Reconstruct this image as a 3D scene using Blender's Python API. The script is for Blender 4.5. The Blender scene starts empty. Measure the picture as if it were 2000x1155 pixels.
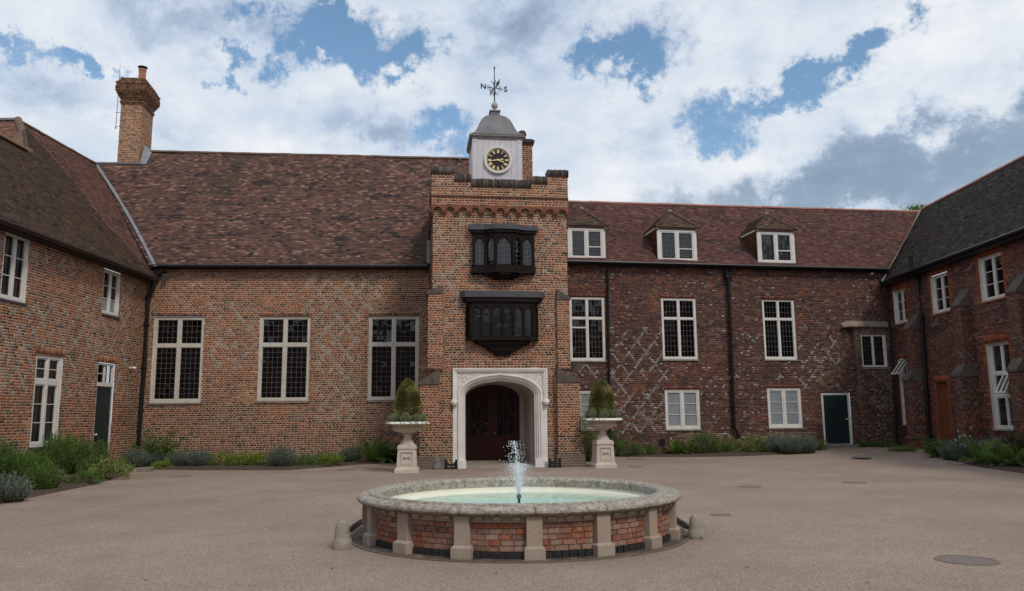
import bpy, bmesh, math, random
import numpy as np
from mathutils import Vector, Matrix, noise as mnoise
R = math.radians
SC = bpy.context.scene
COL = SC.collection
rnd = random.Random(7)

# ------------------------------------------------------------------ camera
F = 1560.0; CX, CY = 1000.0, 577.5
PITCH = math.atan(235.5/F); ROLL = 0.009
CAM = Vector((0, 0, 1.55))
fwd = Vector((0, math.cos(PITCH), math.sin(PITCH)))
r0 = Vector((1, 0, 0)); u0 = Vector((0, -math.sin(PITCH), math.cos(PITCH)))
cr = (r0*math.cos(ROLL) - u0*math.sin(ROLL)).normalized()
cu = (u0*math.cos(ROLL) + r0*math.sin(ROLL)).normalized()
cam = bpy.data.cameras.new('camera'); cam_o = bpy.data.objects.new('camera', cam); COL.objects.link(cam_o)
cam.sensor_width = 36; cam.lens = F/2000*36; cam.clip_end = 3000; cam.clip_start = 0.05
M = Matrix((cr, cu, -fwd)).transposed().to_4x4(); M.translation = CAM
cam_o.matrix_world = M
SC.camera = cam_o

def ray(x, y):
    return (fwd + cr*((x-CX)/F) - cu*((y-CY)/F)).normalized()
def hit(x, y, P, n):
    d = ray(x, y); t = (Vector(P)-CAM).dot(n)/d.dot(n)
    return CAM + d*t
def gp(x, y, z=0.0):
    p = hit(x, y, (0, 0, z), Vector((0, 0, 1))); return p

# ------------------------------------------------------------------ world and sun
SUN_EL, SUN_AZ = R(46), R(146)       # azimuth clockwise from +Y : behind the camera, to its right
w = bpy.data.worlds.new('World'); SC.world = w; w.use_nodes = True
nt = w.node_tree; N = nt.nodes; L = nt.links; N.clear()
def nd(t, **k):
    n = N.new(t)
    for a, b in k.items(): setattr(n, a, b)
    return n
def mth(op, a, b=None, c=None, clamp=False):
    n = nd('ShaderNodeMath', operation=op, use_clamp=clamp)
    for i, v in enumerate((a, b, c)):
        if v is None: continue
        if isinstance(v, (int, float)): n.inputs[i].default_value = v
        else: L.new(v, n.inputs[i])
    return n.outputs[0]
def mixc(f, a, b):
    n = nd('ShaderNodeMix', data_type='RGBA')
    for i, v in ((0, f), (6, a), (7, b)):
        if isinstance(v, (int, float)): n.inputs[i].default_value = v
        elif isinstance(v, tuple): n.inputs[i].default_value = (*v, 1)
        else: L.new(v, n.inputs[i])
    return n.outputs[2]
def mapr(v, a, b, c=0., d=1., smooth=True):
    n = nd('ShaderNodeMapRange', interpolation_type='SMOOTHSTEP' if smooth else 'LINEAR')
    L.new(v, n.inputs[0])
    for i, x in enumerate((a, b, c, d)): n.inputs[1+i].default_value = x
    return n.outputs[0]
def wnoise(vec, scale, detail, rough=.55, dist=0.):
    n = nd('ShaderNodeTexNoise'); L.new(vec, n.inputs['Vector'])
    n.inputs['Scale'].default_value = scale; n.inputs['Detail'].default_value = detail
    n.inputs['Roughness'].default_value = rough; n.inputs['Distortion'].default_value = dist
    return n
sky = nd('ShaderNodeTexSky', sky_type='NISHITA', sun_disc=False, sun_elevation=SUN_EL, sun_rotation=SUN_AZ)
sky.air_density = 1.0; sky.dust_density = 0.6; sky.ozone_density = 1.6
tc = nd('ShaderNodeTexCoord')
sep = nd('ShaderNodeSeparateXYZ'); L.new(tc.outputs['Generated'], sep.inputs[0])
den = mth('ADD', mth('MAXIMUM', sep.outputs[2], 0.0), 0.16)
cmb = nd('ShaderNodeCombineXYZ')
L.new(mth('DIVIDE', sep.outputs[0], den), cmb.inputs[0]); L.new(mth('DIVIDE', sep.outputs[1], den), cmb.inputs[1])
cmb.inputs[2].default_value = 3.7
big = wnoise(cmb.outputs[0], 1.25, 9, .58, .35)
fine = wnoise(cmb.outputs[0], 3.4, 10, .62, .2)
warp = wnoise(tc.outputs['Generated'], 11.0, 10, .68)
wv = nd('ShaderNodeVectorMath', operation='MULTIPLY_ADD')
L.new(warp.outputs['Color'], wv.inputs[0]); wv.inputs[1].default_value = (.26, .26, .20)
off = nd('ShaderNodeVectorMath', operation='ADD'); L.new(tc.outputs['Generated'], off.inputs[0]); off.inputs[1].default_value = (-.13, -.13, -.10)
L.new(off.outputs[0], wv.inputs[2])
def blob(x, y, a, b):
    d = ray(x, y)
    s = nd('ShaderNodeVectorMath', operation='SUBTRACT'); L.new(wv.outputs[0], s.inputs[0]); s.inputs[1].default_value = d
    m = nd('ShaderNodeVectorMath', operation='MULTIPLY'); L.new(s.outputs[0], m.inputs[0])
    m.inputs[1].default_value = (F/a, 2.5, F/b)
    l = nd('ShaderNodeVectorMath', operation='LENGTH'); L.new(m.outputs[0], l.inputs[0])
    return mapr(l.outputs['Value'], 0.0, 1.5, 1.0, 0.0)
def msum(vals):
    o = vals[0]
    for v in vals[1:]: o = mth('ADD', o, v)
    return o
holes = msum([blob(*p) for p in ((700, 75, 130, 50), (600, 50, 90, 55), (560, 95, 60, 40), (1235, 80, 95, 60), (1190, 120, 60, 45),
     (185, 125, 60, 26), (215, 150, 40, 24), (870, 268, 70, 30), (1420, 245, 60, 42), (1530, 185, 80, 28), (1610, 140, 60, 26), (1660, 95, 45, 26),
     (30, 75, 80, 22), (790, 120, 70, 30), (440, 120, 26, 30), (-260, 60, 120, 60), (2250, 60, 140, 60))])
wisp = wnoise(cmb.outputs[0], 8.5, 12, .7, .6)
mask = mapr(mth('SUBTRACT', mth('ADD', mth('ADD', mth('MULTIPLY', big.outputs[0], .30), mth('MULTIPLY', fine.outputs[0], .40)), mth('MULTIPLY', wisp.outputs[0], .30)), mth('MULTIPLY', holes, .34)), .15, .50)
dark = msum([blob(*p) for p in ((1800, 345, 260, 60), (1560, 385, 200, 40), (1900, 290, 160, 60), (2100, 330, 220, 100), (1700, 300, 120, 40), (760, 255, 220, 45), (180, 215, 160, 60), (350, 40, 160, 40), (1000, 30, 130, 50), (1290, 270, 90, 60))])
bright = msum([blob(*p) for p in ((1180, 370, 120, 60), (1400, 300, 130, 60), (1840, 60, 160, 70), (1870, 230, 130, 45), (250, 290, 120, 40), (1480, 60, 120, 60), (620, 300, 160, 40), (700, 15, 140, 30))])
shade = wnoise(cmb.outputs[0], 2.1, 7, .6, .5)
fshade = wnoise(cmb.outputs[0], 5.0, 8, .52, .3)
sv = mth('ADD', mth('MULTIPLY', shade.outputs[0], .65), mth('MULTIPLY', fshade.outputs[0], .35))
sv = mth('ADD', mth('SUBTRACT', sv, mth('MULTIPLY', dark, .125)), mth('MULTIPLY', bright, .09))
cr1 = nd('ShaderNodeValToRGB'); L.new(sv, cr1.inputs[0])
e = cr1.color_ramp.elements
e[0].position = .20; e[0].color = (.21, .28, .40, 1)
e[1].position = .66; e[1].color = (.84, .86, .89, 1)
x = e.new(.33); x.color = (.40, .49, .63, 1)
x = e.new(.42); x.color = (.58, .66, .78, 1)
x = e.new(.51); x.color = (.68, .74, .82, 1)
SKY_STR = 0.1
skyc = nd('ShaderNodeVectorMath', operation='MULTIPLY'); L.new(sky.outputs[0], skyc.inputs[0]); skyc.inputs[1].default_value = (1.35, 1.5, 1.45)
cl = nd('ShaderNodeVectorMath', operation='SCALE'); L.new(cr1.outputs[0], cl.inputs[0]); cl.inputs['Scale'].default_value = 1/SKY_STR
bank = mth('MULTIPLY', mth('MINIMUM', msum([blob(*p) for p in ((1620, 370, 230, 42), (1850, 325, 190, 52), (2060, 320, 200, 80), (1500, 400, 160, 34), (2400, 340, 300, 90))]), 1.0), .74)
cl2 = mixc(bank, cl.outputs[0], (2.5, 3.4, 4.5))
fin = mixc(mth('MAXIMUM', mask, bank), skyc.outputs[0], cl2)
bg = nd('ShaderNodeBackground'); L.new(fin, bg.inputs[0]); bg.inputs[1].default_value = SKY_STR
wo = nd('ShaderNodeOutputWorld'); L.new(bg.outputs[0], wo.inputs[0])

sl = bpy.data.lights.new('sun', 'SUN'); so = bpy.data.objects.new('sun', sl); COL.objects.link(so)
sl.energy = 1.5; sl.angle = R(11); sl.color = (1, .90, .78)
sd = Vector((math.sin(SUN_AZ)*math.cos(SUN_EL), math.cos(SUN_AZ)*math.cos(SUN_EL), math.sin(SUN_EL)))
so.rotation_euler = sd.to_track_quat('Z', 'Y').to_euler(); so.location = (20, -20, 40)
SC.view_settings.view_transform = 'Standard'; SC.view_settings.look = 'None'
SC.view_settings.exposure = 0.08; SC.view_settings.gamma = 1; SC.view_settings.use_curve_mapping = False

# ------------------------------------------------------------------ materials
MATS = {}
def mat(name, col, rough=.8, col2=None, nscale=6., namt=.5, bump=0., bscale=40., spec=.3, metal=0., src=None,
        col3=None, n3scale=1.5, n3lo=.55, n3hi=.7, mottle=.0, mscale=30., coat=0.):
    if name in MATS: return MATS[name]
    m = bpy.data.materials.new(name); m.use_nodes = True; MATS[name] = m
    t = m.node_tree; n = t.nodes; l = t.links
    b = n['Principled BSDF']; b.inputs['Roughness'].default_value = rough
    b.inputs['Specular IOR Level'].default_value = spec; b.inputs['Metallic'].default_value = metal
    if coat: b.inputs['Coat Weight'].default_value = coat; b.inputs['Coat Roughness'].default_value = .1
    tcn = n.new('ShaderNodeTexCoord'); co = tcn.outputs['Object']
    if src in ('obj', 'attr'):
        co = n.new('ShaderNodeNewGeometry').outputs['Position']
    def noi(s, d=5, r=.6):
        q = n.new('ShaderNodeTexNoise'); q.inputs['Scale'].default_value = s; q.inputs['Detail'].default_value = d
        q.inputs['Roughness'].default_value = r; l.new(co, q.inputs['Vector']); return q.outputs[0]
    def mr(v, a, c, d0=0., d1=1.):
        q = n.new('ShaderNodeMapRange'); l.new(v, q.inputs[0])
        for i, xx in enumerate((a, c, d0, d1)): q.inputs[1+i].default_value = xx
        return q.outputs[0]
    def mx(f, a, c, blend='MIX'):
        q = n.new('ShaderNodeMix'); q.data_type = 'RGBA'; q.blend_type = blend
        for i, v in ((0, f), (6, a), (7, c)):
            if isinstance(v, (int, float)): q.inputs[i].default_value = v
            elif isinstance(v, tuple): q.inputs[i].default_value = (*v[:3], 1)
            else: l.new(v, q.inputs[i])
        return q.outputs[2]
    if src == 'attr':
        a = n.new('ShaderNodeAttribute'); a.attribute_name = 'col'; base = a.outputs['Color']
    elif src == 'obj':
        a = n.new('ShaderNodeObjectInfo'); base = a.outputs['Color']
    else: base = col
    if col2: base = mx(mr(noi(nscale), .5-.25*namt-.08, .5+.25*namt+.08-.1*namt), base, col2)
    if col3: base = mx(mr(noi(n3scale, 7, .65), n3lo, n3hi), base, col3)
    if mottle:
        v = mr(noi(mscale, 4, .7), .3, .7, 1-mottle, 1+mottle)
        q = n.new('ShaderNodeVectorMath'); q.operation = 'SCALE'
        if isinstance(base, tuple): q.inputs[0].default_value = base[:3]
        else: l.new(base, q.inputs[0])
        l.new(v, q.inputs['Scale']); base = q.outputs[0]
    if isinstance(base, tuple): b.inputs['Base Color'].default_value = (*base[:3], 1)
    else: l.new(base, b.inputs['Base Color'])
    if bump:
        bn = n.new('ShaderNodeBump'); bn.inputs['Strength'].default_value = 1.; bn.inputs['Distance'].default_value = bump
        l.new(noi(bscale, 6, .65), bn.inputs['Height']); l.new(bn.outputs[0], b.inputs['Normal'])
    return m
BRK = mat('brick_faces', (.3, .1, .05), .9, src='attr', mottle=.28, mscale=22, bump=.003, bscale=60, spec=.15)
BRKO = mat('brick_faces_single', (.3, .1, .05), .9, src='obj', mottle=.28, mscale=22, bump=.003, bscale=60, spec=.15)
TILE = mat('clay_tiles', (.2, .1, .08), .85, src='attr', mottle=.3, mscale=26, spec=.2)
MORT = mat('lime_mortar', (.56, .39, .27), .95, col2=(.46, .33, .24), nscale=1.2, col3=(.33, .26, .21), n3scale=.5, mottle=.12)
MORTD = mat('dark_mortar', (.165, .115, .095), .95, col2=(.19, .12, .10), nscale=1.6, col3=(.25, .18, .15), n3scale=.6, n3lo=.5, n3hi=.75, mottle=.25)
MORTR = mat('rosy_mortar', (.20, .11, .085), .95, col2=(.14, .09, .08), nscale=1.2, mottle=.25)
WHITE = mat('white_joinery_paint', (.74, .72, .69), .45, col2=(.62, .60, .57), nscale=3, bump=.001, bscale=50)
CREAM = mat('aged_cream_paint', (.62, .58, .52), .5, col2=(.50, .46, .41), nscale=3, bump=.001)
PORCH = mat('painted_porch_stone', (.80, .78, .76), .55, col2=(.68, .65, .62), nscale=1.6, bump=.002, bscale=25)
BLACK = mat('black_cast_iron_paint', (.012, .012, .014), .4, bump=.001, bscale=30)
TIMBER = mat('blackened_oak', (.008, .0065, .006), .8, col2=(.020, .016, .014), nscale=9, bump=.004, bscale=22, spec=.12)
LEAD = mat('grey_lead', (.12, .125, .138), .55, col2=(.18, .18, .19), nscale=3, metal=.2, col3=(.15, .105, .075), n3scale=2.2, n3lo=.55, n3hi=.75, bump=.003, bscale=12)
LEADD = mat('dull_lead_hood', (.055, .057, .066), .6, col2=(.085, .085, .095), nscale=4, bump=.002, bscale=12)
CAME = mat('lead_cames', (.11, .11, .115), .6)
CAMED = mat('dark_lead_cames', (.035, .036, .04), .5)
STONE = mat('weathered_stone', (.30, .27, .23), .9, col2=(.20, .18, .155), nscale=5, col3=(.08, .075, .065), n3scale=3, n3lo=.52, n3hi=.72, bump=.008, bscale=25)
STONEG = mat('dark_cap_stone', (.15, .12, .10), .92, col2=(.085, .072, .062), nscale=5, bump=.01, bscale=20)
URN = mat('pale_cast_stone', (.60, .53, .46), .75, col2=(.50, .44, .375), nscale=3, col3=(.34, .30, .25), n3scale=4, n3lo=.6, n3hi=.8, bump=.002)
URNW = mat('white_vase_and_skylit_rim', (.80, .78, .75), .6, col2=(.70, .67, .63), nscale=4)
PIL = mat('pilaster_stone', (.40, .335, .275), .85, col2=(.33, .27, .22), nscale=2.5, mottle=.16, mscale=60, bump=.002, bscale=60)
DOORG = mat('dark_green_door_paint', (.012, .026, .026), .35, col2=(.016, .032, .032), nscale=4)
DOORR = mat('dark_red_door_paint', (.065, .008, .009), .3, col2=(.04, .006, .007), nscale=4)
PLAST = mat('porch_plaster', (.52, .45, .40), .9, col2=(.44, .38, .34), nscale=1.5)
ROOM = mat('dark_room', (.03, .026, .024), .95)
CURT = mat('pale_curtain', (.45, .41, .38), .95)
FROST = mat('frosted_glass', (.20, .23, .255), .3, col2=(.26, .29, .31), nscale=2, spec=.5)
TERRA = mat('terracotta', (.42, .17, .10), .85, col2=(.30, .13, .09), nscale=5)
RIDGO = mat('orange_ridge_clay', (.44, .20, .145), .85, col2=(.32, .16, .12), nscale=3, mottle=.15)
RIDGB = mat('brown_ridge_clay', (.21, .125, .09), .9, col2=(.13, .09, .07), nscale=3, mottle=.2)
SOIL = mat('dark_soil', (.055, .038, .028), 1., col2=(.10, .07, .052), nscale=9, bump=.03, bscale=18)
GOLD = mat('gilt', (.78, .60, .30), .45, spec=.6)
DIAL = mat('black_dial', (.012, .012, .016), .5)
BEZEL = mat('cream_bezel', (.62, .56, .44), .5)
BOARD = mat('grey_white_boards', (.62, .61, .635), .55, col2=(.54, .53, .555), nscale=4)
IRON = mat('wrought_iron', (.012, .012, .014), .55)
BARK = mat('bark', (.06, .045, .03), .95)
REDWOOD = mat('varnished_orange_boards', (.22, .065, .025), .8, col2=(.14, .045, .02), nscale=6)

def glass_mat(name, tint, gloss_rough=.02, ior=1.5):
    m = bpy.data.materials.new(name); m.use_nodes = True; t = m.node_tree; n = t.nodes; l = t.links; n.clear()
    fr = n.new('ShaderNodeFresnel'); fr.inputs[0].default_value = ior
    g = n.new('ShaderNodeBsdfGlossy'); g.inputs['Roughness'].default_value = gloss_rough
    tr = n.new('ShaderNodeBsdfTransparent'); tr.inputs[0].default_value = (*tint, 1)
    mx = n.new('ShaderNodeMixShader'); o = n.new('ShaderNodeOutputMaterial')
    no = n.new('ShaderNodeTexNoise'); no.inputs['Scale'].default_value = 3.; bp = n.new('ShaderNodeBump'); bp.inputs['Distance'].default_value = .01
    tcn = n.new('ShaderNodeTexCoord'); l.new(tcn.outputs['Object'], no.inputs['Vector'])
    l.new(no.outputs[0], bp.inputs['Height']); l.new(bp.outputs[0], g.inputs['Normal'])
    l.new(fr.outputs[0], mx.inputs[0]); l.new(tr.outputs[0], mx.inputs[1]); l.new(g.outputs[0], mx.inputs[2]); l.new(mx.outputs[0], o.inputs[0])
    return m
GLASS = glass_mat('window_glass', (.7, .73, .75), .02, 1.6)

# ------------------------------------------------------------------ building blocks
class Fr:
    """upright wall frame: u along the wall, w outward, z up"""
    def __init__(s, P, d, flip=False):
        s.P = Vector((P[0], P[1], 0)); s.d = Vector((d[0], d[1], 0)).normalized()
        s.n = Vector((s.d.y, -s.d.x, 0))
        if flip: s.n = -s.n
    def pt(s, u, w, z): return s.P + s.d*u + s.n*w + Vector((0, 0, z))
    def px(s, x, y, w=0.):
        q = hit(x, y, s.P + s.n*w, s.n) - s.P
        return q.dot(s.d), q.z
    def rect(s, tl, tr, br, bl, w=0.):
        a, b, c, d = [s.px(*p, w) for p in (tl, tr, br, bl)]
        return (a[0]+d[0])/2, (b[0]+c[0])/2, (c[1]+d[1])/2, (a[1]+b[1])/2      # u0,u1,z0,z1
class Fr3:
    """general plane frame (roof slope): u along eave, z up the slope, w out of it"""
    def __init__(s, O, d, t):
        s.P = Vector(O); s.d = Vector(d).normalized(); s.t = Vector(t).normalized(); s.n = s.d.cross(s.t).normalized()
        if s.n.z < 0: s.n = -s.n
    def pt(s, u, w, z): return s.P + s.d*u + s.n*w + s.t*z
    def px(s, x, y, w=0.):
        q = hit(x, y, s.P + s.n*w, s.n) - s.P
        return q.dot(s.d), q.dot(s.t)
WF = Fr((0, 0), (1, 0))     # w = -Y

def rootloc(p):
    v = Vector((0, 0, 0))
    while p is not None: v += Vector(p.location); p = p.parent
    return v
class MB:
    def __init__(s): s.v = []; s.f = []; s.c = []
    def add(s, vs, fs, col=None):
        o = len(s.v); s.v += [tuple(p) for p in vs]; s.f += [tuple(i+o for i in f) for f in fs]
        if col is not None: s.c += [(*col, 1)]*len(vs)
        return s
    def box(s, fr, u0, u1, w0, w1, z0, z1, col=None, back=True):
        p = [fr.pt(u, w, z) for z in (z0, z1) for w in (w0, w1) for u in (u0, u1)]
        return s.add(p, [(2, 3, 7, 6), (0, 2, 6, 4), (1, 5, 7, 3), (4, 6, 7, 5), (0, 1, 3, 2)] + ([(0, 4, 5, 1)] if back else []), col)
    def prism(s, fr, poly, w0, w1, col=None):
        n = len(poly)
        vs = [fr.pt(u, w0, z) for u, z in poly] + [fr.pt(u, w1, z) for u, z in poly]
        return s.add(vs, [tuple(range(n)), tuple(range(n, 2*n))] + [(i, (i+1) % n, n+(i+1) % n, n+i) for i in range(n)], col)
    def sweep(s, rings, close=False, cap=True):
        k = len(rings[0]); vs = [p for r in rings for p in r]; fs = []
        m = len(rings)
        for i in range(m if close else m-1):
            j = (i+1) % m
            for a in range(k): fs.append((i*k+a, i*k+(a+1) % k, j*k+(a+1) % k, j*k+a))
        if cap and not close: fs += [tuple(range(k)), tuple(range((m-1)*k, m*k))]
        return s.add(vs, fs)
    def tube(s, pts, r, n=8):
        pts = [Vector(p) for p in pts]; rings = []
        rr = r if isinstance(r, (list, tuple)) else [r]*len(pts)
        for i, p in enumerate(pts):
            t = (pts[min(i+1, len(pts)-1)] - pts[max(i-1, 0)]).normalized()
            a = t.cross(Vector((0, 0, 1)))
            if a.length < .05: a = t.cross(Vector((0, 1, 0)))
            a.normalize(); b = t.cross(a)
            rings.append([p + (a*math.cos(2*math.pi*k/n) + b*math.sin(2*math.pi*k/n))*rr[i] for k in range(n)])
        return s.sweep(rings)
    def lathe(s, c, prof, n=32, a0=0, a1=2*math.pi, ax=None, flute=None):
        c = Vector(c); full = abs(a1-a0-2*math.pi) < 1e-6; m = n if full else n+1
        vs = []
        for i in range(m):
            a = a0+(a1-a0)*i/n
            for j, (r, z) in enumerate(prof):
                q = r*(1 + (flute(a, j) if flute else 0))
                vs.append(c + Vector((q*math.cos(a), q*math.sin(a), z)))
        k = len(prof); fs = []
        for i in range(n):
            j = (i+1) % m
            for a in range(k-1): fs.append((i*k+a, j*k+a, j*k+a+1, i*k+a+1))
        return s.add(vs, fs)
    def ball(s, c, r, n=8, sc=(1, 1, 1)):
        c = Vector(c); vs = []; fs = []; m = max(4, n//2+1)
        for i in range(m+1):
            th = math.pi*i/m
            for j in range(n):
                ph = 2*math.pi*j/n
                vs.append(c + Vector((r*sc[0]*math.sin(th)*math.cos(ph), r*sc[1]*math.sin(th)*math.sin(ph), r*sc[2]*math.cos(th))))
        for i in range(m):
            for j in range(n): fs.append((i*n+j, (i+1)*n+j, (i+1)*n+(j+1) % n, i*n+(j+1) % n))
        return s.add(vs, fs)
    def build(s, name, m, parent=None, smooth=False, kind=None, bevel=0):
        me = bpy.data.meshes.new(name); o0 = rootloc(parent)
        me.from_pydata([(a-o0.x, b-o0.y, c-o0.z) for a, b, c in s.v], [], s.f)
        for q in (m if isinstance(m, (list, tuple)) else [m]): me.materials.append(q)
        if s.c:
            at = me.color_attributes.new('col', 'FLOAT_COLOR', 'POINT')
            at.data.foreach_set('color', np.array(s.c, dtype=np.float32).ravel())
        if smooth: me.polygons.foreach_set('use_smooth', [True]*len(me.polygons))
        ob = bpy.data.objects.new(name, me); COL.objects.link(ob); ob.parent = parent
        if kind: ob['kind'] = kind
        if bevel:
            b = ob.modifiers.new('bevel', 'BEVEL'); b.width = bevel; b.segments = 2; b.limit_method = 'ANGLE'; b.angle_limit = R(40)
        return ob
def empty(name, loc, label=None, cat=None, group=None):
    o = bpy.data.objects.new(name, None); COL.objects.link(o); o.location = loc; o.empty_display_size = .2
    return tag(o, label, cat, group)
def tag(o, label=None, cat=None, group=None, kind=None):
    for k, v in (('label', label), ('category', cat), ('group', group), ('kind', kind)):
        if v: o[k] = v
    return o
def qmesh(name, V, FQ, C, m, parent, kind=None):
    """V (n,k,3) vertex groups, FQ list of quads inside each group, C (n,3)"""
    n, k, _ = V.shape; o0 = rootloc(parent)
    V = V - np.array(o0)[None, None]
    me = bpy.data.meshes.new(name); fq = np.array(FQ)
    faces = (np.arange(n)[:, None, None]*k + fq[None]).reshape(-1, fq.shape[1]); nf = len(faces); s = fq.shape[1]
    me.vertices.add(n*k); me.vertices.foreach_set('co', V.astype(np.float32).ravel())
    me.loops.add(nf*s); me.loops.foreach_set('vertex_index', faces.astype(np.int32).ravel())
    me.polygons.add(nf); me.polygons.foreach_set('loop_start', (np.arange(nf)*s).astype(np.int32)); me.polygons.foreach_set('loop_total', np.full(nf, s, np.int32))
    me.update(calc_edges=True)
    if C is not None:
        at = me.color_attributes.new('col', 'FLOAT_COLOR', 'POINT')
        cc = np.concatenate([np.repeat(C, k, axis=0), np.ones((n*k, 1))], axis=1).astype(np.float32)
        at.data.foreach_set('color', cc.ravel())
    me.materials.append(m)
    ob = bpy.data.objects.new(name, me); COL.objects.link(ob); ob.parent = parent
    if kind: ob['kind'] = kind
    return ob

BRICK_UNIT = None
def brick_unit():
    global BRICK_UNIT
    if BRICK_UNIT is None:
        me = bpy.data.meshes.new('brick')
        V = [(u, w, z) for z in (-.5, .5) for w in (0, 1) for u in (-.5, .5)]
        me.from_pydata(V, [], [(2, 3, 7, 6), (0, 2, 6, 4), (1, 5, 7, 3), (4, 6, 7, 5), (0, 1, 3, 2)])
        me.materials.append(BRKO); BRICK_UNIT = me
    return BRICK_UNIT
def free_intervals(u0, u1, z, holes):
    iv = [(u0, u1)]
    for h in holes:
        for a, b in h(z):
            nv = []
            for p, q in iv:
                if b <= p or a >= q: nv.append((p, q)); continue
                if a > p: nv.append((p, a))
                if b < q: nv.append((b, q))
            iv = nv
    return [(a, b) for a, b in iv if b-a > .004]
def hrect(r, g=0.0):
    return lambda z: [(r[0]-g, r[1]+g)] if r[2]-g < z < r[3]+g else []
def brickwork(fr, parent, u0, u1, z0, z1, holes, colf, seed, course=.074, mort=.0205, header=.118, singles=0, wbase=0., mortar=MORT, jit=.0035, backing=True, rowphase=0, lj=.07):
    rg = random.Random(seed); L_ = []; back = MB()
    nrow = int(round((z1-z0)/course)); course = (z1-z0)/nrow
    prev = None
    for r in range(nrow):
        za = z0+r*course; zb = za+course; zc = (za+zb)/2
        iv = free_intervals(u0, u1, zc, holes)
        if backing:
            key = [(round(a, 3), round(b, 3)) for a, b in iv]
            if prev and prev[0] == key: prev[2] = zb
            else:
                if prev:
                    for a, b in prev[0]: back.add([fr.pt(a, wbase-.0005, prev[1]), fr.pt(b, wbase-.0005, prev[1]), fr.pt(b, wbase-.0005, prev[2]), fr.pt(a, wbase-.0005, prev[2])], [(0, 1, 2, 3)])
                prev = [key, za, zb]
        st = (r+rowphase) % 2 == 0
        ln = header*2 if st else header
        u = u0 - (header*.5 if not st else (header if (r//2) % 2 else 0)) - .02*rg.random()
        while u < u1:
            l = ln*(1+rg.uniform(-lj, lj))
            if rg.random() < .06 and st: l = header
            a, b = u+mort/2, u+l-mort/2; u += l
            c = colf((a+b)/2, zc, rg, st)
            if c is None: continue
            if isinstance(c, tuple) and len(c) == 2:       # diaper stretcher: split in two
                pieces = [(a, (a+b)/2-mort/2, c[0]), ((a+b)/2+mort/2, b, c[1])]
            else: pieces = [(a, b, c)]
            for a2, b2, cc in pieces:
                for p, q in iv:
                    aa, bb = max(a2, p), min(b2, q)
                    if bb-aa > .025:
                        wj = rg.random()*jit; zj = rg.uniform(-.0025, .0025); m2 = mort/2*rg.uniform(.75, 1.2)
                        L_.append((aa, bb, za+m2+zj, zb-m2+zj, wbase+.001+wj, *cc))
    if prev and backing:
        for a, b in prev[0]: back.add([fr.pt(a, wbase-.0005, prev[1]), fr.pt(b, wbase-.0005, prev[1]), fr.pt(b, wbase-.0005, prev[2]), fr.pt(a, wbase-.0005, prev[2])], [(0, 1, 2, 3)])
        back.build('mortar', mortar, parent)
    if not L_: return
    A = np.array(L_)
    if singles:
        um, zm = (A[:, 0]+A[:, 1])/2, (A[:, 2]+A[:, 3])/2
        P = np.array(fr.P)[None]+np.outer(um, np.array(fr.d)); P[:, 2] += zm
        rel = P-np.array(CAM)[None]; dep = rel@np.array(fwd); X = rel@np.array(cr)/dep*F; Y = rel@np.array(cu)/dep*F
        vis = (abs(X) < 960) & (abs(Y) < 540)
        area = (A[:, 1]-A[:, 0])*(A[:, 3]-A[:, 2])/dep**2*np.abs(rel@np.array(fr.n))/np.linalg.norm(rel, axis=1)
        area[~vis] = 0
        idx = np.argsort(-area)[:singles]; me = brick_unit(); o0 = rootloc(parent)
        rot = Matrix((fr.d, fr.n, Vector((0, 0, 1)))).transposed().to_4x4()
        for i in idx:
            a, b, zl, zh, ww = A[i, :5]
            o = bpy.data.objects.new('brick', me); o.parent = parent
            mtx = rot.copy(); mtx.translation = fr.pt((a+b)/2, wbase-.007, (zl+zh)/2) - o0
            o.matrix_local = mtx @ Matrix.Diagonal((b-a, ww-wbase+.007, zh-zl, 1))
            o.color = (A[i, 5], A[i, 6], A[i, 7], 1); COL.objects.link(o)
        keep = np.ones(len(A), bool); keep[idx] = False; A = A[keep]
    n = len(A); V = np.zeros((n, 8, 3)); d, nn = np.array(fr.d), np.array(fr.n); P0 = np.array(fr.P)
    k = 0
    rs = np.random.RandomState(seed)
    for zi in (2, 3):
        for wi in (0, 1):
            for ui in (0, 1):
                uu = A[:, ui]+rs.uniform(-.0015, .0015, n); zz = A[:, zi]+rs.uniform(-.0015, .0015, n)
                ww = np.full(n, wbase-.008) if wi == 0 else A[:, 4]
                V[:, k] = P0 + uu[:, None]*d + ww[:, None]*nn; V[:, k, 2] += zz; k += 1
    qmesh('brickwork', V, [(2, 3, 7, 6), (0, 2, 6, 4), (1, 5, 7, 3), (4, 6, 7, 5), (0, 1, 3, 2)], A[:, 5:8], BRK, parent, 'stuff')

def nz(x, y, s, o=0): return mnoise.noise(Vector((x*s+o, y*s+o*1.7, o)))
def pick(rg, pal):
    r = rg.random()*sum(p[0] for p in pal)
    for p in pal:
        r -= p[0]
        if r <= 0: break
    k = rg.uniform(.78, 1.22)
    return tuple(c*k for c in p[1])
ORG = [(3, (.32, .12, .060)), (3, (.255, .097, .053)), (2, (.17, .078, .048)), (1.0, (.10, .062, .05)), (.3, (.055, .045, .042)), (1., (.32, .18, .11)), (.5, (.20, .155, .115))]
LWO = [(3, (.35, .12, .052)), (3, (.28, .10, .05)), (2, (.18, .078, .05)), (.8, (.085, .058, .05)), (1., (.33, .17, .10))]
BRN = [(2, (.225, .098, .053)), (3, (.155, .075, .047)), (1.8, (.09, .06, .05)), (1.2, (.05, .042, .042)), (1.2, (.24, .13, .085)), (.8, (.17, .14, .105))]
BUF = [(3, (.36, .20, .12)), (2, (.29, .13, .08)), (2, (.42, .27, .18)), (1, (.15, .10, .08))]
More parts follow.
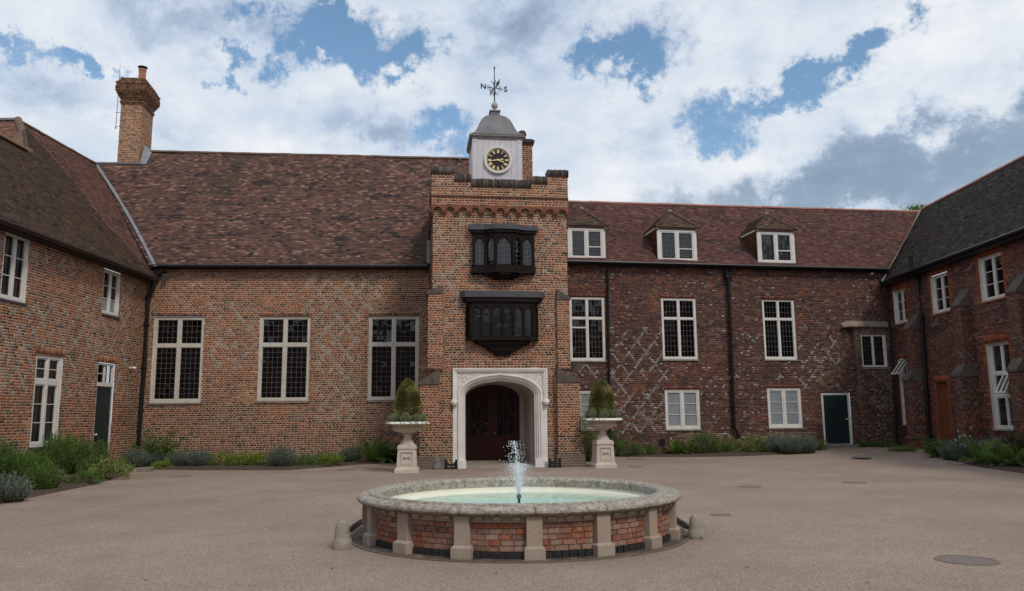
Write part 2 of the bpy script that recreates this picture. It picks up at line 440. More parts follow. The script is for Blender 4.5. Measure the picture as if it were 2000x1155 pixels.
PUR = [(3, (.112, .055, .047)), (3, (.082, .046, .044)), (2, (.14, .064, .05)), (2, (.052, .034, .034)), (.7, (.22, .10, .07)), (.6, (.17, .12, .10))]
PURR = [(3, (.165, .065, .045)), (2, (.12, .052, .042)), (1, (.21, .09, .06))]
YEL = [(3, (.21, .15, .10)), (2, (.15, .11, .085)), (1, (.10, .08, .07)), (1, (.25, .18, .12)), (1, (.13, .06, .045))]
GREYB = [(2, (.27, .245, .215)), (2, (.21, .195, .17)), (.6, (.10, .095, .09)), (1, (.32, .285, .25))]
FRB = [(1.5, (.33, .115, .065)), (2, (.27, .115, .078)), (2, (.26, .145, .11)), (1.5, (.30, .195, .15)), (.7, (.19, .09, .07))]
def diap(u, z, pu=.68, pz=.853, th=.10):
    a = (u/pu+z/pz) % 1; b = (u/pu-z/pz) % 1
    return min(a, 1-a) < th or min(b, 1-b) < th
def inreg(u, z, regs):
    for a, b, c, d in regs:
        if a < u < b and c < z < d: return True
    return False

def roof_tiles(fr, parent, poly, colf, seed, gauge=.093, width=.168, thick=.02, wav=.02, name='roof_tiles', under=None, ragged=.004):
    rg = np.random.RandomState(seed)
    zs = [p[1] for p in poly]; t = min(zs); tm = max(zs); rows = []
    def iv(tt):
        xs = []
        for i in range(len(poly)):
            (a, b), (c, d) = poly[i], poly[(i+1) % len(poly)]
            if (b <= tt) != (d <= tt): xs.append(a+(tt-b)/(d-b)*(c-a))
        xs.sort(); return list(zip(xs[::2], xs[1::2]))
    r = 0; D = []
    while t < tm-.02:
        for a, b in iv(t+gauge*.5):
            s = a - rg.uniform(0, width*.3) - (width*.5 if r % 2 else 0)
            while s < b:
                e_ = s+width*rg.uniform(.96, 1.04)
                if min(e_, b)-max(s, a) > .03: D.append((max(s, a), min(e_, b)-.004, t+rg.uniform(-ragged, ragged), gauge, rg.uniform(0, .006)))
                s = e_
        t += gauge; r += 1
    n = len(D); V = np.zeros((n, 6, 3)); C = np.zeros((n, 3)); pr = random.Random(seed)
    d, tt, nn, P0 = (np.array(q) for q in (fr.d, fr.t, fr.n, fr.P))
    for i, (a, b, t0, g, j) in enumerate(D):
        wv_ = wav*nz(a, t0, .45, seed) ; h = thick+j; t1 = t0+g*1.25
        h2 = h*(1+ (pr.random()-.5)*.3)
        V[i, 0] = P0+a*d+t0*tt+(wv_-.004)*nn; V[i, 1] = P0+b*d+t0*tt+(wv_-.004)*nn
        V[i, 2] = P0+a*d+t0*tt+(wv_+h)*nn; V[i, 3] = P0+b*d+t0*tt+(wv_+h2)*nn
        V[i, 4] = P0+a*d+t1*tt+(wv_)*nn; V[i, 5] = P0+b*d+t1*tt+(wv_)*nn
        C[i] = colf((a+b)/2, t0, pr)
    ob = qmesh(name, V, [(0, 1, 3, 2), (2, 3, 5, 4)], C, TILE, parent, 'stuff')
    mb = MB(); mb.prism(fr, poly, -.16, -.03); mb.build('roof_boarding', under or MORTD, parent)
    return ob
def rt_color(pal, dkp=None, s=.5, o=0, moss=None):
    def f(u, t, rg):
        v = nz(u, t*1.6, s, o) + .5*nz(u, t*2.2, s*3.2, o+5)
        c = pick(rg, dkp) if dkp and v > .42 + rg.uniform(-.25, .25) else pick(rg, pal)
        if moss and nz(u, t, .35, o+9) > moss[0]+rg.uniform(-.1, .1): c = tuple(.5*a+.5*b for a, b in zip(c, moss[1]))
        return c
    return f
RT_HALL = [(3, (.155, .088, .070)), (3, (.12, .072, .060)), (1.6, (.19, .10, .077)), (1, (.27, .165, .13)), (1.0, (.075, .055, .050))]
RT_DK = [(3, (.055, .045, .045)), (2, (.08, .055, .05)), (1, (.04, .036, .038))]
RT_RB = [(3, (.125, .060, .055)), (3, (.10, .052, .048)), (2, (.15, .070, .058)), (.6, (.20, .11, .085)), (1, (.07, .042, .04))]
RT_LW = [(3, (.115, .078, .054)), (3, (.098, .067, .049)), (1, (.15, .098, .063)), (1, (.055, .042, .035))]
RT_RED = [(3, (.23, .115, .09)), (3, (.19, .10, .08)), (1, (.28, .15, .12)), (1, (.12, .075, .062))]
RT_RW = [(3, (.070, .058, .052)), (3, (.085, .068, .060)), (1, (.10, .082, .073)), (.4, (.15, .135, .12)), (1, (.030, .028, .029))]

def ridge_tiles(parent, a, b, r, m, ln=.46, name='ridge_tile', lift=0.):
    a, b = Vector(a), Vector(b); n = max(1, round((b-a).length/ln)); d = (b-a)/n
    t = d.normalized(); s = t.cross(Vector((0, 0, 1))).normalized(); up = s.cross(t)
    me = None; o0 = rootloc(parent)
    prof = [(math.cos(q)*r, math.sin(q)*r) for q in [math.pi*k/8*1.1-.05*math.pi for k in range(9)]] 
    inner = [(x*.82, y*.82) for x, y in reversed(prof)]
    mb = MB(); P = prof+inner
    rings = [[s*x*k + up*y*k + t*(e_*(d.length-.012)) for x, y in P] for e_, k in ((0, 1.0), (.97, 1.0), (1, .97))]
    mb.sweep(rings)
    me = bpy.data.meshes.new(name); me.from_pydata(mb.v, [], mb.f); me.materials.append(m)
    for i in range(n):
        o = bpy.data.objects.new(name, me); o.parent = parent
        o.location = a+d*i-o0+Vector((0, 0, lift+rnd.uniform(-.008, .008))); COL.objects.link(o)
    return n
def pipe(fr, parent, pts, r=.05, w=.1, name='drainpipe', brackets=True):
    P = [fr.pt(*(lambda uz: (uz[0], w, uz[1]))(fr.px(x, y, w))) for x, y in pts]
    mb = MB(); mb.tube(P, r, 10)
    if brackets:
        tot = sum((P[i+1]-P[i]).length for i in range(len(P)-1)); step = 1.5; nxt = .6; run = 0
        for i in range(len(P)-1):
            l = (P[i+1]-P[i]).length; t = (P[i+1]-P[i]).normalized()
            while nxt < run+l:
                c = P[i]+t*(nxt-run); mb.tube([c-t*.04, c+t*.04], r*1.35, 10); nxt += step
            run += l
    return mb.build(name, BLACK, parent, smooth=False)

# ---- windows ---------------------------------------------------------------
def window(fr, parent, r, mull=(.5,), trans=(), bars=None, leads=None, t=.09, mt=.085, tt=.085, rec=.02, fmat=WHITE, sill=True, curtain=None, frost=False, spread=.4,
           cas=True, wofs=0., depth=.5, lead_mat=None, name='window', blind=False, skip=()):
    """bars=(nx,ny per light) white glazing bars, leads=(pane w, pane h) leaded lights; trans are fractions from the bottom"""
    u0, u1, z0, z1 = r; W = u1-u0; H = z1-z0; fw = wofs-rec; fm = MB()
    dpt = .10
    fm.box(fr, u0, u0+t, fw-dpt, fw, z0, z1); fm.box(fr, u1-t, u1, fw-dpt, fw, z0, z1)
    fm.box(fr, u0+t, u1-t, fw-dpt, fw-.002, z1-t, z1); fm.box(fr, u0+t, u1-t, fw-dpt, fw-.002, z0, z0+t*1.1)
    us = [u0+t] + [x for m in mull for x in (u0+W*m-mt/2, u0+W*m+mt/2)] + [u1-t]
    zs = [z0+t*1.1] + [x for m in trans for x in (z0+H*m-tt/2, z0+H*m+tt/2)] + [z1-t]
    for i in range(1, len(us)-1, 2): fm.box(fr, us[i], us[i+1], fw-dpt, fw-.004, z0+t*1.1, z1-t)
    for j in range(1, len(zs)-1, 2):
        for i in range(0, len(us), 2): fm.box(fr, us[i], us[i+1], fw-dpt, fw-.006, zs[j], zs[j+1])
    # reveal closing the wall thickness
    for a, b, c, d in ((u0-.012, u0, z0, z1), (u1, u1+.012, z0, z1)): fm.box(fr, a, b, fw-dpt, wofs-.004, c, d)
    win = fm.build(name, fmat, parent, bevel=0)
    # dark room behind
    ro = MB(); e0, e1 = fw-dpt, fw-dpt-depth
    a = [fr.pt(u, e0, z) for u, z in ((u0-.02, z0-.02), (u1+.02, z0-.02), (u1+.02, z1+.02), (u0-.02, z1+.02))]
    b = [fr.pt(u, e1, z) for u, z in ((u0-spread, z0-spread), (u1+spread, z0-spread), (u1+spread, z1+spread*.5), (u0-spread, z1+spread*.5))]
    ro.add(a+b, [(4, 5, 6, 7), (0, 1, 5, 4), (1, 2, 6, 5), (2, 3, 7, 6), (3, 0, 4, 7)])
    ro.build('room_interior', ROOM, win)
    gw = fw-.06
    lead = MB(); br = MB(); cs = MB(); rg = random.Random(int(u0*1000)+int(z0*977)); lp = []
    for j in range(0, len(zs), 2):
        for i in range(0, len(us), 2):
            a, b, c, d = us[i], us[i+1], zs[j], zs[j+1]
            if (i//2, j//2) in skip: continue
            if cas:
                k = .035 if isinstance(cas, bool) else cas
                cs.box(fr, a, a+k, gw-.02, fw-.02, c, d); cs.box(fr, b-k, b, gw-.02, fw-.02, c, d)
                cs.box(fr, a+k, b-k, gw-.02, fw-.022, d-k, d); cs.box(fr, a+k, b-k, gw-.02, fw-.022, c, c+k*1.2)
                a += k; b -= k; c += k*1.2; d -= k
            if bars:
                nx, ny = bars[(i//2, j//2)] if isinstance(bars, dict) else bars
                g = .022
                for q in range(1, ny): br.box(fr, a, b, gw-.01, gw+.022, c+(d-c)*q/ny-g/2, c+(d-c)*q/ny+g/2)
                for q in range(1, nx): br.box(fr, a+(b-a)*q/nx-g/2, a+(b-a)*q/nx+g/2, gw-.01, gw+.024, c, d)
                for q in range(ny):
                    for p in range(nx):
                        ua, ub = a+(b-a)*p/nx, a+(b-a)*(p+1)/nx; za, zb = c+(d-c)*q/ny, c+(d-c)*(q+1)/ny
                        t0 = rg.uniform(-.004, .004); t1 = rg.uniform(-.004, .004)
                        pm = MB(); pm.add([fr.pt(ua, gw+t0, za), fr.pt(ub, gw, za), fr.pt(ub, gw+t1, zb), fr.pt(ua, gw+t0+t1, zb)], [(0, 1, 2, 3)])
                        fz = frost if not callable(frost) else frost(i//2, j//2, p, q)
                        pm.build('pane', FROST if fz else GLASS, win)
            elif leads:
                nx = max(1, round((b-a)/leads[0])); ny = max(1, round((d-c)/leads[1])); g = .011
                for q in range(1, ny): lead.box(fr, a, b, gw-.003, gw+.007, c+(d-c)*q/ny-g/2, c+(d-c)*q/ny+g/2)
                for q in range(1, nx): lead.box(fr, a+(b-a)*q/nx-g/2, a+(b-a)*q/nx+g/2, gw-.003, gw+.008, c, d)
                for q in range(ny):
                    for p in range(nx):
                        ua, ub = a+(b-a)*p/nx, a+(b-a)*(p+1)/nx; za, zb = c+(d-c)*q/ny, c+(d-c)*(q+1)/ny
                        x1, x2 = rg.gauss(0, .0022), rg.gauss(0, .0022)
                        lp.append([fr.pt(ua, gw-x1-x2, za), fr.pt(ub, gw+x1-x2, za), fr.pt(ub, gw+x1+x2, zb), fr.pt(ua, gw-x1+x2, zb)])
            else:
                pm = MB(); pm.add([fr.pt(a, gw, c), fr.pt(b, gw, c), fr.pt(b, gw, d), fr.pt(a, gw, d)], [(0, 1, 2, 3)]); pm.build('pane', FROST if frost else GLASS, win)
            if curtain:
                f0, f1 = curtain; cm = MB(); ca, cb = a+(b-a)*f0, a+(b-a)*f1; nn_ = 14
                pts = [(ca+(cb-ca)*k/nn_, gw-.10+.02*math.sin(k*1.9)) for k in range(nn_+1)]
                vs = [fr.pt(u, ww, z) for u, ww in pts for z in (c-.02, d+.02)]
                cm.add(vs, [(2*k, 2*k+2, 2*k+3, 2*k+1) for k in range(nn_)]); cm.build('curtain', CURT, win)
            if blind:
                bm_ = MB(); bm_.box(fr, a, b, gw-.08, gw-.07, d-(d-c)*blind, d); bm_.build('blind', CURT, win)
    if cs.v: cs.build('casement', fmat, win)
    if br.v: br.build('glazing_bars', fmat, win)
    if lead.v: lead.build('leading', lead_mat or CAME, win)
    if lp:
        qmesh('leaded_panes', np.array([[list(p) for p in q] for q in lp]), [(0, 1, 2, 3)], None, GLASS, win, 'stuff')
    if sill:
        s_ = MB(); s_.box(fr, u0-.04, u1+.04, fw-.05, wofs+.045, z0-.055, z0-.003); s_.build('sill', sill if not isinstance(sill, bool) else STONE, win)
    return win
def soldier_arch(fr, parent, r, h=.21, ext=.1, col=ORG, n=None, wb=.003, seed=1):
    """flat arch of bricks on end above an opening"""
    rg = random.Random(seed); u0, u1, _, z1 = r; u0 -= ext; u1 += ext; n = n or int((u1-u0)/.078); V = []; C = []
    for i in range(n):
        a = u0+(u1-u0)*i/n+.006; b = u0+(u1-u0)*(i+1)/n-.006
        ww = wb+rg.random()*.005
        V.append([list(fr.pt(u, w_, z)) for z in (z1+.012, z1+h) for w_ in (-.01, ww) for u in (a, b)]); C.append(pick(rg, col))
    qmesh('flat_arch', np.array(V), [(2, 3, 7, 6), (0, 2, 6, 4), (1, 5, 7, 3), (4, 6, 7, 5), (0, 1, 3, 2)], np.array(C), BRK, parent, 'stuff')

# ================================================================== THE PLACE
def gz(x, y):
    a = min(1, max(0, (x-7)/8)); b = min(1, max(0, (y-25)/7)); return .2*a*a*(3-2*a)*b*b*(3-2*b)
# ---- ground
mb = MB(); nx, ny = 60, 60
xs = [-400, -150, -60, -30] + [-20+i*.8 for i in range(51)] + [30, 60, 150, 400]
ys = [-400, -150, -60, -30] + [-10+i*1. for i in range(51)] + [60, 150, 400]
vs = [(a, b, gz(a, b)) for b in ys for a in xs]; W_ = len(xs)
mb.add(vs, [(j*W_+i, j*W_+i+1, (j+1)*W_+i+1, (j+1)*W_+i) for j in range(len(ys)-1) for i in range(W_-1)])
gm = bpy.data.materials.new('resin_bound_gravel'); gm.use_nodes = True; t = gm.node_tree; n = t.nodes; l = t.links; b = n['Principled BSDF']
g = n.new('ShaderNodeNewGeometry'); 
def gn(s, d=4, r_=.6, typ='ShaderNodeTexNoise'):
    q = n.new(typ); q.inputs['Scale'].default_value = s; l.new(g.outputs['Position'], q.inputs['Vector'])
    if typ.endswith('Noise'): q.inputs['Detail'].default_value = d; q.inputs['Roughness'].default_value = r_
    return q
vo = gn(105, typ='ShaderNodeTexVoronoi')
rp = n.new('ShaderNodeValToRGB'); sp = n.new('ShaderNodeSeparateColor'); l.new(vo.outputs['Color'], sp.inputs[0]); l.new(sp.outputs[0], rp.inputs[0])
ee = rp.color_ramp.elements; ee[0].position = 0; ee[0].color = (.14, .105, .082, 1); ee[1].position = 1; ee[1].color = (.42, .355, .295, 1)
for p_, c_ in ((.25, (.22, .162, .125)), (.5, (.285, .22, .172)), (.8, (.34, .264, .208))): q = ee.new(p_); q.color = (*c_, 1)
def gmr(v, a, c, d0, d1):
    q = n.new('ShaderNodeMapRange'); l.new(v, q.inputs[0])
    for i_, xx in enumerate((a, c, d0, d1)): q.inputs[1+i_].default_value = xx
    return q.outputs[0]
m1 = n.new('ShaderNodeVectorMath'); m1.operation = 'SCALE'; l.new(rp.outputs[0], m1.inputs[0]); l.new(gmr(gn(.35, 6, .65).outputs[0], .3, .7, .97, 1.30), m1.inputs['Scale'])
m2 = n.new('ShaderNodeMix'); m2.data_type = 'RGBA'; l.new(gmr(gn(1.1, 6, .7).outputs[0], .5, .75, 0, .45), m2.inputs[0]); l.new(m1.outputs[0], m2.inputs[6]); m2.inputs[7].default_value = (.215, .162, .130, 1)
m3 = n.new('ShaderNodeMix'); m3.data_type = 'RGBA'; l.new(gmr(gn(.16, 8, .72).outputs[0], .52, .60, 0, .38), m3.inputs[0]); l.new(m2.outputs[2], m3.inputs[6]); m3.inputs[7].default_value = (.23, .165, .128, 1)
m4 = n.new('ShaderNodeMix'); m4.data_type = 'RGBA'; l.new(gmr(gn(5, 8, .75).outputs[0], .60, .72, 0, .5), m4.inputs[0]); l.new(m3.outputs[2], m4.inputs[6]); m4.inputs[7].default_value = (.40, .33, .27, 1)
l.new(m4.outputs[2], b.inputs['Base Color']); b.inputs['Roughness'].default_value = .85; b.inputs['Specular IOR Level'].default_value = .25
bp = n.new('ShaderNodeBump'); bp.inputs['Distance'].default_value = .006; l.new(vo.outputs['Distance'], bp.inputs['Height']); l.new(bp.outputs[0], b.inputs['Normal'])
GRAVEL = gm
mb.build('ground', gm, kind='structure', smooth=True)

# ---- frames
HALL = Fr((-4.2, 28.4), (1, .0612))
TOW = Fr((-.4, 24.8), (math.cos(R(7)), math.sin(R(7))))
RB = Fr((2.8, 31.0), (math.cos(R(10)), math.sin(R(10))))
LW = Fr((-12.82, 27.9), (.010, 1)); LW.n = Vector((LW.d.y, -LW.d.x, 0))
RW = Fr((15.84, 33.3), (-.011, -1)); RW.n = Vector((RW.d.y, -RW.d.x, 0))       # u runs towards the camera
# LW: u runs away from the camera (right in the picture); RW: u runs towards it

# ================= hall (left of the tower)
hall = empty('hall_range', HALL.pt(-4, 0, 0), 'long brick hall with three tall leaded windows and steep tiled roof left of the tower', 'building')
hw = [HALL.rect(*q) for q in (((300, 618), (399, 619), (394, 787), (293, 787)), ((507, 617), (607, 618), (603, 785), (502, 784)), ((720, 617), (817, 617), (818, 783), (718, 782)))]
uc = HALL.px(284, 700)[0]; ue = HALL.px(900, 700)[0]
ZE = HALL.px(570, 519, .25)[1]
dregs = [(*[HALL.px(a, 700)[0] for a in (582, 742)], HALL.px(650, 620)[1], HALL.px(650, 532)[1]), (*[HALL.px(a, 700)[0] for a in (618, 700)], HALL.px(650, 825)[1], HALL.px(650, 620)[1]),
         (*[HALL.px(a, 700)[0] for a in (405, 500)], HALL.px(450, 720)[1], HALL.px(450, 590)[1])]
def hallcol(u, z, rg, st):
    def one():
        v = nz(u, z, .35, 3)+.4*nz(u, z, 1.6, 8)
        if z < 1.1+.3*nz(u, z, .8, 2): return pick(rg, BRN if rg.random() < .8 else ORG)
        if v > .28+rg.uniform(-.12, .12): return pick(rg, ORG[:3] if rg.random() < .7 else BUF)
        if v < -.15+rg.uniform(-.2, .2): return pick(rg, BRN)
        return pick(rg, ORG)
    k = .96 if inreg(u, z, dregs[:2]) else (.6 if inreg(u, z, dregs) else 0)
    if k and nz(u, z, .9, 31) > -.5:
        if st:
            a, b = diap(u-.06, z), diap(u+.06, z)
            if (a or b) and rg.random() < k: return (pick(rg, GREYB) if a else one(), pick(rg, GREYB) if b else one())
        elif diap(u, z) and rg.random() < k: return pick(rg, GREYB)
    return one()
brickwork(HALL, hall, uc-.05, ue, 0, ZE+.15, [hrect(q) for q in hw], hallcol, 11, singles=299, lj=.03)
for q in hw:
    window(HALL, hall, q, trans=(.66,), leads=(.165, .185), t=.105, mt=.12, tt=.12, fmat=CREAM, rec=.05, cas=.02, depth=1.5)
    soldier_arch(HALL, hall, q, h=.1, ext=.06, col=BRN, seed=int(q[0]*10)+99)
# roof
eP = HALL.pt(0, .25, ZE)
HR = Fr3(eP, HALL.d, (-HALL.n)*math.cos(R(51))+Vector((0, 0, math.sin(R(51)))))
hp = [HR.px(*q) for q in ((292, 519), (975, 516), (975, 313), (292, 297), (280, 322), (188, 322))]
hp[0] = (hp[0][0], 0); hp[1] = (hp[1][0], 0)
roof_tiles(HR, hall, hp, rt_color(RT_HALL, RT_DK, 1.25, 3, (.42, (.07, .065, .042))), 5, wav=.05)
ridge_tiles(hall, HR.pt(hp[3][0], .0, hp[3][1]), HR.pt(hp[2][0], .0, hp[2][1]), .085, RIDGB, .42)
m_ = MB(); m_.tube([HR.pt(hp[5][0], .03, hp[5][1]+.03), HR.pt(hp[4][0]-.1, .03, hp[4][1]+.03)], .07, 8); m_.build('lead_ridge', LEAD, hall)
m_ = MB(); m_.tube([HALL.pt(HALL.px(296, 520, .3)[0], .3, ZE-.03), HALL.pt(ue, .3, ZE-.03)], .062, 10)
m_.box(HALL, uc, ue, .0, .24, ZE-.10, ZE-.035); m_.build('gutter', BLACK, hall)
# back slope so that the roof is a body
def backslope(fr3, poly_top_a, poly_top_b, parent, run=5., drop=6., m=None):
    mb = MB(); a, b = fr3.pt(poly_top_a[0], -.05, poly_top_a[1]), fr3.pt(poly_top_b[0], -.05, poly_top_b[1])
    h = Vector((fr3.t.x, fr3.t.y, 0)).normalized()*run - Vector((0, 0, drop))
    mb.add([a, b, b+h, a+h], [(0, 1, 2, 3)]); mb.build('rear_slope', m or RIDGB, parent)
backslope(HR, hp[3], hp[2], hall)
# valley lead with left wing
# ================= left wing
RT3 = HR.pt(*[(hp[5][0], 0, hp[5][1])][0])
lwing = empty('left_wing', LW.pt(-4, 0, 0), 'left orange brick wing with diamond brickwork, white casements and a brown tiled roof', 'building')
EL = Vector(); e1 = hit(305, 540, LW.P+LW.n*.35, LW.n); e2 = hit(0, 432, LW.P+LW.n*.35, LW.n); ZL = (e1.z+e2.z)/2
lw_w = {'up1': LW.rect((11, 450), (60, 464), (48, 592), (-1, 583)), 'up2': LW.rect((205, 525), (237, 535), (230, 621), (198, 611)),
        'low': LW.rect((72, 692), (126, 696), (109, 868), (56, 878)), 'door': LW.rect((190, 708), (224, 712), (213, 905), (181, 905))}
lw_w['door'] = (*lw_w['door'][:2], .1, lw_w['door'][3])
def lwcol(u, z, rg, st):
    def one():
        v = nz(u, z, .5, 13)+.4*nz(u, z, 1.8, 18)
        if u > -1.3: return pick(rg, ORG if rg.random() < .4 else BRN)
        if v > .42: return pick(rg, BUF)
        return pick(rg, LWO if rg.random() < .72 else BRN)
    if u < -1.3 and z > 2.2 and nz(u, z, .7, 71) > -.3:
        if st:
            a, b = diap(u-.06, z), diap(u+.06, z)
            if (a or b) and rg.random() < .85: return (pick(rg, GREYB) if a else one(), pick(rg, GREYB) if b else one())
        elif diap(u, z) and rg.random() < .85: return pick(rg, GREYB)
    return one()
brickwork(LW, lwing, -15, .05, 0, ZL+.05, [hrect(q) for q in lw_w.values()], lwcol, 21, singles=299, lj=.025)
window(LW, lwing, lw_w['up1'], bars=(1, 3), t=.075, mt=.07, rec=.03, curtain=(.55, 1.0), sill=LEADD, depth=1.2)
window(LW, lwing, lw_w['up2'], bars=(1, 3), t=.075, mt=.07, rec=.03, sill=LEADD, depth=1.2, frost=lambda i, j, p, q: q == 0)
window(LW, lwing, lw_w['low'], trans=(.70,), bars={(0, 0): (1, 3), (1, 0): (1, 3), (0, 1): (1, 2), (1, 1): (1, 2)}, t=.10, mt=.09, tt=.13, rec=.03, curtain=(.5, 1.), sill=LEADD, depth=1.2)
for k in ('low', 'door'): soldier_arch(LW, lwing, lw_w[k], h=.22, ext=.05, col=[(2, (.30, .12, .07)), (1, (.36, .19, .13))], seed=len(k))
def house_door(fr, parent, r, transom=None, plate=True, letter=(.5, .32), hand=-1, wofs=0., t=.055, vent=None, label=None):
    u0, u1, z0, z1 = r; m = MB(); fw = wofs-.02
    m.box(fr, u0, u0+t, fw-.12, fw, z0, z1); m.box(fr, u1-t, u1, fw-.12, fw, z0, z1); m.box(fr, u0+t, u1-t, fw-.12, fw-.002, z1-t, z1)
    zt = z1-t
    if transom:
        zt = z0+(z1-z0)*transom; m.box(fr, u0+t, u1-t, fw-.12, fw-.004, zt, zt+.12)
    fo = m.build('door_frame', WHITE, parent)
    d = MB(); dw = fw-.02
    d.box(fr, u0+t, u1-t, dw-.05, dw, z0+.02, zt)
    do = d.build('door', DOORG, parent)
    if label: do['label'] = label
    p_ = MB(); ua, ub = u0+t, u1-t
    W_ = ub-ua
    for a, b, c, e_ in ((.1, .46, .08, .42), (.54, .9, .08, .42), (.1, .46, .52, .94), (.54, .9, .52, .94)):
        if letter is None: break
    h = MB(); uh = ub-.09 if hand > 0 else ua+.09; h.ball(fr.pt(uh, dw+.05, z0+1.0), .033, 8); h.box(fr, uh-.02, uh+.02, dw, dw+.03, z0+.97, z0+1.03); h.build('door_knob', GOLD if hand > 0 else WHITE, do)
    if letter:
        q = MB(); lu = ua+W_*letter[0]; lz = z0+(zt-z0)*letter[1]; q.box(fr, lu-.14, lu+.14, dw, dw+.014, lz-.05, lz+.05); q.build('letter_box', BLACK, do)
    s_ = MB(); s_.box(fr, u0-.1, u1+.1, wofs-.05, wofs+.3, z0-.25, z0-.005); s_.build('doorstep', STONE, parent)
    if transom:
        tr = MB(); um = (ua+ub)/2
        tr.box(fr, um-.03, um+.03, fw-.09, fw-.03, zt+.12, z1-t)
        zm = (zt+.12+z1-t)/2
        for a, b in ((ua, um-.03), (um+.03, ub)):
            tr.box(fr, a, b, fw-.07, fw-.04, zm-.012, zm+.012)
            tr.box(fr, a, a+.025, fw-.075, fw-.035, zt+.12, z1-t); tr.box(fr, b-.025, b, fw-.075, fw-.035, zt+.12, z1-t)
        tr.build('transom_bars', WHITE, fo)
        for a, b in ((ua, um-.03), (um+.03, ub)):
            for c, e_ in ((zt+.12, zm), (zm, z1-t)):
                g_ = MB(); g_.add([fr.pt(a, fw-.055, c), fr.pt(b, fw-.055, c), fr.pt(b, fw-.055, e_), fr.pt(a, fw-.055, e_)], [(0, 1, 2, 3)]); g_.build('pane', GLASS, fo)
        cc = MB(); cc.box(fr, ua+.05, ub, fw-.35, fw-.34, zt, z1); cc.build('room_interior', ROOM, fo)
        cc = MB(); cc.box(fr, um+.1, ub-.03, fw-.2, fw-.19, zt+.1, z1-.05); cc.box(fr, ua+.06, um-.2, fw-.2, fw-.19, zt+.1, z1-.05); cc.build('curtain', CURT, fo)
    return do
house_door(LW, lwing, lw_w['door'], transom=.775, letter=(.55, .33), hand=-1)
# plain range continuing behind the viewer
def brick_tex(name, c1, c2, mo):
    m = bpy.data.materials.new(name); m.use_nodes = True; t = m.node_tree; n = t.nodes; l = t.links; b = n['Principled BSDF']; b.inputs['Roughness'].default_value = .9
    q = n.new('ShaderNodeTexBrick'); q.inputs['Color1'].default_value = (*c1, 1); q.inputs['Color2'].default_value = (*c2, 1); q.inputs['Mortar'].default_value = (*mo, 1)
    q.inputs['Scale'].default_value = 1; q.inputs['Brick Width'].default_value = .23; q.inputs['Row Height'].default_value = .074; q.inputs['Mortar Size'].default_value = .012
    tc_ = n.new('ShaderNodeTexCoord'); sx = n.new('ShaderNodeSeparateXYZ'); cx = n.new('ShaderNodeCombineXYZ'); ad = n.new('ShaderNodeMath'); l.new(tc_.outputs['Object'], sx.inputs[0])
    l.new(sx.outputs[0], ad.inputs[0]); l.new(sx.outputs[1], ad.inputs[1]); l.new(ad.outputs[0], cx.inputs[0]); l.new(sx.outputs[2], cx.inputs[1]); l.new(cx.outputs[0], q.inputs['Vector']); l.new(q.outputs[0], b.inputs['Base Color'])
    return m
BTEX = brick_tex('plain_brick', (.24, .10, .065), (.12, .06, .05), (.35, .27, .21))
mb = MB(); mb.add([LW.pt(-40, -.01, 0), LW.pt(-15, -.01, 0), LW.pt(-15, -.01, ZL), LW.pt(-40, -.01, ZL)], [(0, 1, 2, 3)]); mb.build('wall', BTEX, lwing)
# roofs of the left wing
def slope(fr, w, z, pitch, u=0.):
    return Fr3(fr.pt(u, w, z), fr.d, (-fr.n)*math.cos(pitch)+Vector((0, 0, math.sin(pitch))))
pe = LW.pt(0, .35, ZL); run = (pe-RT3).dot(LW.n); pit_r = math.atan2(RT3.z-ZL, run)
LR = slope(LW, .35, ZL, pit_r)                      # the taller reddish slope
LB = slope(LW, .38, ZL-.02, pit_r+R(2.6))              # the nearer brown slope
# LR: valley side
lp_ = [LR.px(*q) for q in ((306, 540), (188, 322), (35, 236), (60, 305), (150, 430))]
lp_[0] = (lp_[0][0], 0)
lp_ = [lp_[0], lp_[1], lp_[2], lp_[3], (lp_[3][0]+.2, lp_[3][1]*.6), (lp_[0][0]-3.2, 0.05)]
roof_tiles(LR, lwing, lp_, rt_color(RT_RED, RT_HALL, .5, 22), 31, wav=.01)
bp_ = [LB.px(*q) for q in ((306, 541), (203, 434), (145, 359), (72, 275), (50, 250), (58, 300), (0, 269))]
nearu = -40
rt_ = (bp_[5][1]+bp_[6][1])/2
bp_ = [(nearu, 0), (bp_[0][0], 0), bp_[1], bp_[2], bp_[3], bp_[4], (bp_[5][0], rt_), (nearu, rt_)]
bp_clip = [(-17, 0)] + bp_[1:7] + [(-17, rt_)]
roof_tiles(LB, lwing, bp_clip, rt_color(RT_LW, [(1, (.115, .078, .052))], .4, 40), 33, wav=.008)
mb = MB(); mb.prism(LB, [(-40, 0), (-17, 0), (-17, rt_), (-40, rt_)], -.1, .0); mb.build('roof_slope', RIDGB, lwing)
ridge_tiles(lwing, LB.pt(-17, .03, rt_), LB.pt(bp_[6][0], .03, rt_), .10, mat('mossy_ridge_clay', (.26, .15, .08), .9, col2=(.16, .12, .07), nscale=3), .42)
R2p = LR.pt(lp_[2][0], 0, lp_[2][1]); R1p = LR.pt(lp_[3][0], 0, lp_[3][1]); R3p = LR.pt(lp_[1][0], 0, lp_[1][1])
HE = Fr3(R1p, (-1, 0, 0), R2p-R1p)
tt_ = (R2p-R1p); tt_ -= Vector((1, 0, 0))*tt_.x; HE = Fr3(R1p, (1, 0, 0), tt_)
hpoly = [HE.px(*q) for q in ((-70, 238), (35, 236), (60, 305), (0, 275), (-70, 262))]
roof_tiles(HE, lwing, hpoly, rt_color(RT_RED, None, .5, 3), 37, wav=.0)
ridge_tiles(lwing, R1p, R2p, .12, RIDGB, .3, 'hip_tile', .04)
ridge_tiles(lwing, R2p, R3p, .08, RIDGB, .42)
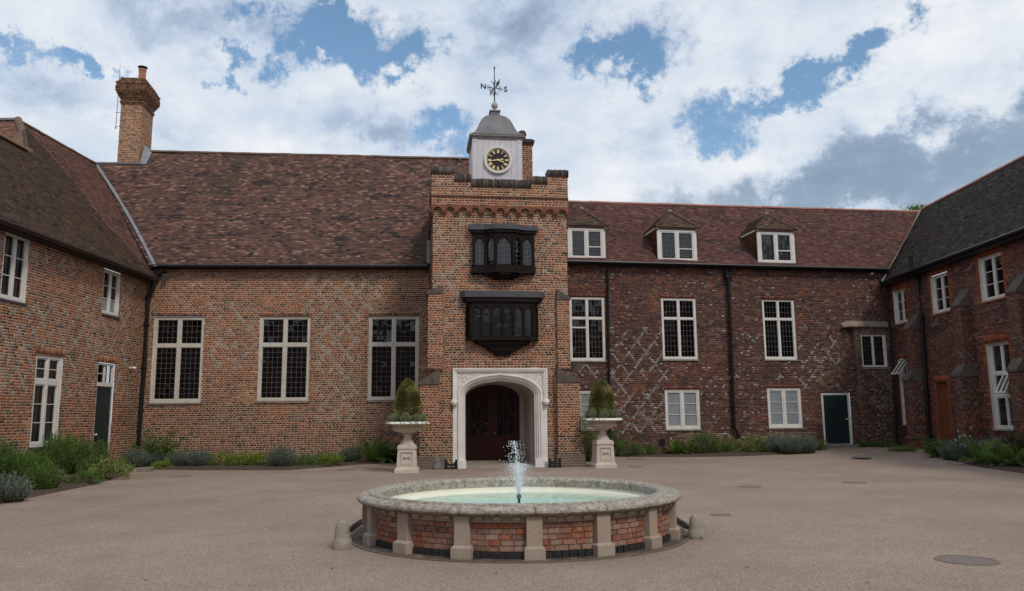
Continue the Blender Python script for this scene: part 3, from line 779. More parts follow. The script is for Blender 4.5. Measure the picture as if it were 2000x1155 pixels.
ridge_tiles(lwing, R2p+Vector((-3, 0, 0)), R2p, .10, LEAD, .5, 'ridge_roll')
backslope(LR, lp_[2], lp_[1], lwing)
mb = MB(); mb.add([LB.pt(-40, -.02, rt_), LB.pt(bp_[6][0], -.02, rt_), LB.pt(bp_[6][0], -.02, rt_)+Vector((-5, 0, -4)), LB.pt(-40, -.02, rt_)+Vector((-5, 0, -4))], [(0, 1, 2, 3)]); mb.build('rear_slope', RIDGB, lwing)
# verge of the nearer slope
v_ = MB()
for i in range(1, 6):
    a, b = bp_[i], bp_[i+1]; v_.add([LB.pt(a[0], .0, a[1]), LB.pt(b[0], .0, b[1]), LB.pt(b[0], -.5, b[1]), LB.pt(a[0], -.5, a[1])], [(0, 1, 2, 3)])
v_.build('verge', RIDGB, lwing)
# lead valley
va, vb = HR.pt(hp[5][0], .04, hp[5][1]), HR.pt(HR.px(300, 532)[0], .05, -.12)
m_ = MB()
vd = HR.d
rings = []
for i in range(13):
    k = i/12; p = va.lerp(vb, k)+HR.d*.10*math.sin(k*math.pi); ww = .06*(1+.12*math.sin(i*2.3))
    rings.append([p-vd*ww, p+vd*ww, p+vd*ww+HR.n*.02, p-vd*ww+HR.n*.02])
m_.sweep(rings); m_.build('lead_valley', mat('pale_lead', (.25, .27, .30), .5, col2=(.17, .18, .20), nscale=6), hall)
m_ = MB(); gp0, gp1 = LW.pt(-16, .42, ZL-.04), LW.pt(LW.px(300, 540, .42)[0], .42, ZL-.04)
m_.tube([gp0, gp1], .05, 8); m_.box(LW, -16, -.02, 0., .30, ZL-.14, ZL-.03); m_.build('gutter', mat('dirty_gutter', (.035, .028, .024), .7), lwing)
mb = MB(); mb.prism(LW, [(-15, 0), (-.0, 0), (-.0, .0)], 0, .0) if False else None
# small brick pilaster strip near the corner, string below the gutter
st_ = empty
# ================= tower
tower = empty('gatehouse_tower', TOW.pt(0, 0, 0), 'brick entrance tower with battlements, arched corbels and two black oriels', 'building')
tu0, tu1 = TOW.px(845, 480)[0], TOW.px(1107, 480)[0]
ZC = TOW.px(976, 406)[1]            # top of corbel arches
ZM = TOW.px(870, 341)[1]            # side merlon body top (below coping)
ZP = TOW.px(980, 368)[1]            # centre parapet body top
def towcol(u, z, rg, st):
    def one():
        v = nz(u, z, .6, 43)+.4*nz(u, z, 1.8, 48)
        if v > .33: return pick(rg, BUF if rg.random() < .5 else ORG)
        return pick(rg, ORG if rg.random() < .6 else BRN)
    if z < .9: return pick(rg, BRN if rg.random() < .6 else YEL)
    if 4.3 < z < 8.0 and abs(u-.35) > .7 and nz(u, z, 1.1, 77) > -.12:
        if st:
            a, b = diap(u-.06, z, 1.15, 1.3, .06), diap(u+.06, z, 1.15, 1.3, .06)
            if (a or b) and rg.random() < .75: return (pick(rg, GREYB) if a else one(), pick(rg, GREYB) if b else one())
        elif diap(u, z, 1.15, 1.3, .06) and rg.random() < .75: return pick(rg, GREYB)
    return one()
# doorway geometry (in tower u,z)
au0, zs_ = TOW.px(909, 775); au1, _ = TOW.px(1044.5, 773); zspr = TOW.px(976, 772)[1]; zap = TOW.px(977, 744)[1]
AC, AW = (au0+au1)/2, (au1-au0)/2; AR = zap-zspr
def archz(s): return AR*(1-.28*s)*(max(0, 1-s**4))**.6
def arch_path(c, hw, zsp, rise, n=28, z0=0.):
    pts = [(c-hw, z0), (c-hw, (zsp+z0)/2), (c-hw, zsp)]
    for i in range(1, n):
        a = math.pi*i/n; s = -math.cos(a)*1.0
        s = math.copysign(min(1, abs(s))**.85, s)
        pts.append((c+hw*s, zsp+rise*(1-.28*abs(s))*(max(0, 1-abs(s)**4))**.6))
    return pts+[(c+hw, zsp), (c+hw, (zsp+z0)/2), (c+hw, z0)]
SU = TOW.rect((884, 720), (1070, 719), (1069, 911), (884, 912)); SU = (SU[0], SU[1], 0, SU[3])
up_or = TOW.rect((922, 452), (1042, 454), (1040, 530), (922, 530)); lo_or = TOW.rect((908, 584), (1052, 584), (1050, 668), (908, 668))
brickwork(TOW, tower, tu0, tu1, 0, ZC+.0, [hrect(SU), hrect(up_or, -.05), hrect(lo_or, -.05)], towcol, 41, singles=299)
LS = Fr(TOW.pt(tu0, 0, 0)[:2], -TOW.n.xy if hasattr(TOW.n, 'xy') else (-TOW.n.x, -TOW.n.y)); LS.n = -TOW.d
RS = Fr(TOW.pt(tu1, 0, 0)[:2], (-TOW.n.x, -TOW.n.y)); RS.n = TOW.d.copy()
for f_, sd_ in ((LS, 42), (RS, 43)): brickwork(f_, tower, 0, 5.5, 0, ZC, [], towcol, sd_)
# parapet, proud of the wall
PW = .09
pu0, pu1 = tu0-.05, tu1+.05
mer = [(TOW.px(x_, 360)[0]) for x_ in (887, 920, 1037, 1068)]
zstep = TOW.px(903, 357)[1]; zstepR = TOW.px(1052, 360)[1]
def towtop(u, z, rg, st):
    top = ZM if (u < mer[0] or u > mer[3]) else (zstep if (u < mer[1] or u > mer[2]) else ZP)
    if z > top: return None
    return pick(rg, (BUF if rg.random() < .45 else ORG) if z > ZC+.35 else ORG)
def mask_top(z):
    o = []
    if z > ZP: o.append((mer[1], mer[2]))
    if z > zstep: o.append((mer[0], mer[3]))
    return o
brickwork(TOW, tower, pu0, pu1, ZC, ZM, [mask_top], towtop, 44, wbase=PW, header=.115)
for sgn, f_, ss in ((-1, LS, 45), (1, RS, 46)):
    brickwork(f_, tower, -PW, 5.5, ZC, ZM, [], lambda u, z, rg, st: pick(rg, ORG), ss, wbase=.05)
# parapet thickness and lead flat behind
m_ = MB()
m_.box(TOW, pu0+.01, pu1-.01, -.30, PW-.02, ZC+.05, ZP-.02)
m_.box(TOW, pu0+.01, mer[0]-.01, -.30, PW-.02, ZP-.03, ZM-.01); m_.box(TOW, mer[3]+.01, pu1-.01, -.30, PW-.02, ZP-.03, ZM-.01)
m_.box(TOW, mer[0], mer[1], -.30, PW-.02, ZP-.03, zstep-.01); m_.box(TOW, mer[2], mer[3], -.30, PW-.02, ZP-.03, zstep-.01)
m_.box(TOW, tu0+.02, tu1-.02, -5.4, -.02, ZC-.6, ZC+.1)
m_.box(LS, .2, 5.5, -.3, .03, ZC+.12, ZM-.02); m_.box(RS, .2, 5.5, -.3, .03, ZC+.12, ZM-.02)
m_.build('parapet_core', MORT, tower)
# dark coping bricks on edge
CPG = [(2, (.06, .05, .047)), (2, (.09, .075, .068)), (1, (.13, .11, .095)), (1, (.045, .04, .038))]
def coping(u0, u1, z0, h, name='coping'):
    V = []; C = []; rg = random.Random(int(u0*100)+7); n = int((u1-u0)/.072)
    for i in range(n):
        a = u0+(u1-u0)*i/n+.006; b = u0+(u1-u0)*(i+1)/n-.006; hh = h+rg.uniform(-.012, .012)
        V.append([list(TOW.pt(u, w_, z)) for z in (z0, z0+hh) for w_ in (-.32, PW+.035+rg.random()*.006) for u in (a, b)]); C.append(pick(rg, CPG))
    qmesh('coping_bricks', np.array(V), [(2, 3, 7, 6), (0, 2, 6, 4), (1, 5, 7, 3), (4, 6, 7, 5), (0, 1, 3, 2)], np.array(C), BRK, tower, 'stuff')
    c_ = MB(); c_.box(TOW, u0, u1, -.31, PW+.03, z0-.005, z0+h-.02); c_.build(name, MORTD, tower)
coping(pu0-.03, mer[0], ZM, .22); coping(mer[0], mer[1], zstep, .24); coping(mer[1], mer[2], ZP, .26); coping(mer[2], mer[3], zstep, .24); coping(mer[3], pu1+.03, ZM, .22)
# string course of tilted bricks above the arches
m_ = MB(); m_.box(TOW, pu0-.01, pu1+.01, 0, PW+.03, ZC+.30, ZC+.345); m_.box(LS, -.1, 5.4, 0.0, .085, ZC+.30, ZC+.345)
m_.build('string_course', mat('dark_string_brick', (.10, .05, .04), .9), tower)
# corbel arches
na = 11; step = (pu1-pu0)/na; ARC = mat('orange_corbel_brick', (.27, .105, .055), .9, col2=(.14, .065, .045), nscale=7, mottle=.2)
def corbel_arch(fr, ua, ub, zt, parent):
    c = (ua+ub)/2; ro_ = (ub-ua)/2; ri = ro_*.66; m = MB(); k = 10; zc = zt-ro_*.95
    for i in range(k):
        a, b = math.pi*i/k, math.pi*(i+1)/k
        P4 = [(c+ro_*math.cos(a), zc+ro_*.95*math.sin(a)), (c+ro_*math.cos(b), zc+ro_*.95*math.sin(b)), (c+ri*math.cos(b), zc+ri*math.sin(b)), (c+ri*math.cos(a), zc+ri*math.sin(a))]
        m.prism(fr, P4, 0.0, PW+.025)
        # fill between arch and course above
        m.prism(fr, [(c+ro_*math.cos(a), zc+ro_*.95*math.sin(a)), (c+ro_*math.cos(b), zc+ro_*.95*math.sin(b)), (c+ro_*math.cos(b), zt+.005), (c+ro_*math.cos(a), zt+.005)], 0, PW+.005)
    for sg in (-1, 1):
        uu = c+sg*(ro_+ri)/2; m.box(fr, uu-.05, uu+.05, 0, PW+.01, zc-.05, zc); m.box(fr, uu-.035, uu+.035, 0, PW-.03, zc-.11, zc-.05)
    return m.build('corbel_arch', ARC, parent)
for i in range(na): corbel_arch(TOW, pu0+step*i, pu0+step*(i+1), ZC+.02, tower)
for i in range(5): corbel_arch(LS, -.05+.36*i, -.05+.36*(i+1), ZC+.02, tower)

# oriels -----------------------------------------------------------------
def profile_bay(fr, us, ws, z0, z1, m, out=0.):
    """prism with plan polygon us/ws from wall, between z0 and z1"""
    n = len(us); vs = [fr.pt(u, w_, z) for z in (z0, z1) for u, w_ in zip(us, ws)]
    m.add(vs, [tuple(range(n)), tuple(range(n, 2*n))] + [(i, (i+1) % n, n+(i+1) % n, n+i) for i in range(n)])
def oriel(kind, r, hood, sillr, lights, bow):
    u0, u1, z0, z1 = r; c = (u0+u1)/2
    ob = empty('oriel_window', TOW.pt(c, 0, z0)); COL.objects.unlink(ob)
    m = MB()
    # plan outline: list of (u,w)
    plan = bow(u0, u1)
    def scaled(k, e_): return [(c+(u-c)*k, w_+e_ if w_ > .001 else w_) for u, w_ in plan]
    # posts and rails following the plan
    top = MB(); pl = [(plan[0][0], 0)]+plan+[(plan[-1][0], 0)]
    h = z1-z0
    profile_bay(TOW, [p[0] for p in pl], [p[1]+.02 for p in pl], z1-.12*h, z1, m)
    profile_bay(TOW, [p[0] for p in pl], [p[1]+.02 for p in pl], z0, z0+.06*h, m)
    win = m.build('oriel', TIMBER, tower)
    # hood
    hm = MB(); hz0, hz1, hu0, hu1 = hood
    ho = [(c+(u-c)*((hu1-hu0)/(u1-u0)), w_+.10) for u, w_ in plan]; hl = [(ho[0][0], 0)]+ho+[(ho[-1][0], 0)]
    profile_bay(TOW, [p[0] for p in hl], [p[1] for p in hl], hz0, hz1, hm); hm.build('lead_hood', LEADD, win)
    h2 = MB(); hl2 = [(c+(p[0]-c)*.93, p[1]-.03 if p[1] > .05 else 0) for p in hl]; profile_bay(TOW, [p[0] for p in hl2], [p[1] for p in hl2], z1, hz0-.004, h2); h2.build('cornice', TIMBER, win)
    # lights between posts
    segs = []
    for i in range(len(plan)-1):
        a, b = Vector(plan[i]), Vector(plan[i+1]); n_ = lights[i]
        if (b-a).length < .2: continue
        for k in range(n_): segs.append((a.lerp(b, k/n_), a.lerp(b, (k+1)/n_)))
    zb, zt = z0+.06*h, z1-.12*h
    posts = MB(); tr = MB(); pan = []; cm = MB()
    for a, b in segs:
        A, B = TOW.pt(a.x, a.y, 0), TOW.pt(b.x, b.y, 0); d2 = (B-A); ln = d2.length; f = Fr(A[:2], (d2.x, d2.y)); f.n = Vector((f.d.y, -f.d.x, 0))
        pw = .038
        posts.box(f, -pw, pw, -.09, .035, zb, zt); posts.box(f, ln-pw, ln+pw, -.088, .033, zb, zt)
        hw_ = (ln-2*pw)/2; cc = ln/2; rise = hw_*1.25; zsp = zt-rise-.02; k = 8
        for i in range(k):     # tracery head
            s0, s1 = -1+2*i/k, -1+2*(i+1)/k
            y0, y1 = zsp+rise*(1-abs(s0)**1.7)*.95, zsp+rise*(1-abs(s1)**1.7)*.95
            tr.prism(f, [(cc+hw_*s0, y0), (cc+hw_*s1, y1), (cc+hw_*s1, zt), (cc+hw_*s0, zt)], -.06, .012)
        pan.append([list(f.pt(pw, -.045, zb)), list(f.pt(ln-pw, -.045, zb)), list(f.pt(ln-pw, -.045, zt)), list(f.pt(pw, -.045, zt))])
        if kind == 'up':
            nx_, ny_ = 2, 6
            for q in range(1, ny_): cm.box(f, pw, ln-pw, -.045, -.036, zb+(zt-zb)*q/ny_-.006, zb+(zt-zb)*q/ny_+.006)
            cm.box(f, cc-.006, cc+.006, -.045, -.035, zb, zt)
        else:
            s = (ln-2*pw)/3
            for sg in (1, -1):
                k0 = -8
                while k0 < 22:
                    u_a = k0*s; z_a = zb
                    # line u = u_a + sg*t*s , z = zb + t*s*1.35
                    pts = []
                    for t_ in np.linspace(0, (zt-zb)/(s*1.35), 40):
                        uu = u_a+sg*t_*s
                        if -.001 <= uu <= ln-2*pw+.001: pts.append((uu, zb+t_*s*1.35))
                    if len(pts) > 1:
                        (x0, y0), (x1, y1) = pts[0], pts[-1]; x0 += pw; x1 += pw
                        dx, dy = x1-x0, y1-y0; q = math.hypot(dx, dy); ox, oy = -dy/q*.006, dx/q*.006
                        cm.prism(f, [(x0-ox, y0-oy), (x1-ox, y1-oy), (x1+ox, y1+oy), (x0+ox, y0+oy)], -.045, -.036)
                    k0 += 1
    posts.build('mullions', TIMBER, win); tr.build('tracery', TIMBER, win); cm.build('leading', CAME if kind == 'up' else mat('oriel_cames', (.04, .04, .045), .5), win)
    for q in pan:
        g_ = MB(); g_.add([Vector(p) for p in q], [(0, 1, 2, 3)]); g_.build('pane', ORG_GLASS if kind == 'up' else GLASS, win)
    bk = MB(); bk.box(TOW, u0+.03, u1-.03, -.5, -.48, z0, z1); bk.box(TOW, u0+.02, u0+.04, -.5, 0, z0, z1); bk.box(TOW, u1-.04, u1-.02, -.5, 0, z0, z1); bk.build('room_interior', ROOM, win)
    return win, plan, c
ORG_GLASS = glass_mat('old_greenish_glass', (.45, .5, .5), .06, 1.75)
hoodU = (*sorted([TOW.px(985, 453)[1], TOW.px(985, 443.5)[1]]), TOW.px(917, 448)[0], TOW.px(1051, 450)[0])
def bowU(a, b):
    c = (a+b)/2; w3 = (b-a)*.30
    return [(a, .16), (c-w3, .16), (c-w3*.5, .34), (c+w3*.5, .34), (c+w3, .16), (b, .16)]
r_ = TOW.rect((924, 458), (1041, 459), (1039, 524), (925, 524))
winU, planU, cU = oriel('up', r_, hoodU, None, [1, 1, 1, 1, 1], bowU)
m_ = MB(); pl = [(p[0]+(.06 if p[0] > cU else -.06) if abs(p[0]-cU) > .9 else p[0], p[1]+.09) for p in planU]; pl = [(pl[0][0], 0)]+pl+[(pl[-1][0], 0)]
profile_bay(TOW, [p[0] for p in pl], [p[1] for p in pl], r_[2]-.20, r_[2]+.0, m_)
for k, (s, d_) in enumerate(((.62, .30), (.48, .22), (.34, .15))):
    q = [(cU+(p[0]-cU)*s, max(0, p[1]-.02-k*.06)) for p in pl]; profile_bay(TOW, [p[0] for p in q], [p[1] for p in q], r_[2]-.20-.06*(k+1), r_[2]-.20-.06*k, m_)
m_.build('corbelled_sill', TIMBER, winU)
hoodL = (*sorted([TOW.px(980, 584)[1], TOW.px(980, 572)[1]]), TOW.px(899, 577)[0], TOW.px(1062, 579)[0])
r_ = TOW.rect((911, 592), (1050, 593), (1047, 663), (912, 662))
def bowL(a, b):
    c = (a+b)/2; w3 = (b-a)*.30
    return [(a, .02), (a+.12, .26), (c-w3*.5, .30), (c+w3*.5, .30), (b-.12, .26), (b, .02)]
winL, planL, cL = oriel('lo', r_, hoodL, None, [1, 2, 2, 2, 1], bowL)
m_ = MB(); pl = [(cL+(p[0]-cL)*1.03, p[1]+.05) for p in planL]; pl = [(pl[0][0], 0)]+pl+[(pl[-1][0], 0)]
profile_bay(TOW, [p[0] for p in pl], [p[1] for p in pl], r_[2]-.06, r_[2]-.0, m_)
ks = [(.80, .85), (.74, .8), (.66, .7), (.56, .6), (.47, .55), (.40, .5), (.32, .42), (.25, .34), (.2, .28)]
zz = r_[2]-.06
for i, (s, d_) in enumerate(ks):
    q = [(cL+(p[0]-cL)*s, p[1]*d_) for p in pl]; h_ = .055 if i % 2 else .05; profile_bay(TOW, [p[0] for p in q], [p[1] for p in q], zz-h_, zz, m_); zz -= h_+.0005
m_.build('corbelled_sill', TIMBER, winL)

# porch surround ----------------------------------------------------------
porch_w = .03
def sweep_arch(fr, prof, c, hw, zsp, rise, z0=0.):
    """prof: list of (offset outward from the opening, w)"""
    path = arch_path(c, hw, zsp, rise, z0=z0); rings = []
    for i, (u, z) in enumerate(path):
        a, b = path[max(0, i-1)], path[min(len(path)-1, i+1)]; t = Vector((b[0]-a[0], b[1]-a[1])).normalized(); nn_ = Vector((-t.y, t.x))
        rings.append([fr.pt(u+nn_.x*o, w_, z+nn_.y*o) for o, w_ in prof])
    m = MB(); k = len(prof); vs = [p for r_2 in rings for p in r_2]
    m.add(vs, [(i*k+a, i*k+a+1, (i+1)*k+a+1, (i+1)*k+a) for i in range(len(rings)-1) for a in range(k-1)])
    return m
prof = [(0, -.5), (0, -.14), (.03, -.12), (.05, -.09), (.06, -.06), (.085, -.055), (.10, -.02), (.11, .0), (.145, .005), (.16, .03), (.175, .05), (.215, .055), (.235, .04), (.24, .01), (.24, -.04)]
m_ = sweep_arch(TOW, prof, AC, AW, zspr, AR); mo = m_.build('arch_moulding', PORCH, tower, smooth=False)
# spandrel plate: region between arch outer and surround rectangle
path = arch_path(AC, AW+.235, zspr, AR+.2)
m_ = MB(); pts = [p for p in path]
for i in range(len(pts)-1):
    a, b = pts[i], pts[i+1]
    if b[0]-a[0] > 1e-5: m_.add([TOW.pt(a[0], .0, a[1]-.05), TOW.pt(b[0], .0, b[1]-.05), TOW.pt(b[0], .0, SU[3]-.02), TOW.pt(a[0], .0, SU[3]-.02)], [(0, 1, 2, 3)])
m_.box(TOW, SU[0]+.01, AC-AW-.22, -.05, .0, .0, SU[3]-.02); m_.box(TOW, AC+AW+.22, SU[1]-.01, -.05, .0, .0, SU[3]-.02)
m_.build('spandrel', PORCH, tower)
m_ = MB(); t_ = .10
for k, (ti, wo_) in enumerate(((.05, .10), (.10, .075), (.135, .045))):
    e0 = (0, .05, .10)[k]
    m_.box(TOW, SU[0]+e0, SU[1]-e0, .0, wo_, SU[3]-ti, SU[3]-e0)
    zlow = TOW.px(890, 786)[1]
    m_.box(TOW, SU[0]+e0, SU[0]+ti, .0, wo_-.002, zlow if k < 2 else zspr+.1, SU[3]-ti-.0); m_.box(TOW, SU[1]-ti, SU[1]-e0, .0, wo_-.002, zlow if k < 2 else zspr+.1, SU[3]-ti)
m_.build('label_mould', PORCH, tower)
for sg, uu in ((-1, SU[0]+.05), (1, SU[1]-.05)):
    h = MB(); c_ = TOW.pt(uu, .09, zlow-.02); h.ball(c_, .085, 12, (1, .9, 1.2)); h.ball(c_+TOW.n*.08, .022, 6, (1, 1, 1.6)); h.ball(c_+TOW.n*.06+Vector((0, 0, -.05)), .03, 6, (1.4, 1, .6))
    for q in range(9):
        a = math.pi*(q/8); h.ball(c_+TOW.d*math.cos(a)*.085+Vector((0, 0, .02+math.sin(a)*.085))+TOW.n*.01, .03, 6)
    h.build('carved_head', PORCH, tower, smooth=True)
# carved foliage in spandrels
rg = random.Random(4)
for sg in (-1, 1):
    h = MB()
    for q in range(420):
        s = rg.uniform(.30, 1.12); u = AC+sg*(AW+.2)*s; lo = zspr+(AR+.20)*(1-.28*min(1, s))*(max(0, 1-min(1, s)**4))**.6+.07; hi = SU[3]-.16
        if abs(u-AC) > SU[1]-AC-.17: continue
        z = rg.uniform(max(lo, zspr+.05), hi) if hi > lo else None
        if z is None or hi-lo < .05: continue
        h.ball(TOW.pt(u, .004, z), rg.uniform(.012, .022), 5, (1.2, 1, 1))
    h.build('spandrel_carving', PORCH, tower, kind='stuff')
for sg in (-1, 1):
    p_ = MB(); e_ = AC+sg*AW; o_ = SU[0] if sg < 0 else SU[1]
    a, b = sorted((e_+sg*-.02, o_)); p_.box(TOW, a, b, -.16, .10, 0, .22); p_.box(TOW, a+.01, b-.01, -.15, .085, .22, .25); p_.build('jamb_plinth', PORCH, tower)
# passage
PD = 2.35; m_ = MB(); path = arch_path(AC, AW, zspr, AR); BW = AW-.17; bpath = arch_path(AC, BW, zspr-.02, AR, z0=.1)
vs = [TOW.pt(u, -.14, z) for u, z in path]+[TOW.pt(u, -PD, z) for u, z in path]; n_ = len(path)
m_.add(vs, [(i, i+1, n_+i+1, n_+i) for i in range(n_-1)])
# back wall ring around inner door
m_.add([TOW.pt(u, -PD, z) for u, z in path]+[TOW.pt(u, -PD+.001, z) for u, z in bpath], [(i, i+1, n_+i+1, n_+i) for i in range(n_-1)])
m_.add([TOW.pt(u, -PD+.001, z) for u, z in bpath]+[TOW.pt(u, -PD-.12, z) for u, z in bpath], [(i, i+1, n_+i+1, n_+i) for i in range(n_-1)])
m_.build('passage', PLAST, tower)
f_ = MB(); f_.box(TOW, AC-AW, AC+AW, -PD-.3, .06, 0.0, .05); f_.box(TOW, AC-AW, AC+AW, -PD-.3, -PD+.35, .05, .1); f_.build('threshold', mat('porch_paving', (.35, .31, .28), .85, col2=(.27, .24, .21), nscale=3), tower)
# red doors
def leaf(c0, c1, sgn):
    d = MB(); w0, w1 = -PD-.12, -PD-.06; zb = .1; stile = .15
    ptsx = np.linspace(c0, c1, 13)
    def topz(u):
        s = abs(u-AC)/BW; return zspr-.02+AR*(1-.28*s)*(max(0, 1-s**4))**.6-.005
    zr = TOW.px(950, 852, -PD)[1]; zg1 = TOW.px(950, 771, -PD)[1]
    # solid slab in strips with hole for the glass
    for a, b in zip(ptsx[:-1], ptsx[1:]):
        in_ = a >= c0+stile-.03 and b <= c1-stile+.03
        ta, tb = topz(a), topz(b)
        if in_:
            d.prism(TOW, [(a, zb), (b, zb), (b, zr), (a, zr)], w0, w1); d.prism(TOW, [(a, zg1+.02), (b, zg1+.02), (b, max(tb, zg1+.03)), (a, max(ta, zg1+.03))], w0, w1)
        else: d.prism(TOW, [(a, zb), (b, zb), (b, tb), (a, ta)], w0, w1)
    gl = c0+stile+.02; gr = c1-stile-.02
    # raised mouldings below
    for (a, b, c, e_) in ((c0+.16, (c0+c1)/2-.04, .3, zr-.12), ((c0+c1)/2+.04, c1-.16, .3, zr-.12)):
        for (x0, x1, y0, y1) in ((a, b, c, c+.03), (a, b, e_-.03, e_), (a, a+.03, c+.03, e_-.03), (b-.03, b, c+.03, e_-.03)): d.box(TOW, x0, x1, w1, w1+.018, y0, y1)
    o = d.build('door', DOORR, tower)
    g_ = MB(); g_.add([TOW.pt(gl-.06, w1-.03, zr), TOW.pt(gr+.06, w1-.03, zr), TOW.pt(gr+.06, w1-.03, zg1+.02), TOW.pt(gl-.06, w1-.03, zg1+.02)], [(0, 1, 2, 3)])
    g_.build('pane', GLASS, o)
    b_ = MB()
    for k in range(1, 3): uu = gl+(gr-gl)*k/3; b_.box(TOW, uu-.012, uu+.012, w1-.03, w1-.01, zr, zg1+.02)
    for k in range(1, 3): z2 = zr+(zg1-zr)*k/3; b_.box(TOW, gl-.04, gr+.04, w1-.03, w1-.012, z2-.012, z2+.012)
    b_.build('glazing_bars', DOORR, o)
    return o, w1
o1, w1 = leaf(AC-BW, AC-.003, -1); o2, w1 = leaf(AC+.003, AC+BW, 1)
k_ = MB(); k_.ball(TOW.pt(AC+.07, w1+.05, 1.0), .035, 8); k_.build('door_knob', mat('brass', (.6, .5, .35), .3, metal=.8), o2)
m_ = MB(); m_.box(TOW, AC-1.3, AC+1.3, -PD-1.6, -PD-1.5, 0, 3.6); m_.box(TOW, AC-1.3, AC-1.28, -PD-1.5, -PD-.15, 0, 3.6); m_.box(TOW, AC+1.28, AC+1.3, -PD-1.5, -PD-.15, 0, 3.6); m_.box(TOW, AC-1.3, AC+1.3, -PD-1.5, -PD-.15, 3.5, 3.6); m_.build('room_interior', ROOM, tower)

# buttresses of the tower
def buttress(fr, parent, ua, ub, stages, colf, seed, mo=MORTR, capm=STONEG, side_l=True, side_r=True, header=.118):
    """stages: (z0, z1, projection, cap rise): brick shaft then sloping cap back to the next stage"""
    for i, (z0, z1, w1, cap) in enumerate(stages):
        wn = stages[i+1][2] if i+1 < len(stages) else 0.0
        brickwork(fr, parent, ua, ub, z0, z1, [], colf, seed+i, wbase=w1, header=header, mortar=mo, mort=.014)
        for (on, uu, dn, sg) in ((side_l, ua, -1, 1), (side_r, ub, 1, -1)):
            if not on: continue
            f = Fr(fr.pt(uu, 0, 0)[:2], (fr.n.x, fr.n.y)); f.n = fr.d*dn
            brickwork(f, parent, 0, w1, z0, z1, [], colf, seed+50+i+dn, header=header, mortar=mo, mort=.014)
        m = MB(); e_ = .035
        P = [(w1+e_, z1+.002), (w1+e_, z1+.07), (wn, z1+cap), (0, z1+cap), (0, z1+.002)]
        vs = [fr.pt(u, w_, z) for u in (ua-.02, ub+.02) for w_, z in P]; k = len(P)
        m.add(vs, [tuple(range(k)), tuple(range(k, 2*k))]+[(a, (a+1) % k, k+(a+1) % k, k+a) for a in range(k)])
        m.build('cap_stone', capm, parent)
tz = lambda y: TOW.px(850, y)[1]
ul0 = TOW.px(834, 640, .12)[0]; ul1 = TOW.px(862, 640, .12)[0]
bcol = lambda u, z, rg, st: pick(rg, (ORG if z > 1 else BRN))
def lateral(sg, xo, xi, w1, zlo, zhi, ztop_, seed):
    uo, ui = TOW.px(xo, 850, w1)[0], TOW.px(xi, 850, w1)[0]; a, b = min(uo, ui), max(uo, ui)
    brickwork(TOW, tower, a, b, zlo, zhi, [], bcol, seed, wbase=w1)
    for uu, dn in ((a, -1), (b, 1)):
        f = Fr(TOW.pt(uu, w1, 0)[:2], (-TOW.n.x, -TOW.n.y)); f.n = TOW.d*dn
        brickwork(f, tower, 0, .9, zlo, zhi, [], bcol, seed+dn+5)
    # courses stepping in under the weathering, then the sloping stones
    n_ = 3; e_ = uo+sg*.05
    for k in range(n_):
        z0 = zhi+(ztop_-zhi)*k/n_; z1 = zhi+(ztop_-zhi)*(k+1)/n_; m = MB()
        u0_ = e_+(ui-e_)*k/n_; u1_ = e_+(ui-e_)*(k+1)/n_-sg*.006*-1
        m.prism(TOW, [(u0_, zhi-.03), (u0_, z0+.035), (u1_, z1+.03), (u1_, zhi-.03)], -.9, w1+.04-k*.003)
        m.build('weathering_stone', STONEG, tower)
lateral(-1, 819, 858, .22, 0, tz(750), tz(722), 200); lateral(-1, 834, 864, .10, tz(722), tz(573), tz(560), 210)
lateral(1, 1135, 1090, .22, 0, tz(747), tz(721), 220); lateral(1, 1117, 1092, .10, tz(721), tz(582), tz(566), 230)
m_ = MB(); m_.box(TOW, TOW.px(817, 850, .3)[0], TOW.px(871, 850, .3)[0], -.8, .27, 0, .38)
PLB = brick_tex('mossy_plinth_brick', (.15, .10, .075), (.10, .075, .055), (.22, .18, .14)); m_.build('plinth', PLB, tower); m_ = MB(); m_.box(TOW, TOW.px(1088, 850, .3)[0], TOW.px(1143, 850, .3)[0], -.8, .28, 0, .38); m_.build('plinth', PLB, tower)
# lead chute + short downpipe at the left of tower
pipe(HALL, hall, ((838, 440), (838, 520), (842, 560), (838, 690)), .05, .3)
m_ = MB(); q = HALL.px(837, 470, .45); m_.box(HALL, q[0]-.06, q[0]+.06, .3, .5, HALL.px(837, 515, .45)[1], HALL.px(837, 470, .45)[1]); m_.build('lead_chute', MATS['pale_lead'], hall)

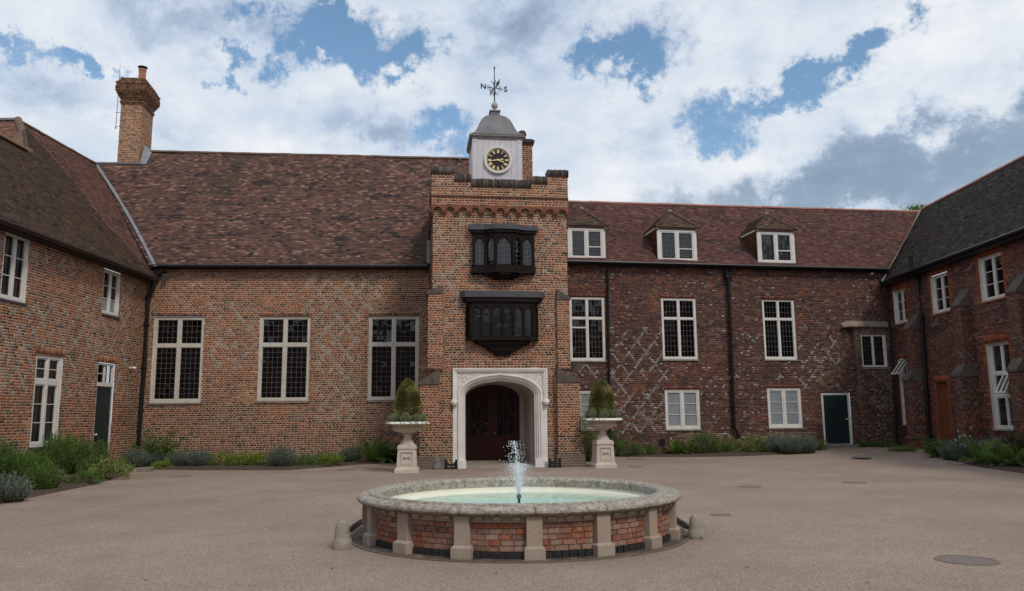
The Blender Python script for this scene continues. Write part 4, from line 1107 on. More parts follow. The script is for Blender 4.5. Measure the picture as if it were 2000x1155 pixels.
# ================= clock turret
TT = Fr(TOW.pt(0, -.75, 0)[:2], (TOW.d.x, TOW.d.y)); TT.n = TOW.n.copy()
ta, tb_ = TT.px(923, 330)[0], TT.px(1020, 330)[0]; zt0 = ZP+.1; zt1 = TT.px(970, 272)[1]; tcu = (ta+tb_)/2; tw = tb_-ta
turret = empty('clock_turret', TT.pt(tcu, -tw/2, zt0), 'square white boarded clock turret with a lead ogee dome, on top of the tower', 'clock turret')
rg = random.Random(12)
nb = 7
tin = .17
for side in range(4):
    f = [TT, None, None, None][0] if side == 0 else None
    if side == 0: f = TT; a0_, a1_ = ta, tb_
    elif side == 1: f = Fr(TT.pt(ta, 0, 0)[:2], (-TT.n.x, -TT.n.y)); f.n = -TT.d; a0_, a1_ = 0, tw
    elif side == 2: f = Fr(TT.pt(tb_, 0, 0)[:2], (-TT.n.x, -TT.n.y)); f.n = TT.d.copy(); a0_, a1_ = 0, tw
    else: f = Fr(TT.pt(0, -tw, 0)[:2], (TT.d.x, TT.d.y)); f.n = -TT.n; a0_, a1_ = ta, tb_
    for i in range(nb):
        b_ = MB(); x0 = a0_+tin+(tw-2*tin)*i/nb; x1 = a0_+tin+(tw-2*tin)*(i+1)/nb
        b_.box(f, x0+.003, x1-.003, -.05, -.02+rg.random()*.003, zt0, zt1); b_.build('board', BOARD, turret)
    b_ = MB(); b_.box(f, a0_+.001, a0_+tin, -.045, .0, zt0, zt1); b_.box(f, a1_-tin, a1_-.001, -.045, .0, zt0, zt1)
    for x0 in (a0_+.02, a1_-tin+.02): b_.box(f, x0, x0+tin-.04, .0, .012, zt1-.11, zt1-.07)
    b_.build('corner_board', BOARD, turret)
m_ = MB(); m_.box(TT, ta+.05, tb_-.05, -tw+.05, -.052, zt0, zt1); m_.build('turret_core', BOARD, turret)
m_ = MB(); z = zt1
CORN = mat('cornice_paint', (.30, .28, .265), .6, col2=(.22, .20, .19), nscale=5)
for o_, h in ((.02, .05), (.05, .035), (.085, .05)):
    m_.box(TT, ta-o_, tb_+o_, -tw-o_, o_, z, z+h); z += h
m_.build('cornice', CORN, turret)
zc0 = z; ymap = lambda y: TT.px(968, y, -tw/2)[1]
cx_, cw_ = tcu, -tw/2
dprof = [(.99*tw/2+.115, 260), (.99*tw/2+.10, 259)] 
pxs = 26.4/F
D_ = (TT.pt(tcu, -tw/2, 0)).y
dp = [(tw/2+.10, zc0), (tw/2+.10, zc0+.02)]
for hwp, y in ((46, 258), (41, 252.5), (37.5, 247), (35, 242), (32.5, 237.5), (29.5, 233.5), (26, 230), (21, 227), (15, 225.5), (9.5, 224.5)):
    h_ = hwp/F*D_/(1+hwp/F); dp.append((h_, TT.px(968, y, -tw/2+h_)[1]))
for k in range(2, len(dp)): dp[k] = (min(dp[k][0], dp[k-1][0]), max(dp[k][1], dp[k-1][1]+.006))
m_ = MB(); rings = []
for h_, z_ in dp:
    ring = []
    e_ = min(1., h_/(tw/2)); cr_ = .10*h_     # slightly rounded arrises
    for (sx, sy) in ((-1, -1), (1, -1), (1, 1), (-1, 1)):
        for k in range(3):
            a = math.pi/2*(k/2)
            ang = {(-1, -1): math.pi, (1, -1): 1.5*math.pi, (1, 1): 0, (-1, 1): .5*math.pi}[(sx, sy)]+a
            ring.append(TT.pt(cx_+sx*(h_-cr_)+math.cos(ang)*cr_, cw_+sy*(h_-cr_)+math.sin(ang)*cr_, z_))
    rings.append(ring)
m_.sweep(rings); m_.build('dome', LEAD, turret)
m_ = MB(); zn = dp[-1][1]; cn = .155
m_.box(TT, cx_-cn, cx_+cn, cw_-cn, cw_+cn, zn-.02, zn+.12); m_.box(TT, cx_-cn-.03, cx_+cn+.03, cw_-cn-.03, cw_+cn+.03, zn+.12, zn+.17); m_.box(TT, cx_-cn+.06, cx_+cn-.06, cw_-cn+.06, cw_+cn-.06, zn+.17, zn+.2)
m_.build('dome_cap', LEAD, turret)
m_ = MB(); zf = zn+.2; c3 = TT.pt(cx_, cw_, 0); m_.lathe((c3.x, c3.y, zf), [(.001, 0), (.08, 0), (.05, .03), (.045, .07), (.08, .10), (.105, .14), (.112, .19), (.105, .24), (.075, .29), (.03, .315), (.001, .32)], 16)
m_.build('finial', mat('finial_stone', (.42, .40, .38), .8, col2=(.30, .28, .27), nscale=6), turret, smooth=True)
# clock face
cf = Fr(TT.pt(0, 0, 0)[:2], (TT.d.x, TT.d.y)); cf.n = TT.n.copy(); cu_, cz_ = cf.px(972.8, 312.3, .05); cr_ = 26.5/F*cf.pt(cu_, 0, 0).y
def disc(fr, c, z, r0, r1, w0, w1, n=48):
    m = MB(); vs = []
    for i in range(n):
        a = 2*math.pi*i/n
        for r_, w_ in ((r0, w0), (r0, w1), (r1, w1), (r1, w0)): vs.append(fr.pt(c+r_*math.cos(a), w_, z+r_*math.sin(a)))
    fs = []
    for i in range(n):
        j = (i+1) % n
        for k in range(3): fs.append((i*4+k, i*4+k+1, j*4+k+1, j*4+k))
    return m.add(vs, fs)
fc = empty('x', (0, 0, 0)); bpy.data.objects.remove(fc)
dial = disc(cf, cu_, cz_, 0.0, cr_*.97, -.02, .03).build('clock_dial', DIAL, turret)
disc(cf, cu_, cz_, cr_*.93, cr_*1.07, -.02, .07).build('bezel', WHITE, dial); disc(cf, cu_, cz_, cr_*.885, cr_*.935, .03, .055).build('bezel_ring', BEZEL, dial)
m_ = MB()
for i in range(60):
    a = 2*math.pi*i/60; r1_, r2_ = cr_*.80, cr_*.865; hw_ = .007 if i % 5 else .012
    ca, sa = math.sin(a), math.cos(a)
    m_.prism(cf, [(cu_+ca*r1_-sa*hw_, cz_+sa*r1_+ca*hw_), (cu_+ca*r2_-sa*hw_, cz_+sa*r2_+ca*hw_), (cu_+ca*r2_+sa*hw_, cz_+sa*r2_-ca*hw_), (cu_+ca*r1_+sa*hw_, cz_+sa*r1_-ca*hw_)], .03, .036)
m_.build('minute_track', GOLD, dial)
NUM = ['XII', 'I', 'II', 'III', 'IIII', 'V', 'VI', 'VII', 'VIII', 'IX', 'X', 'XI']
for i, s in enumerate(NUM):
    a = 2*math.pi*i/12; ca, sa = math.sin(a), math.cos(a); rb, rt = cr_*.54, cr_*.775; H_ = rt-rb
    wd = {'I': .16, 'V': .42, 'X': .42}; tot = sum(wd[c] for c in s)*H_; x = -tot/2; m = MB()
    def P(x_, y_): return (cu_+sa*x_+ca*(rb+y_), cz_-ca*x_+sa*(rb+y_))
    def stroke(x0, y0, x1, y1, w_):
        m.prism(cf, [P(x0-w_/2, y0), P(x0+w_/2, y0), P(x1+w_/2, y1), P(x1-w_/2, y1)], .03, .037+rnd.random()*.001)
    for ch in s:
        W2 = wd[ch]*H_
        if ch == 'I': stroke(x+W2/2, 0, x+W2/2, H_, .022)
        elif ch == 'V': stroke(x+W2*.2, H_, x+W2*.5, 0, .024); stroke(x+W2*.8, H_, x+W2*.5, 0, .012)
        else: stroke(x+W2*.2, H_, x+W2*.8, 0, .024); stroke(x+W2*.8, H_, x+W2*.2, 0, .012)
        x += W2
    for yy in (0, H_-.01): m.prism(cf, [P(-tot/2, yy), P(tot/2, yy), P(tot/2, yy+.01), P(-tot/2, yy+.01)], .03, .0355)
    m.build('numeral', GOLD, dial)
def hand(mins60, ln, tail, w_, ww):
    a = 2*math.pi*mins60/60; ca, sa = math.sin(a), math.cos(a); m = MB()
    P = lambda x_, y_: (cu_+sa*x_+ca*y_, cz_-ca*x_+sa*y_)
    m.prism(cf, [P(-w_*.9, -tail), P(w_*.9, -tail), P(w_*.5, -.02), P(w_, .03), P(w_*.45, ln*.75), P(w_*1.3, ln*.8), P(0, ln), P(-w_*1.3, ln*.8), P(-w_*.45, ln*.75), P(-w_, .03), P(-w_*.5, -.02)], ww, ww+.008)
    for k in (1,): m.add([cf.pt(*((lambda q: (q[0], ww+.004, q[1]))(P(math.cos(t_)*w_*1.3, -tail+math.sin(t_)*w_*1.3)))) for t_ in np.linspace(0, 2*math.pi, 10)[:-1]], [tuple(range(9))])
    return m.build('clock_hand', GOLD, dial)
hand(43.5, cr_*.76, cr_*.34, .022, .046); hand(18.6, cr_*.50, cr_*.02, .026, .040)

# weathervane
VX = Vector((c3.x, c3.y, zf+.30)); zvt = hit(965.5, 130, VX, Vector((0, -1, 0))).z
vane = empty('weathervane', VX, 'black wrought iron weathervane with N, S, E and W letters and scrolls on the dome', 'weathervane')
m_ = MB(); m_.tube([VX, VX+Vector((0, 0, .5)), Vector((VX.x, VX.y, zvt))], [.022, .020, .012], 8)
m_.ball((VX.x, VX.y, zvt-.06), .03, 8, (1, 1, 1.3)); m_.ball((VX.x, VX.y, zvt-.16), .024, 8); m_.ball((VX.x, VX.y, VX.z+.32), .035, 8, (1, 1, 2)); m_.build('rod', IRON, vane)
zv = hit(965.5, 172.5, VX, Vector((0, -1, 0))).z; VC = Vector((VX.x, VX.y, zv))
NS = Vector((math.cos(R(-18)), math.sin(R(-18)), 0)).normalized(); NS = Vector((math.cos(R(20)), math.sin(R(20)), 0)); EWd = Vector((-NS.y, NS.x, 0))
def scroll(c, d, up, r, turns=1.3, s=1, n=16):
    pts = []
    for i in range(n+1):
        a = s*2*math.pi*turns*i/n; rr = r*(1-.75*i/n); pts.append(c + d*(rr*math.cos(a)) + up*(rr*math.sin(a)))
    return pts
def letter3(ch, c, d, size, parent):
    cu2 = bpy.data.curves.new('letter', 'FONT'); cu2.body = ch; cu2.size = size; cu2.extrude = .008; cu2.offset = .006; cu2.align_x = 'CENTER'; cu2.align_y = 'CENTER'
    o = bpy.data.objects.new('tmp', cu2); COL.objects.link(o)
    dg = bpy.context.evaluated_depsgraph_get(); me = bpy.data.meshes.new_from_object(o.evaluated_get(dg)); bpy.data.objects.remove(o)
    me.name = 'letter'; me.materials.clear(); me.materials.append(IRON)
    b = bpy.data.objects.new('letter', me); COL.objects.link(b); b.parent = parent
    nrm = d.cross(Vector((0, 0, 1))); mt_ = Matrix((d, Vector((0, 0, 1)), nrm)).transposed().to_4x4(); mt_.translation = c-rootloc(parent); b.matrix_local = mt_
Z_ = Vector((0, 0, 1))
for ch, d in (('N', -NS), ('S', NS), ('E', EWd), ('W', -EWd)):
    m = MB(); m.tube([VC, VC+d*.33], .011, 6)
    for sg in (1, -1):
        m.tube(scroll(VC+d*.22+Z_*sg*.055, -d, Z_*sg, .055, 1.2, -1), .006, 5)
        m.tube([VC+d*.10, VC+d*.15+Z_*sg*.03, VC+d*.2+Z_*sg*.1], .006, 5)
        m.tube(scroll(VC+d*.10+Z_*sg*.20, d, Z_*sg, .05, 1.2, 1), .006, 5)
        m.tube([VC+d*.03+Z_*sg*.04, VC+d*.06+Z_*sg*.11, VC+d*.05+Z_*sg*.2], .006, 5)
    m.build('arm', IRON, vane)
    letter3(ch, VC+d*.41, NS if ch in 'NS' else -EWd, .27, vane)
# brick stack right behind the turret
ST = Fr(TOW.pt(0, -3.2, 0)[:2], (TOW.d.x, TOW.d.y)); ST.n = TOW.n.copy()
s0, s1 = ST.px(1006, 330)[0], ST.px(1040, 330)[0]; sz1 = ST.px(1030, 283)[1]; sz2 = ST.px(1030, 277)[1]
stack = empty('chimney_stack', ST.pt((s0+s1)/2, 0, ZC), 'slim red brick chimney stack just right of the clock turret', 'chimney')
rc = lambda u, z, rg, st: pick(rg, [(3, (.25, .07, .045)), (2, (.18, .06, .045)), (1, (.10, .05, .045))])
brickwork(ST, stack, s0, s1, ZC-.5, sz1, [], rc, 71)
f = Fr(ST.pt(s1, 0, 0)[:2], (-ST.n.x, -ST.n.y)); f.n = ST.d.copy(); brickwork(f, stack, 0, .6, ZC-.5, sz1, [], rc, 72)
m_ = MB(); m_.box(ST, s0-.04, s1+.04, -.64, .04, sz1, sz1+.07); m_.box(ST, s0-.08, s1+.08, -.68, .08, sz1+.07, sz2+.05); m_.box(ST, s0-.02, s1+.02, -.62, .02, sz2+.05, sz2+.10); m_.build('cap', mat('sooty_brick', (.085, .045, .038), .95, col2=(.05, .035, .032), nscale=8), stack)
m_ = MB(); pc = ST.pt(ST.px(1022, 265)[0], -.3, 0); zp0 = sz2+.1; zp1 = ST.px(1022, 250)[1]; hh = zp1-zp0
m_.lathe((pc.x, pc.y, zp0), [(.13, 0), (.13, hh*.55), (.16, hh*.56), (.165, hh*.62), (.15, hh*.66), (.15, hh*.8), (.12, hh*.93), (.05, hh), (.001, hh)], 14); m_.build('chimney_pot', mat('sooty_pot', (.09, .06, .05), .9), stack, smooth=False)

# ================= right block
rblock = empty('right_range', RB.pt(6, 0, 0), 'dark purple-red brick range with three dormers between the tower and the right wing', 'building')
WRU = [RB.rect(*q) for q in (((1112, 580), (1181, 581), (1183, 705), (1114, 705)), ((1291, 582), (1359, 583), (1363, 703), (1295, 702)), ((1488, 584), (1551, 585), (1557, 703), (1494, 702)))]
WRL = [RB.rect(*q) for q in (((1128, 763), (1194, 763), (1196, 839), (1130, 839)), ((1298, 761), (1366, 761), (1369, 839), (1301, 839)), ((1498, 758), (1564, 758), (1568, 836), (1502, 836)))]
RD = RB.rect((1603, 768), (1659, 766), (1666, 867), (1610, 869))
ZR = RB.px(1450, 518, .25)[1]; rc0 = RB.px(1050, 700)[0]; rc1 = RB.px(1748, 700)[0]
bay0 = RB.px(1671, 750)[0]; bz1 = RB.px(1700, 640, .2)[1]
rregs = [(*[RB.px(a, 700)[0] for a in (1192, 1300)], RB.px(1240, 850)[1], RB.px(1240, 640)[1], .8), (*[RB.px(a, 700)[0] for a in (1120, 1192)], RB.px(1240, 770)[1], RB.px(1240, 700)[1], .85),
         (*[RB.px(a, 700)[0] for a in (1300, 1430)], RB.px(1240, 860)[1], RB.px(1240, 700)[1], .33), (*[RB.px(a, 700)[0] for a in (1440, 1500)], RB.px(1440, 800)[1], RB.px(1440, 640)[1], .4),
         (*[RB.px(a, 700)[0] for a in (1562, 1640)], RB.px(1600, 765)[1], RB.px(1600, 635)[1], .75), (*[RB.px(a, 700)[0] for a in (1440, 1610)], RB.px(1440, 760)[1], RB.px(1440, 700)[1], .3)]
WG = [(2, (.30, .285, .28)), (2, (.24, .23, .225)), (1, (.16, .16, .165)), (.4, (.38, .36, .33))]
def rbcol(u, z, rg, st):
    def one():
        v = nz(u, z, .4, 63)+.5*nz(u, z, 1.5, 68)
        if z < .8: return pick(rg, YEL if v > -.1 else PUR)
        if not st and rg.random() < .05: return pick(rg, WG)
        if v > .30: return pick(rg, PURR if rg.random() < .5 else BRN)
        if v < -.33 and z < 4: return pick(rg, YEL if rg.random() < .35 else PUR)
        if z > 6.4: return pick(rg, PURR if rg.random() < .3 else PUR)
        return pick(rg, PUR)
    k = 0
    for a, b, c, d, kk in rregs:
        if a < u < b and c < z < d: k = max(k, kk)
    if k and nz(u, z, 1.0, 91) > -.22:
        if st:
            a, b = diap(u-.06, z, .708, .888, .072), diap(u+.06, z, .708, .888, .072)
            if (a or b) and rg.random() < k+.1: return (pick(rg, WG) if a and rg.random() < k+.1 else one(), pick(rg, WG) if b and rg.random() < k+.1 else one())
        elif diap(u, z, .708, .888, .072) and rg.random() < k: return pick(rg, WG)
    return one()
brickwork(RB, rblock, rc0, rc1, 0, ZR+.12, [hrect(q) for q in WRU+WRL] + [hrect(RD)], rbcol, 61, singles=299, mortar=MORTD, mort=.013, lj=.015)
for i, q in enumerate(WRU):
    window(RB, rblock, q, trans=(.665,), leads=(.155, .20), t=.085, mt=.08, tt=.075, rec=.03, cas=.02, sill=True, depth=1.2)
u_, z_ = RB.px(1150, 640, 0); m_ = MB(); m_.box(RB, WRU[0][0]+.08, (WRU[0][0]+WRU[0][1])/2-.03, -.075, -.025, z_-.03, z_+.03); m_.build('casement_bar', WHITE, rblock)
u_, z_ = RB.px(1160, 690, -.4); fa_ = empty('flower_arrangement', RB.pt(u_, -.42, z_-.2), 'pink flowers in a vase behind the leaded window nearest the tower', 'flowers'); m_ = MB(); m2_ = MB(); rg = random.Random(6); b0 = RB.pt(u_, -.42, z_-.2)
for k in range(30):
    t0 = b0+RB.d*rg.uniform(-.55, .55)+Vector((0, 0, rg.uniform(.45, .95)))+RB.n*rg.uniform(-.08, .1); m_.tube([b0, b0.lerp(t0, .5)+Vector((0, 0, .08)), t0], .006, 4)
    for j in range(5): m2_.ball(t0+Vector((rg.uniform(-.05, .05), rg.uniform(-.03, .03), rg.uniform(-.05, .05))), .03, 5)
m_.build('stems', BARK, fa_); m2_.build('petals', mat('pink_petals', (.55, .30, .34), .8), fa_)
m_ = MB(); m_.lathe(b0+Vector((0, 0, -.15)), [(.06, 0), (.09, .1), (.05, .2), (.06, .24)], 12); m_.build('vase', URNW, fa_)
for q in WRL: window(RB, rblock, q, bars=(1, 3), t=.085, mt=.085, rec=.03, cas=.045, frost=True, depth=.3)
for i, q in enumerate(WRU+WRL): soldier_arch(RB, rblock, q, h=.12, ext=.05, col=PURR, seed=300+i)
house_door(RB, rblock, RD, letter=(.28, .70), hand=1, t=.10)
m_ = MB(); vx = RB.px(1293, 865, .0); m_.box(RB, vx[0]-.12, vx[0]+.12, .0, .02, vx[1]-.12, vx[1]+.12); m_.build('air_vent', BLACK, rblock)
# corner bay with its little window
bw = .22
bwin = RB.rect((1680, 653), (1729, 653), (1733, 718), (1685, 719), bw)
bycol = lambda u, z, rg, st: pick(rg, YEL if (nz(u, z, .7, 3) > -.1 and z > 1.8) or rg.random() < .35 else PUR)
brickwork(RB, rblock, bay0, rc1, 0, bz1, [hrect(bwin)], bycol, 66, wbase=bw, mortar=MORTR, mort=.013)
f = Fr(RB.pt(bay0, 0, 0)[:2], (RB.n.x, RB.n.y)); f.n = -RB.d; brickwork(f, rblock, 0, bw, 0, bz1, [], bycol, 67, mortar=MORTR)
window(RB, rblock, bwin, leads=(.15, .19), t=.07, mt=.06, rec=.02, cas=.02, wofs=bw, depth=.3, spread=0)
m_ = MB()
P = [(0, bz1+.002), (bw+.09, bz1+.002), (bw+.11, bz1+.05), (bw+.07, bz1+.09), (bw+.05, bz1+.15), (0, bz1+.30)]
bl = RB.px(1648, 640, bw)[0]
for (x0, x1, k) in ((bl, bl+.25, .6), (bl+.25, rc1, 1.)):
    vs = [RB.pt(x0, w_*k, bz1+(z_-bz1)*(k if x0 == bl else 1)) for w_, z_ in P]+[RB.pt(x1, w_, z_) for w_, z_ in P]; kk = len(P)
    m_.add(vs, [tuple(range(kk)), tuple(range(kk, 2*kk))]+[(a, (a+1) % kk, kk+(a+1) % kk, kk+a) for a in range(kk)])
m_.build('stone_capping', mat('buff_capping_stone', (.30, .24, .18), .9, col2=(.20, .165, .13), nscale=4, col3=(.09, .08, .065), n3scale=2.5), rblock)
# right roof
RR = slope(RB, .25, ZR, R(45))
rp_ = [RR.px(*q) for q in ((1052, 511), (1733, 527), (1797, 415), (1052, 393.5))]
rp_[0] = (rp_[0][0], 0); rp_[1] = (rp_[1][0], 0)
# dormers first: gather geometry
dorm = [RB.rect(*q) for q in (((1107, 444), (1180, 443), (1182, 512), (1108, 513)), ((1281, 447), (1358, 447), (1360, 517), (1284, 517)), ((1475, 451), (1549, 451), (1551, 519), (1480, 519)))]
roof_tiles(RR, rblock, rp_, rt_color(RT_RB, [(1, (.085, .050, .046)), (1, (.065, .042, .04))], .5, 53), 51, wav=.03)
ridge_tiles(rblock, RR.pt(rp_[3][0], 0, rp_[3][1]), RR.pt(rp_[2][0], 0, rp_[2][1]), .085, RIDGO, .46)
backslope(RR, rp_[3], rp_[2], rblock)
m_ = MB(); m_.tube([RB.pt(rc0, .3, ZR-.03), RB.pt(RB.px(1735, 527, .3)[0], .3, ZR-.03)], .06, 10); m_.box(RB, rc0, rc1, .0, .24, ZR-.12, ZR-.035); m_.build('gutter', BLACK, rblock)
wd_ = .10      # dormer faces stand just in front of the wall plane
for di, (a, b, c, d) in enumerate(dorm):
    c = max(c, ZR+.03)
    dz = empty('x', (0, 0, 0)); bpy.data.objects.remove(dz)
    body = MB()
    # cheek boards and head: closed box with sides to the slope
    dm = window(RB, rblock, (a, b, c, d), t=.15, mt=.09, rec=-.10, bars=None, leads=(.11, .21), cas=.045, name='dormer_window', depth=.4, spread=-.02, curtain=(0, 1), sill=WHITE, lead_mat=CAMED)
    # extra horizontal white bar on the right light
    x_ = MB(); um = (a+b)/2; x_.box(RB, um+.09, b-.19, .05, .075, c+(d-c)*.42-.02, c+(d-c)*.42+.02); x_.build('casement_bar', WHITE, dm)
    for sg, uu in ((-1, a), (1, b)):
        # tile-hung cheek: vertical triangle from face back to slope
        f = Fr(RB.pt(uu+sg*.0, 0, 0)[:2], (-RB.n.x, -RB.n.y)); f.n = RB.d*sg      # u = distance behind the wall plane
        rise = lambda uu_: ZR+ (uu_+.25)*math.tan(R(45))
        ue_ = (d-ZR)-.25
        V = []; C = []; rg = random.Random(di*7+sg); zz = c
        while zz < d:
            s = -.05
            e2_ = (zz-ZR)-.25+.1
            while s < e2_:
                V.append([list(f.pt(s, w_, z_)) for z_, w_ in ((zz, .0),)*0] or [list(f.pt(s, .0, zz)), list(f.pt(min(s+.16, e2_+.1), .0, zz)), list(f.pt(s, .03, zz)), list(f.pt(min(s+.16, e2_+.1), .03, zz)), list(f.pt(s, .006, zz+.12)), list(f.pt(min(s+.16, e2_+.1), .006, zz+.12))])
                C.append(pick(rg, [(2, (.17, .065, .042)), (2, (.13, .055, .04)), (1, (.09, .045, .038))])); s += .165
            zz += .10
        qmesh('cheek_tiles', np.array(V), [(0, 1, 3, 2), (2, 3, 5, 4)], np.array(C), TILE, dm, 'stuff')
        bk_ = MB(); bk_.prism(f, [(-.05, c), (-.05, d), (ue_+.2, d), (.0, c)], -.02, .0); bk_.build('cheek_board', MORTD, dm)
    # hipped roof
    um = (a+b)/2; ov = .10; zb2 = d+.01; A_ = RB.pt(a-ov, .20, zb2); B_ = RB.pt(b+ov, .20, zb2)
    apx = {0: (1133, 410), 1: (1306, 415), 2: (1492, 420)}[di]
    wa = -.55
    ua_, za_ = RB.px(apx[0], apx[1], wa); ua_ = um
    AP = RB.pt(ua_, wa, za_)
    bkw = -((za_-ZR)-.25)-.1; RPp = RB.pt(ua_, bkw, za_)
    def tri_plane(P0, dvec, P1):
        dv = Vector(dvec).normalized(); tv = (P1-P0); tv = tv-dv*tv.dot(dv); return Fr3(P0, dv, tv)
    # front
    fh = tri_plane(A_, RB.d, AP); L_ab = (B_-A_).dot(RB.d); q = AP-A_
    roof_tiles(fh, dm, [(0, 0), (L_ab, 0), (q.dot(fh.d), q.dot(fh.t))], rt_color(RT_LW, RT_RB, .8, 5), 80+di, wav=0, gauge=.095)
    for sg, E_ in ((-1, A_), (1, B_)):
        fs_ = tri_plane(E_, -RB.n, AP); qa = AP-E_; qb = RPp-E_
        sb = -((zb2-ZR)-.25)-.0     # where the eave meets main slope (w)
        le = .20-sb
        poly = [(0, 0), (le+.2, 0), (qb.dot(fs_.d), qb.dot(fs_.t)), (qa.dot(fs_.d), qa.dot(fs_.t))]
        if fs_.n.z < 0: fs_.n = -fs_.n
        roof_tiles(fs_, dm, poly, rt_color(RT_LW, RT_RB, .8, 6), 90+di*3+sg, wav=0, gauge=.095)
        fa = MB(); ff = Fr(RB.pt(a-ov+.0 if sg < 0 else b+ov, 0, 0)[:2], (-RB.n.x, -RB.n.y)); ff.n = RB.d*sg
        fa.box(ff, -.16, le-.3, -.10, -.02, d-.07, d-.0); fa.build('eave_board', WHITE, dm)
        # bonnet hip tiles up the hip
        n_ = 11; dv = (AP-E_)/n_
        me = None
        bm_ = MB(); t_ = dv.normalized(); s_ = t_.cross(Z_).normalized(); up_ = s_.cross(t_)
        P8 = [(math.cos(math.pi*k/6)*.075, math.sin(math.pi*k/6)*.055) for k in range(7)]
        rings = [[s_*x_*k2 + up_*(y_*k2+l_) + t_*e_ for x_, y_ in P8]+[s_*x_*.7*k2 + up_*(y_*.5*k2+l_-.02) + t_*e_ for x_, y_ in reversed(P8)] for e_, k2, l_ in ((-.02, 1.1, .03), (.13, .8, .0))]
        bm_.sweep(rings); me = bpy.data.meshes.new('bonnet_tile'); me.from_pydata(bm_.v, [], bm_.f); me.materials.append(mat('bonnet_clay', (.17, .11, .078), .9, col2=(.10, .07, .055), nscale=9))
        for k in range(n_):
            o = bpy.data.objects.new('bonnet_tile', me); o.parent = dm; o.location = E_+dv*k-rootloc(dm); COL.objects.link(o)
    c_ = MB(); c_.ball(AP+Vector((0, 0, .04)), .11, 10, (1, 1, .8)); c_.build('hip_apex', mat('lichened_mortar', (.30, .24, .17), .95, col2=(.2, .15, .10), nscale=9), dm)
    ridge_tiles(dm, AP, RPp, .07, RIDGB, .4)
# pipes on the right block
def on(fr, x, y, w_): u, z = fr.px(x, y, w_); return fr.pt(u, w_, z)
pipe(RB, rblock, ((1187, 515), (1189, 700), (1193, 885)), .045, .09)
m_ = MB(); h0 = RB.px(1422, 540, .12); m_.box(RB, h0[0]-.15, h0[0]+.15, .02, .24, h0[1]-.10, h0[1]+.10); m_.box(RB, h0[0]-.18, h0[0]+.18, .0, .27, h0[1]+.10, h0[1]+.14); m_.box(RB, h0[0]-.09, h0[0]+.09, .04, .2, h0[1]-.2, h0[1]-.10); m_.build('hopper_head', BLACK, rblock)
pipe(RB, rblock, ((1418, 518), (1419, 534)), .04, .12, brackets=False)
pipe(RB, rblock, ((1423, 548), (1429, 700), (1434, 835), (1443, 850), (1444, 872)), .065, .12)
pipe(RB, rblock, ((1716, 535), (1718, 548), (1730, 562), (1738, 640), (1748, 790), (1751, 868)), .055, .36)
# hall corner pipe
pipe(HALL, hall, ((318, 526), (300, 545), (300, 560), (289, 582), (283, 700), (268, 888)), .075, .22)

# ================= right wing
rwing = empty('right_wing', RW.pt(4, 0, 0), 'right brick wing with dark tiled roof, buttresses and white casements in orange surrounds', 'building')
e1 = hit(1735, 548, RW.P+RW.n*.3, RW.n); e2 = hit(2000, 443, RW.P+RW.n*.3, RW.n); ZW = (e1.z+e2.z)/2
rw = {'a': RW.rect((1743, 568), (1769, 560), (1771, 626), (1749, 637)), 'b': RW.rect((1816, 541), (1850, 529), (1855, 605), (1823, 616)), 'c': RW.rect((1909, 504), (1954, 490), (1963, 580), (1918, 590)),
      'd': RW.rect((1752, 702), (1775, 699), (1779, 830), (1765, 829)), 'e': RW.rect((1925, 671), (1970, 664), (1985, 840), (1941, 838)), 'f': RW.rect((1828, 747), (1850, 746), (1858, 862), (1836, 862))}
q_ = rw['f']; rw['f'] = (q_[0], q_[1], .18, q_[3])
SURC = [(2, (.33, .095, .04)), (2, (.27, .08, .038)), (1, (.20, .065, .035))]
def rwcol(u, z, rg, st):
    for k, r_ in rw.items():
        if r_[0]-.17 < u < r_[1]+.17 and r_[2]-.05 < z < r_[3]+.24: return pick(rg, SURC)
    v = nz(u, z, .5, 83)+.5*nz(u, z, 1.9, 88)
    if z < .8: return pick(rg, PUR if rg.random() < .7 else ORG[:3])
    if v > .32: return pick(rg, PURR)
    if v < -.25: return pick(rg, PUR)
    return pick(rg, [(2, (.17, .075, .055)), (2, (.12, .058, .048)), (1, (.22, .11, .08)), (1, (.075, .045, .04))])
brickwork(RW, rwing, -.1, 17, 0, ZW+.05, [hrect(q) for q in rw.values()], rwcol, 81, singles=299, mortar=MORTR, mort=.012)
mb = MB(); mb.add([RW.pt(17, -.01, 0), RW.pt(46, -.01, 0), RW.pt(46, -.01, ZW), RW.pt(17, -.01, ZW)], [(0, 1, 2, 3)]); mb.build('wall', BTEX, rwing)
for k in 'abc':
    window(RW, rwing, rw[k], bars=(1, 3), t=.085, mt=.085, rec=.10, cas=.03, depth=1.0, sill=TERRA)
window(RW, rwing, rw['d'], trans=(.70,), leads=(.16, .2), t=.07, mt=.06, rec=.12, cas=.03, skip=((0, 1), (1, 1)), depth=.6)
window(RW, rwing, rw['e'], trans=(.38, .64), leads=(.16, .2), t=.08, mt=.07, rec=.12, cas=.03, skip=((1, 1),), depth=.8)
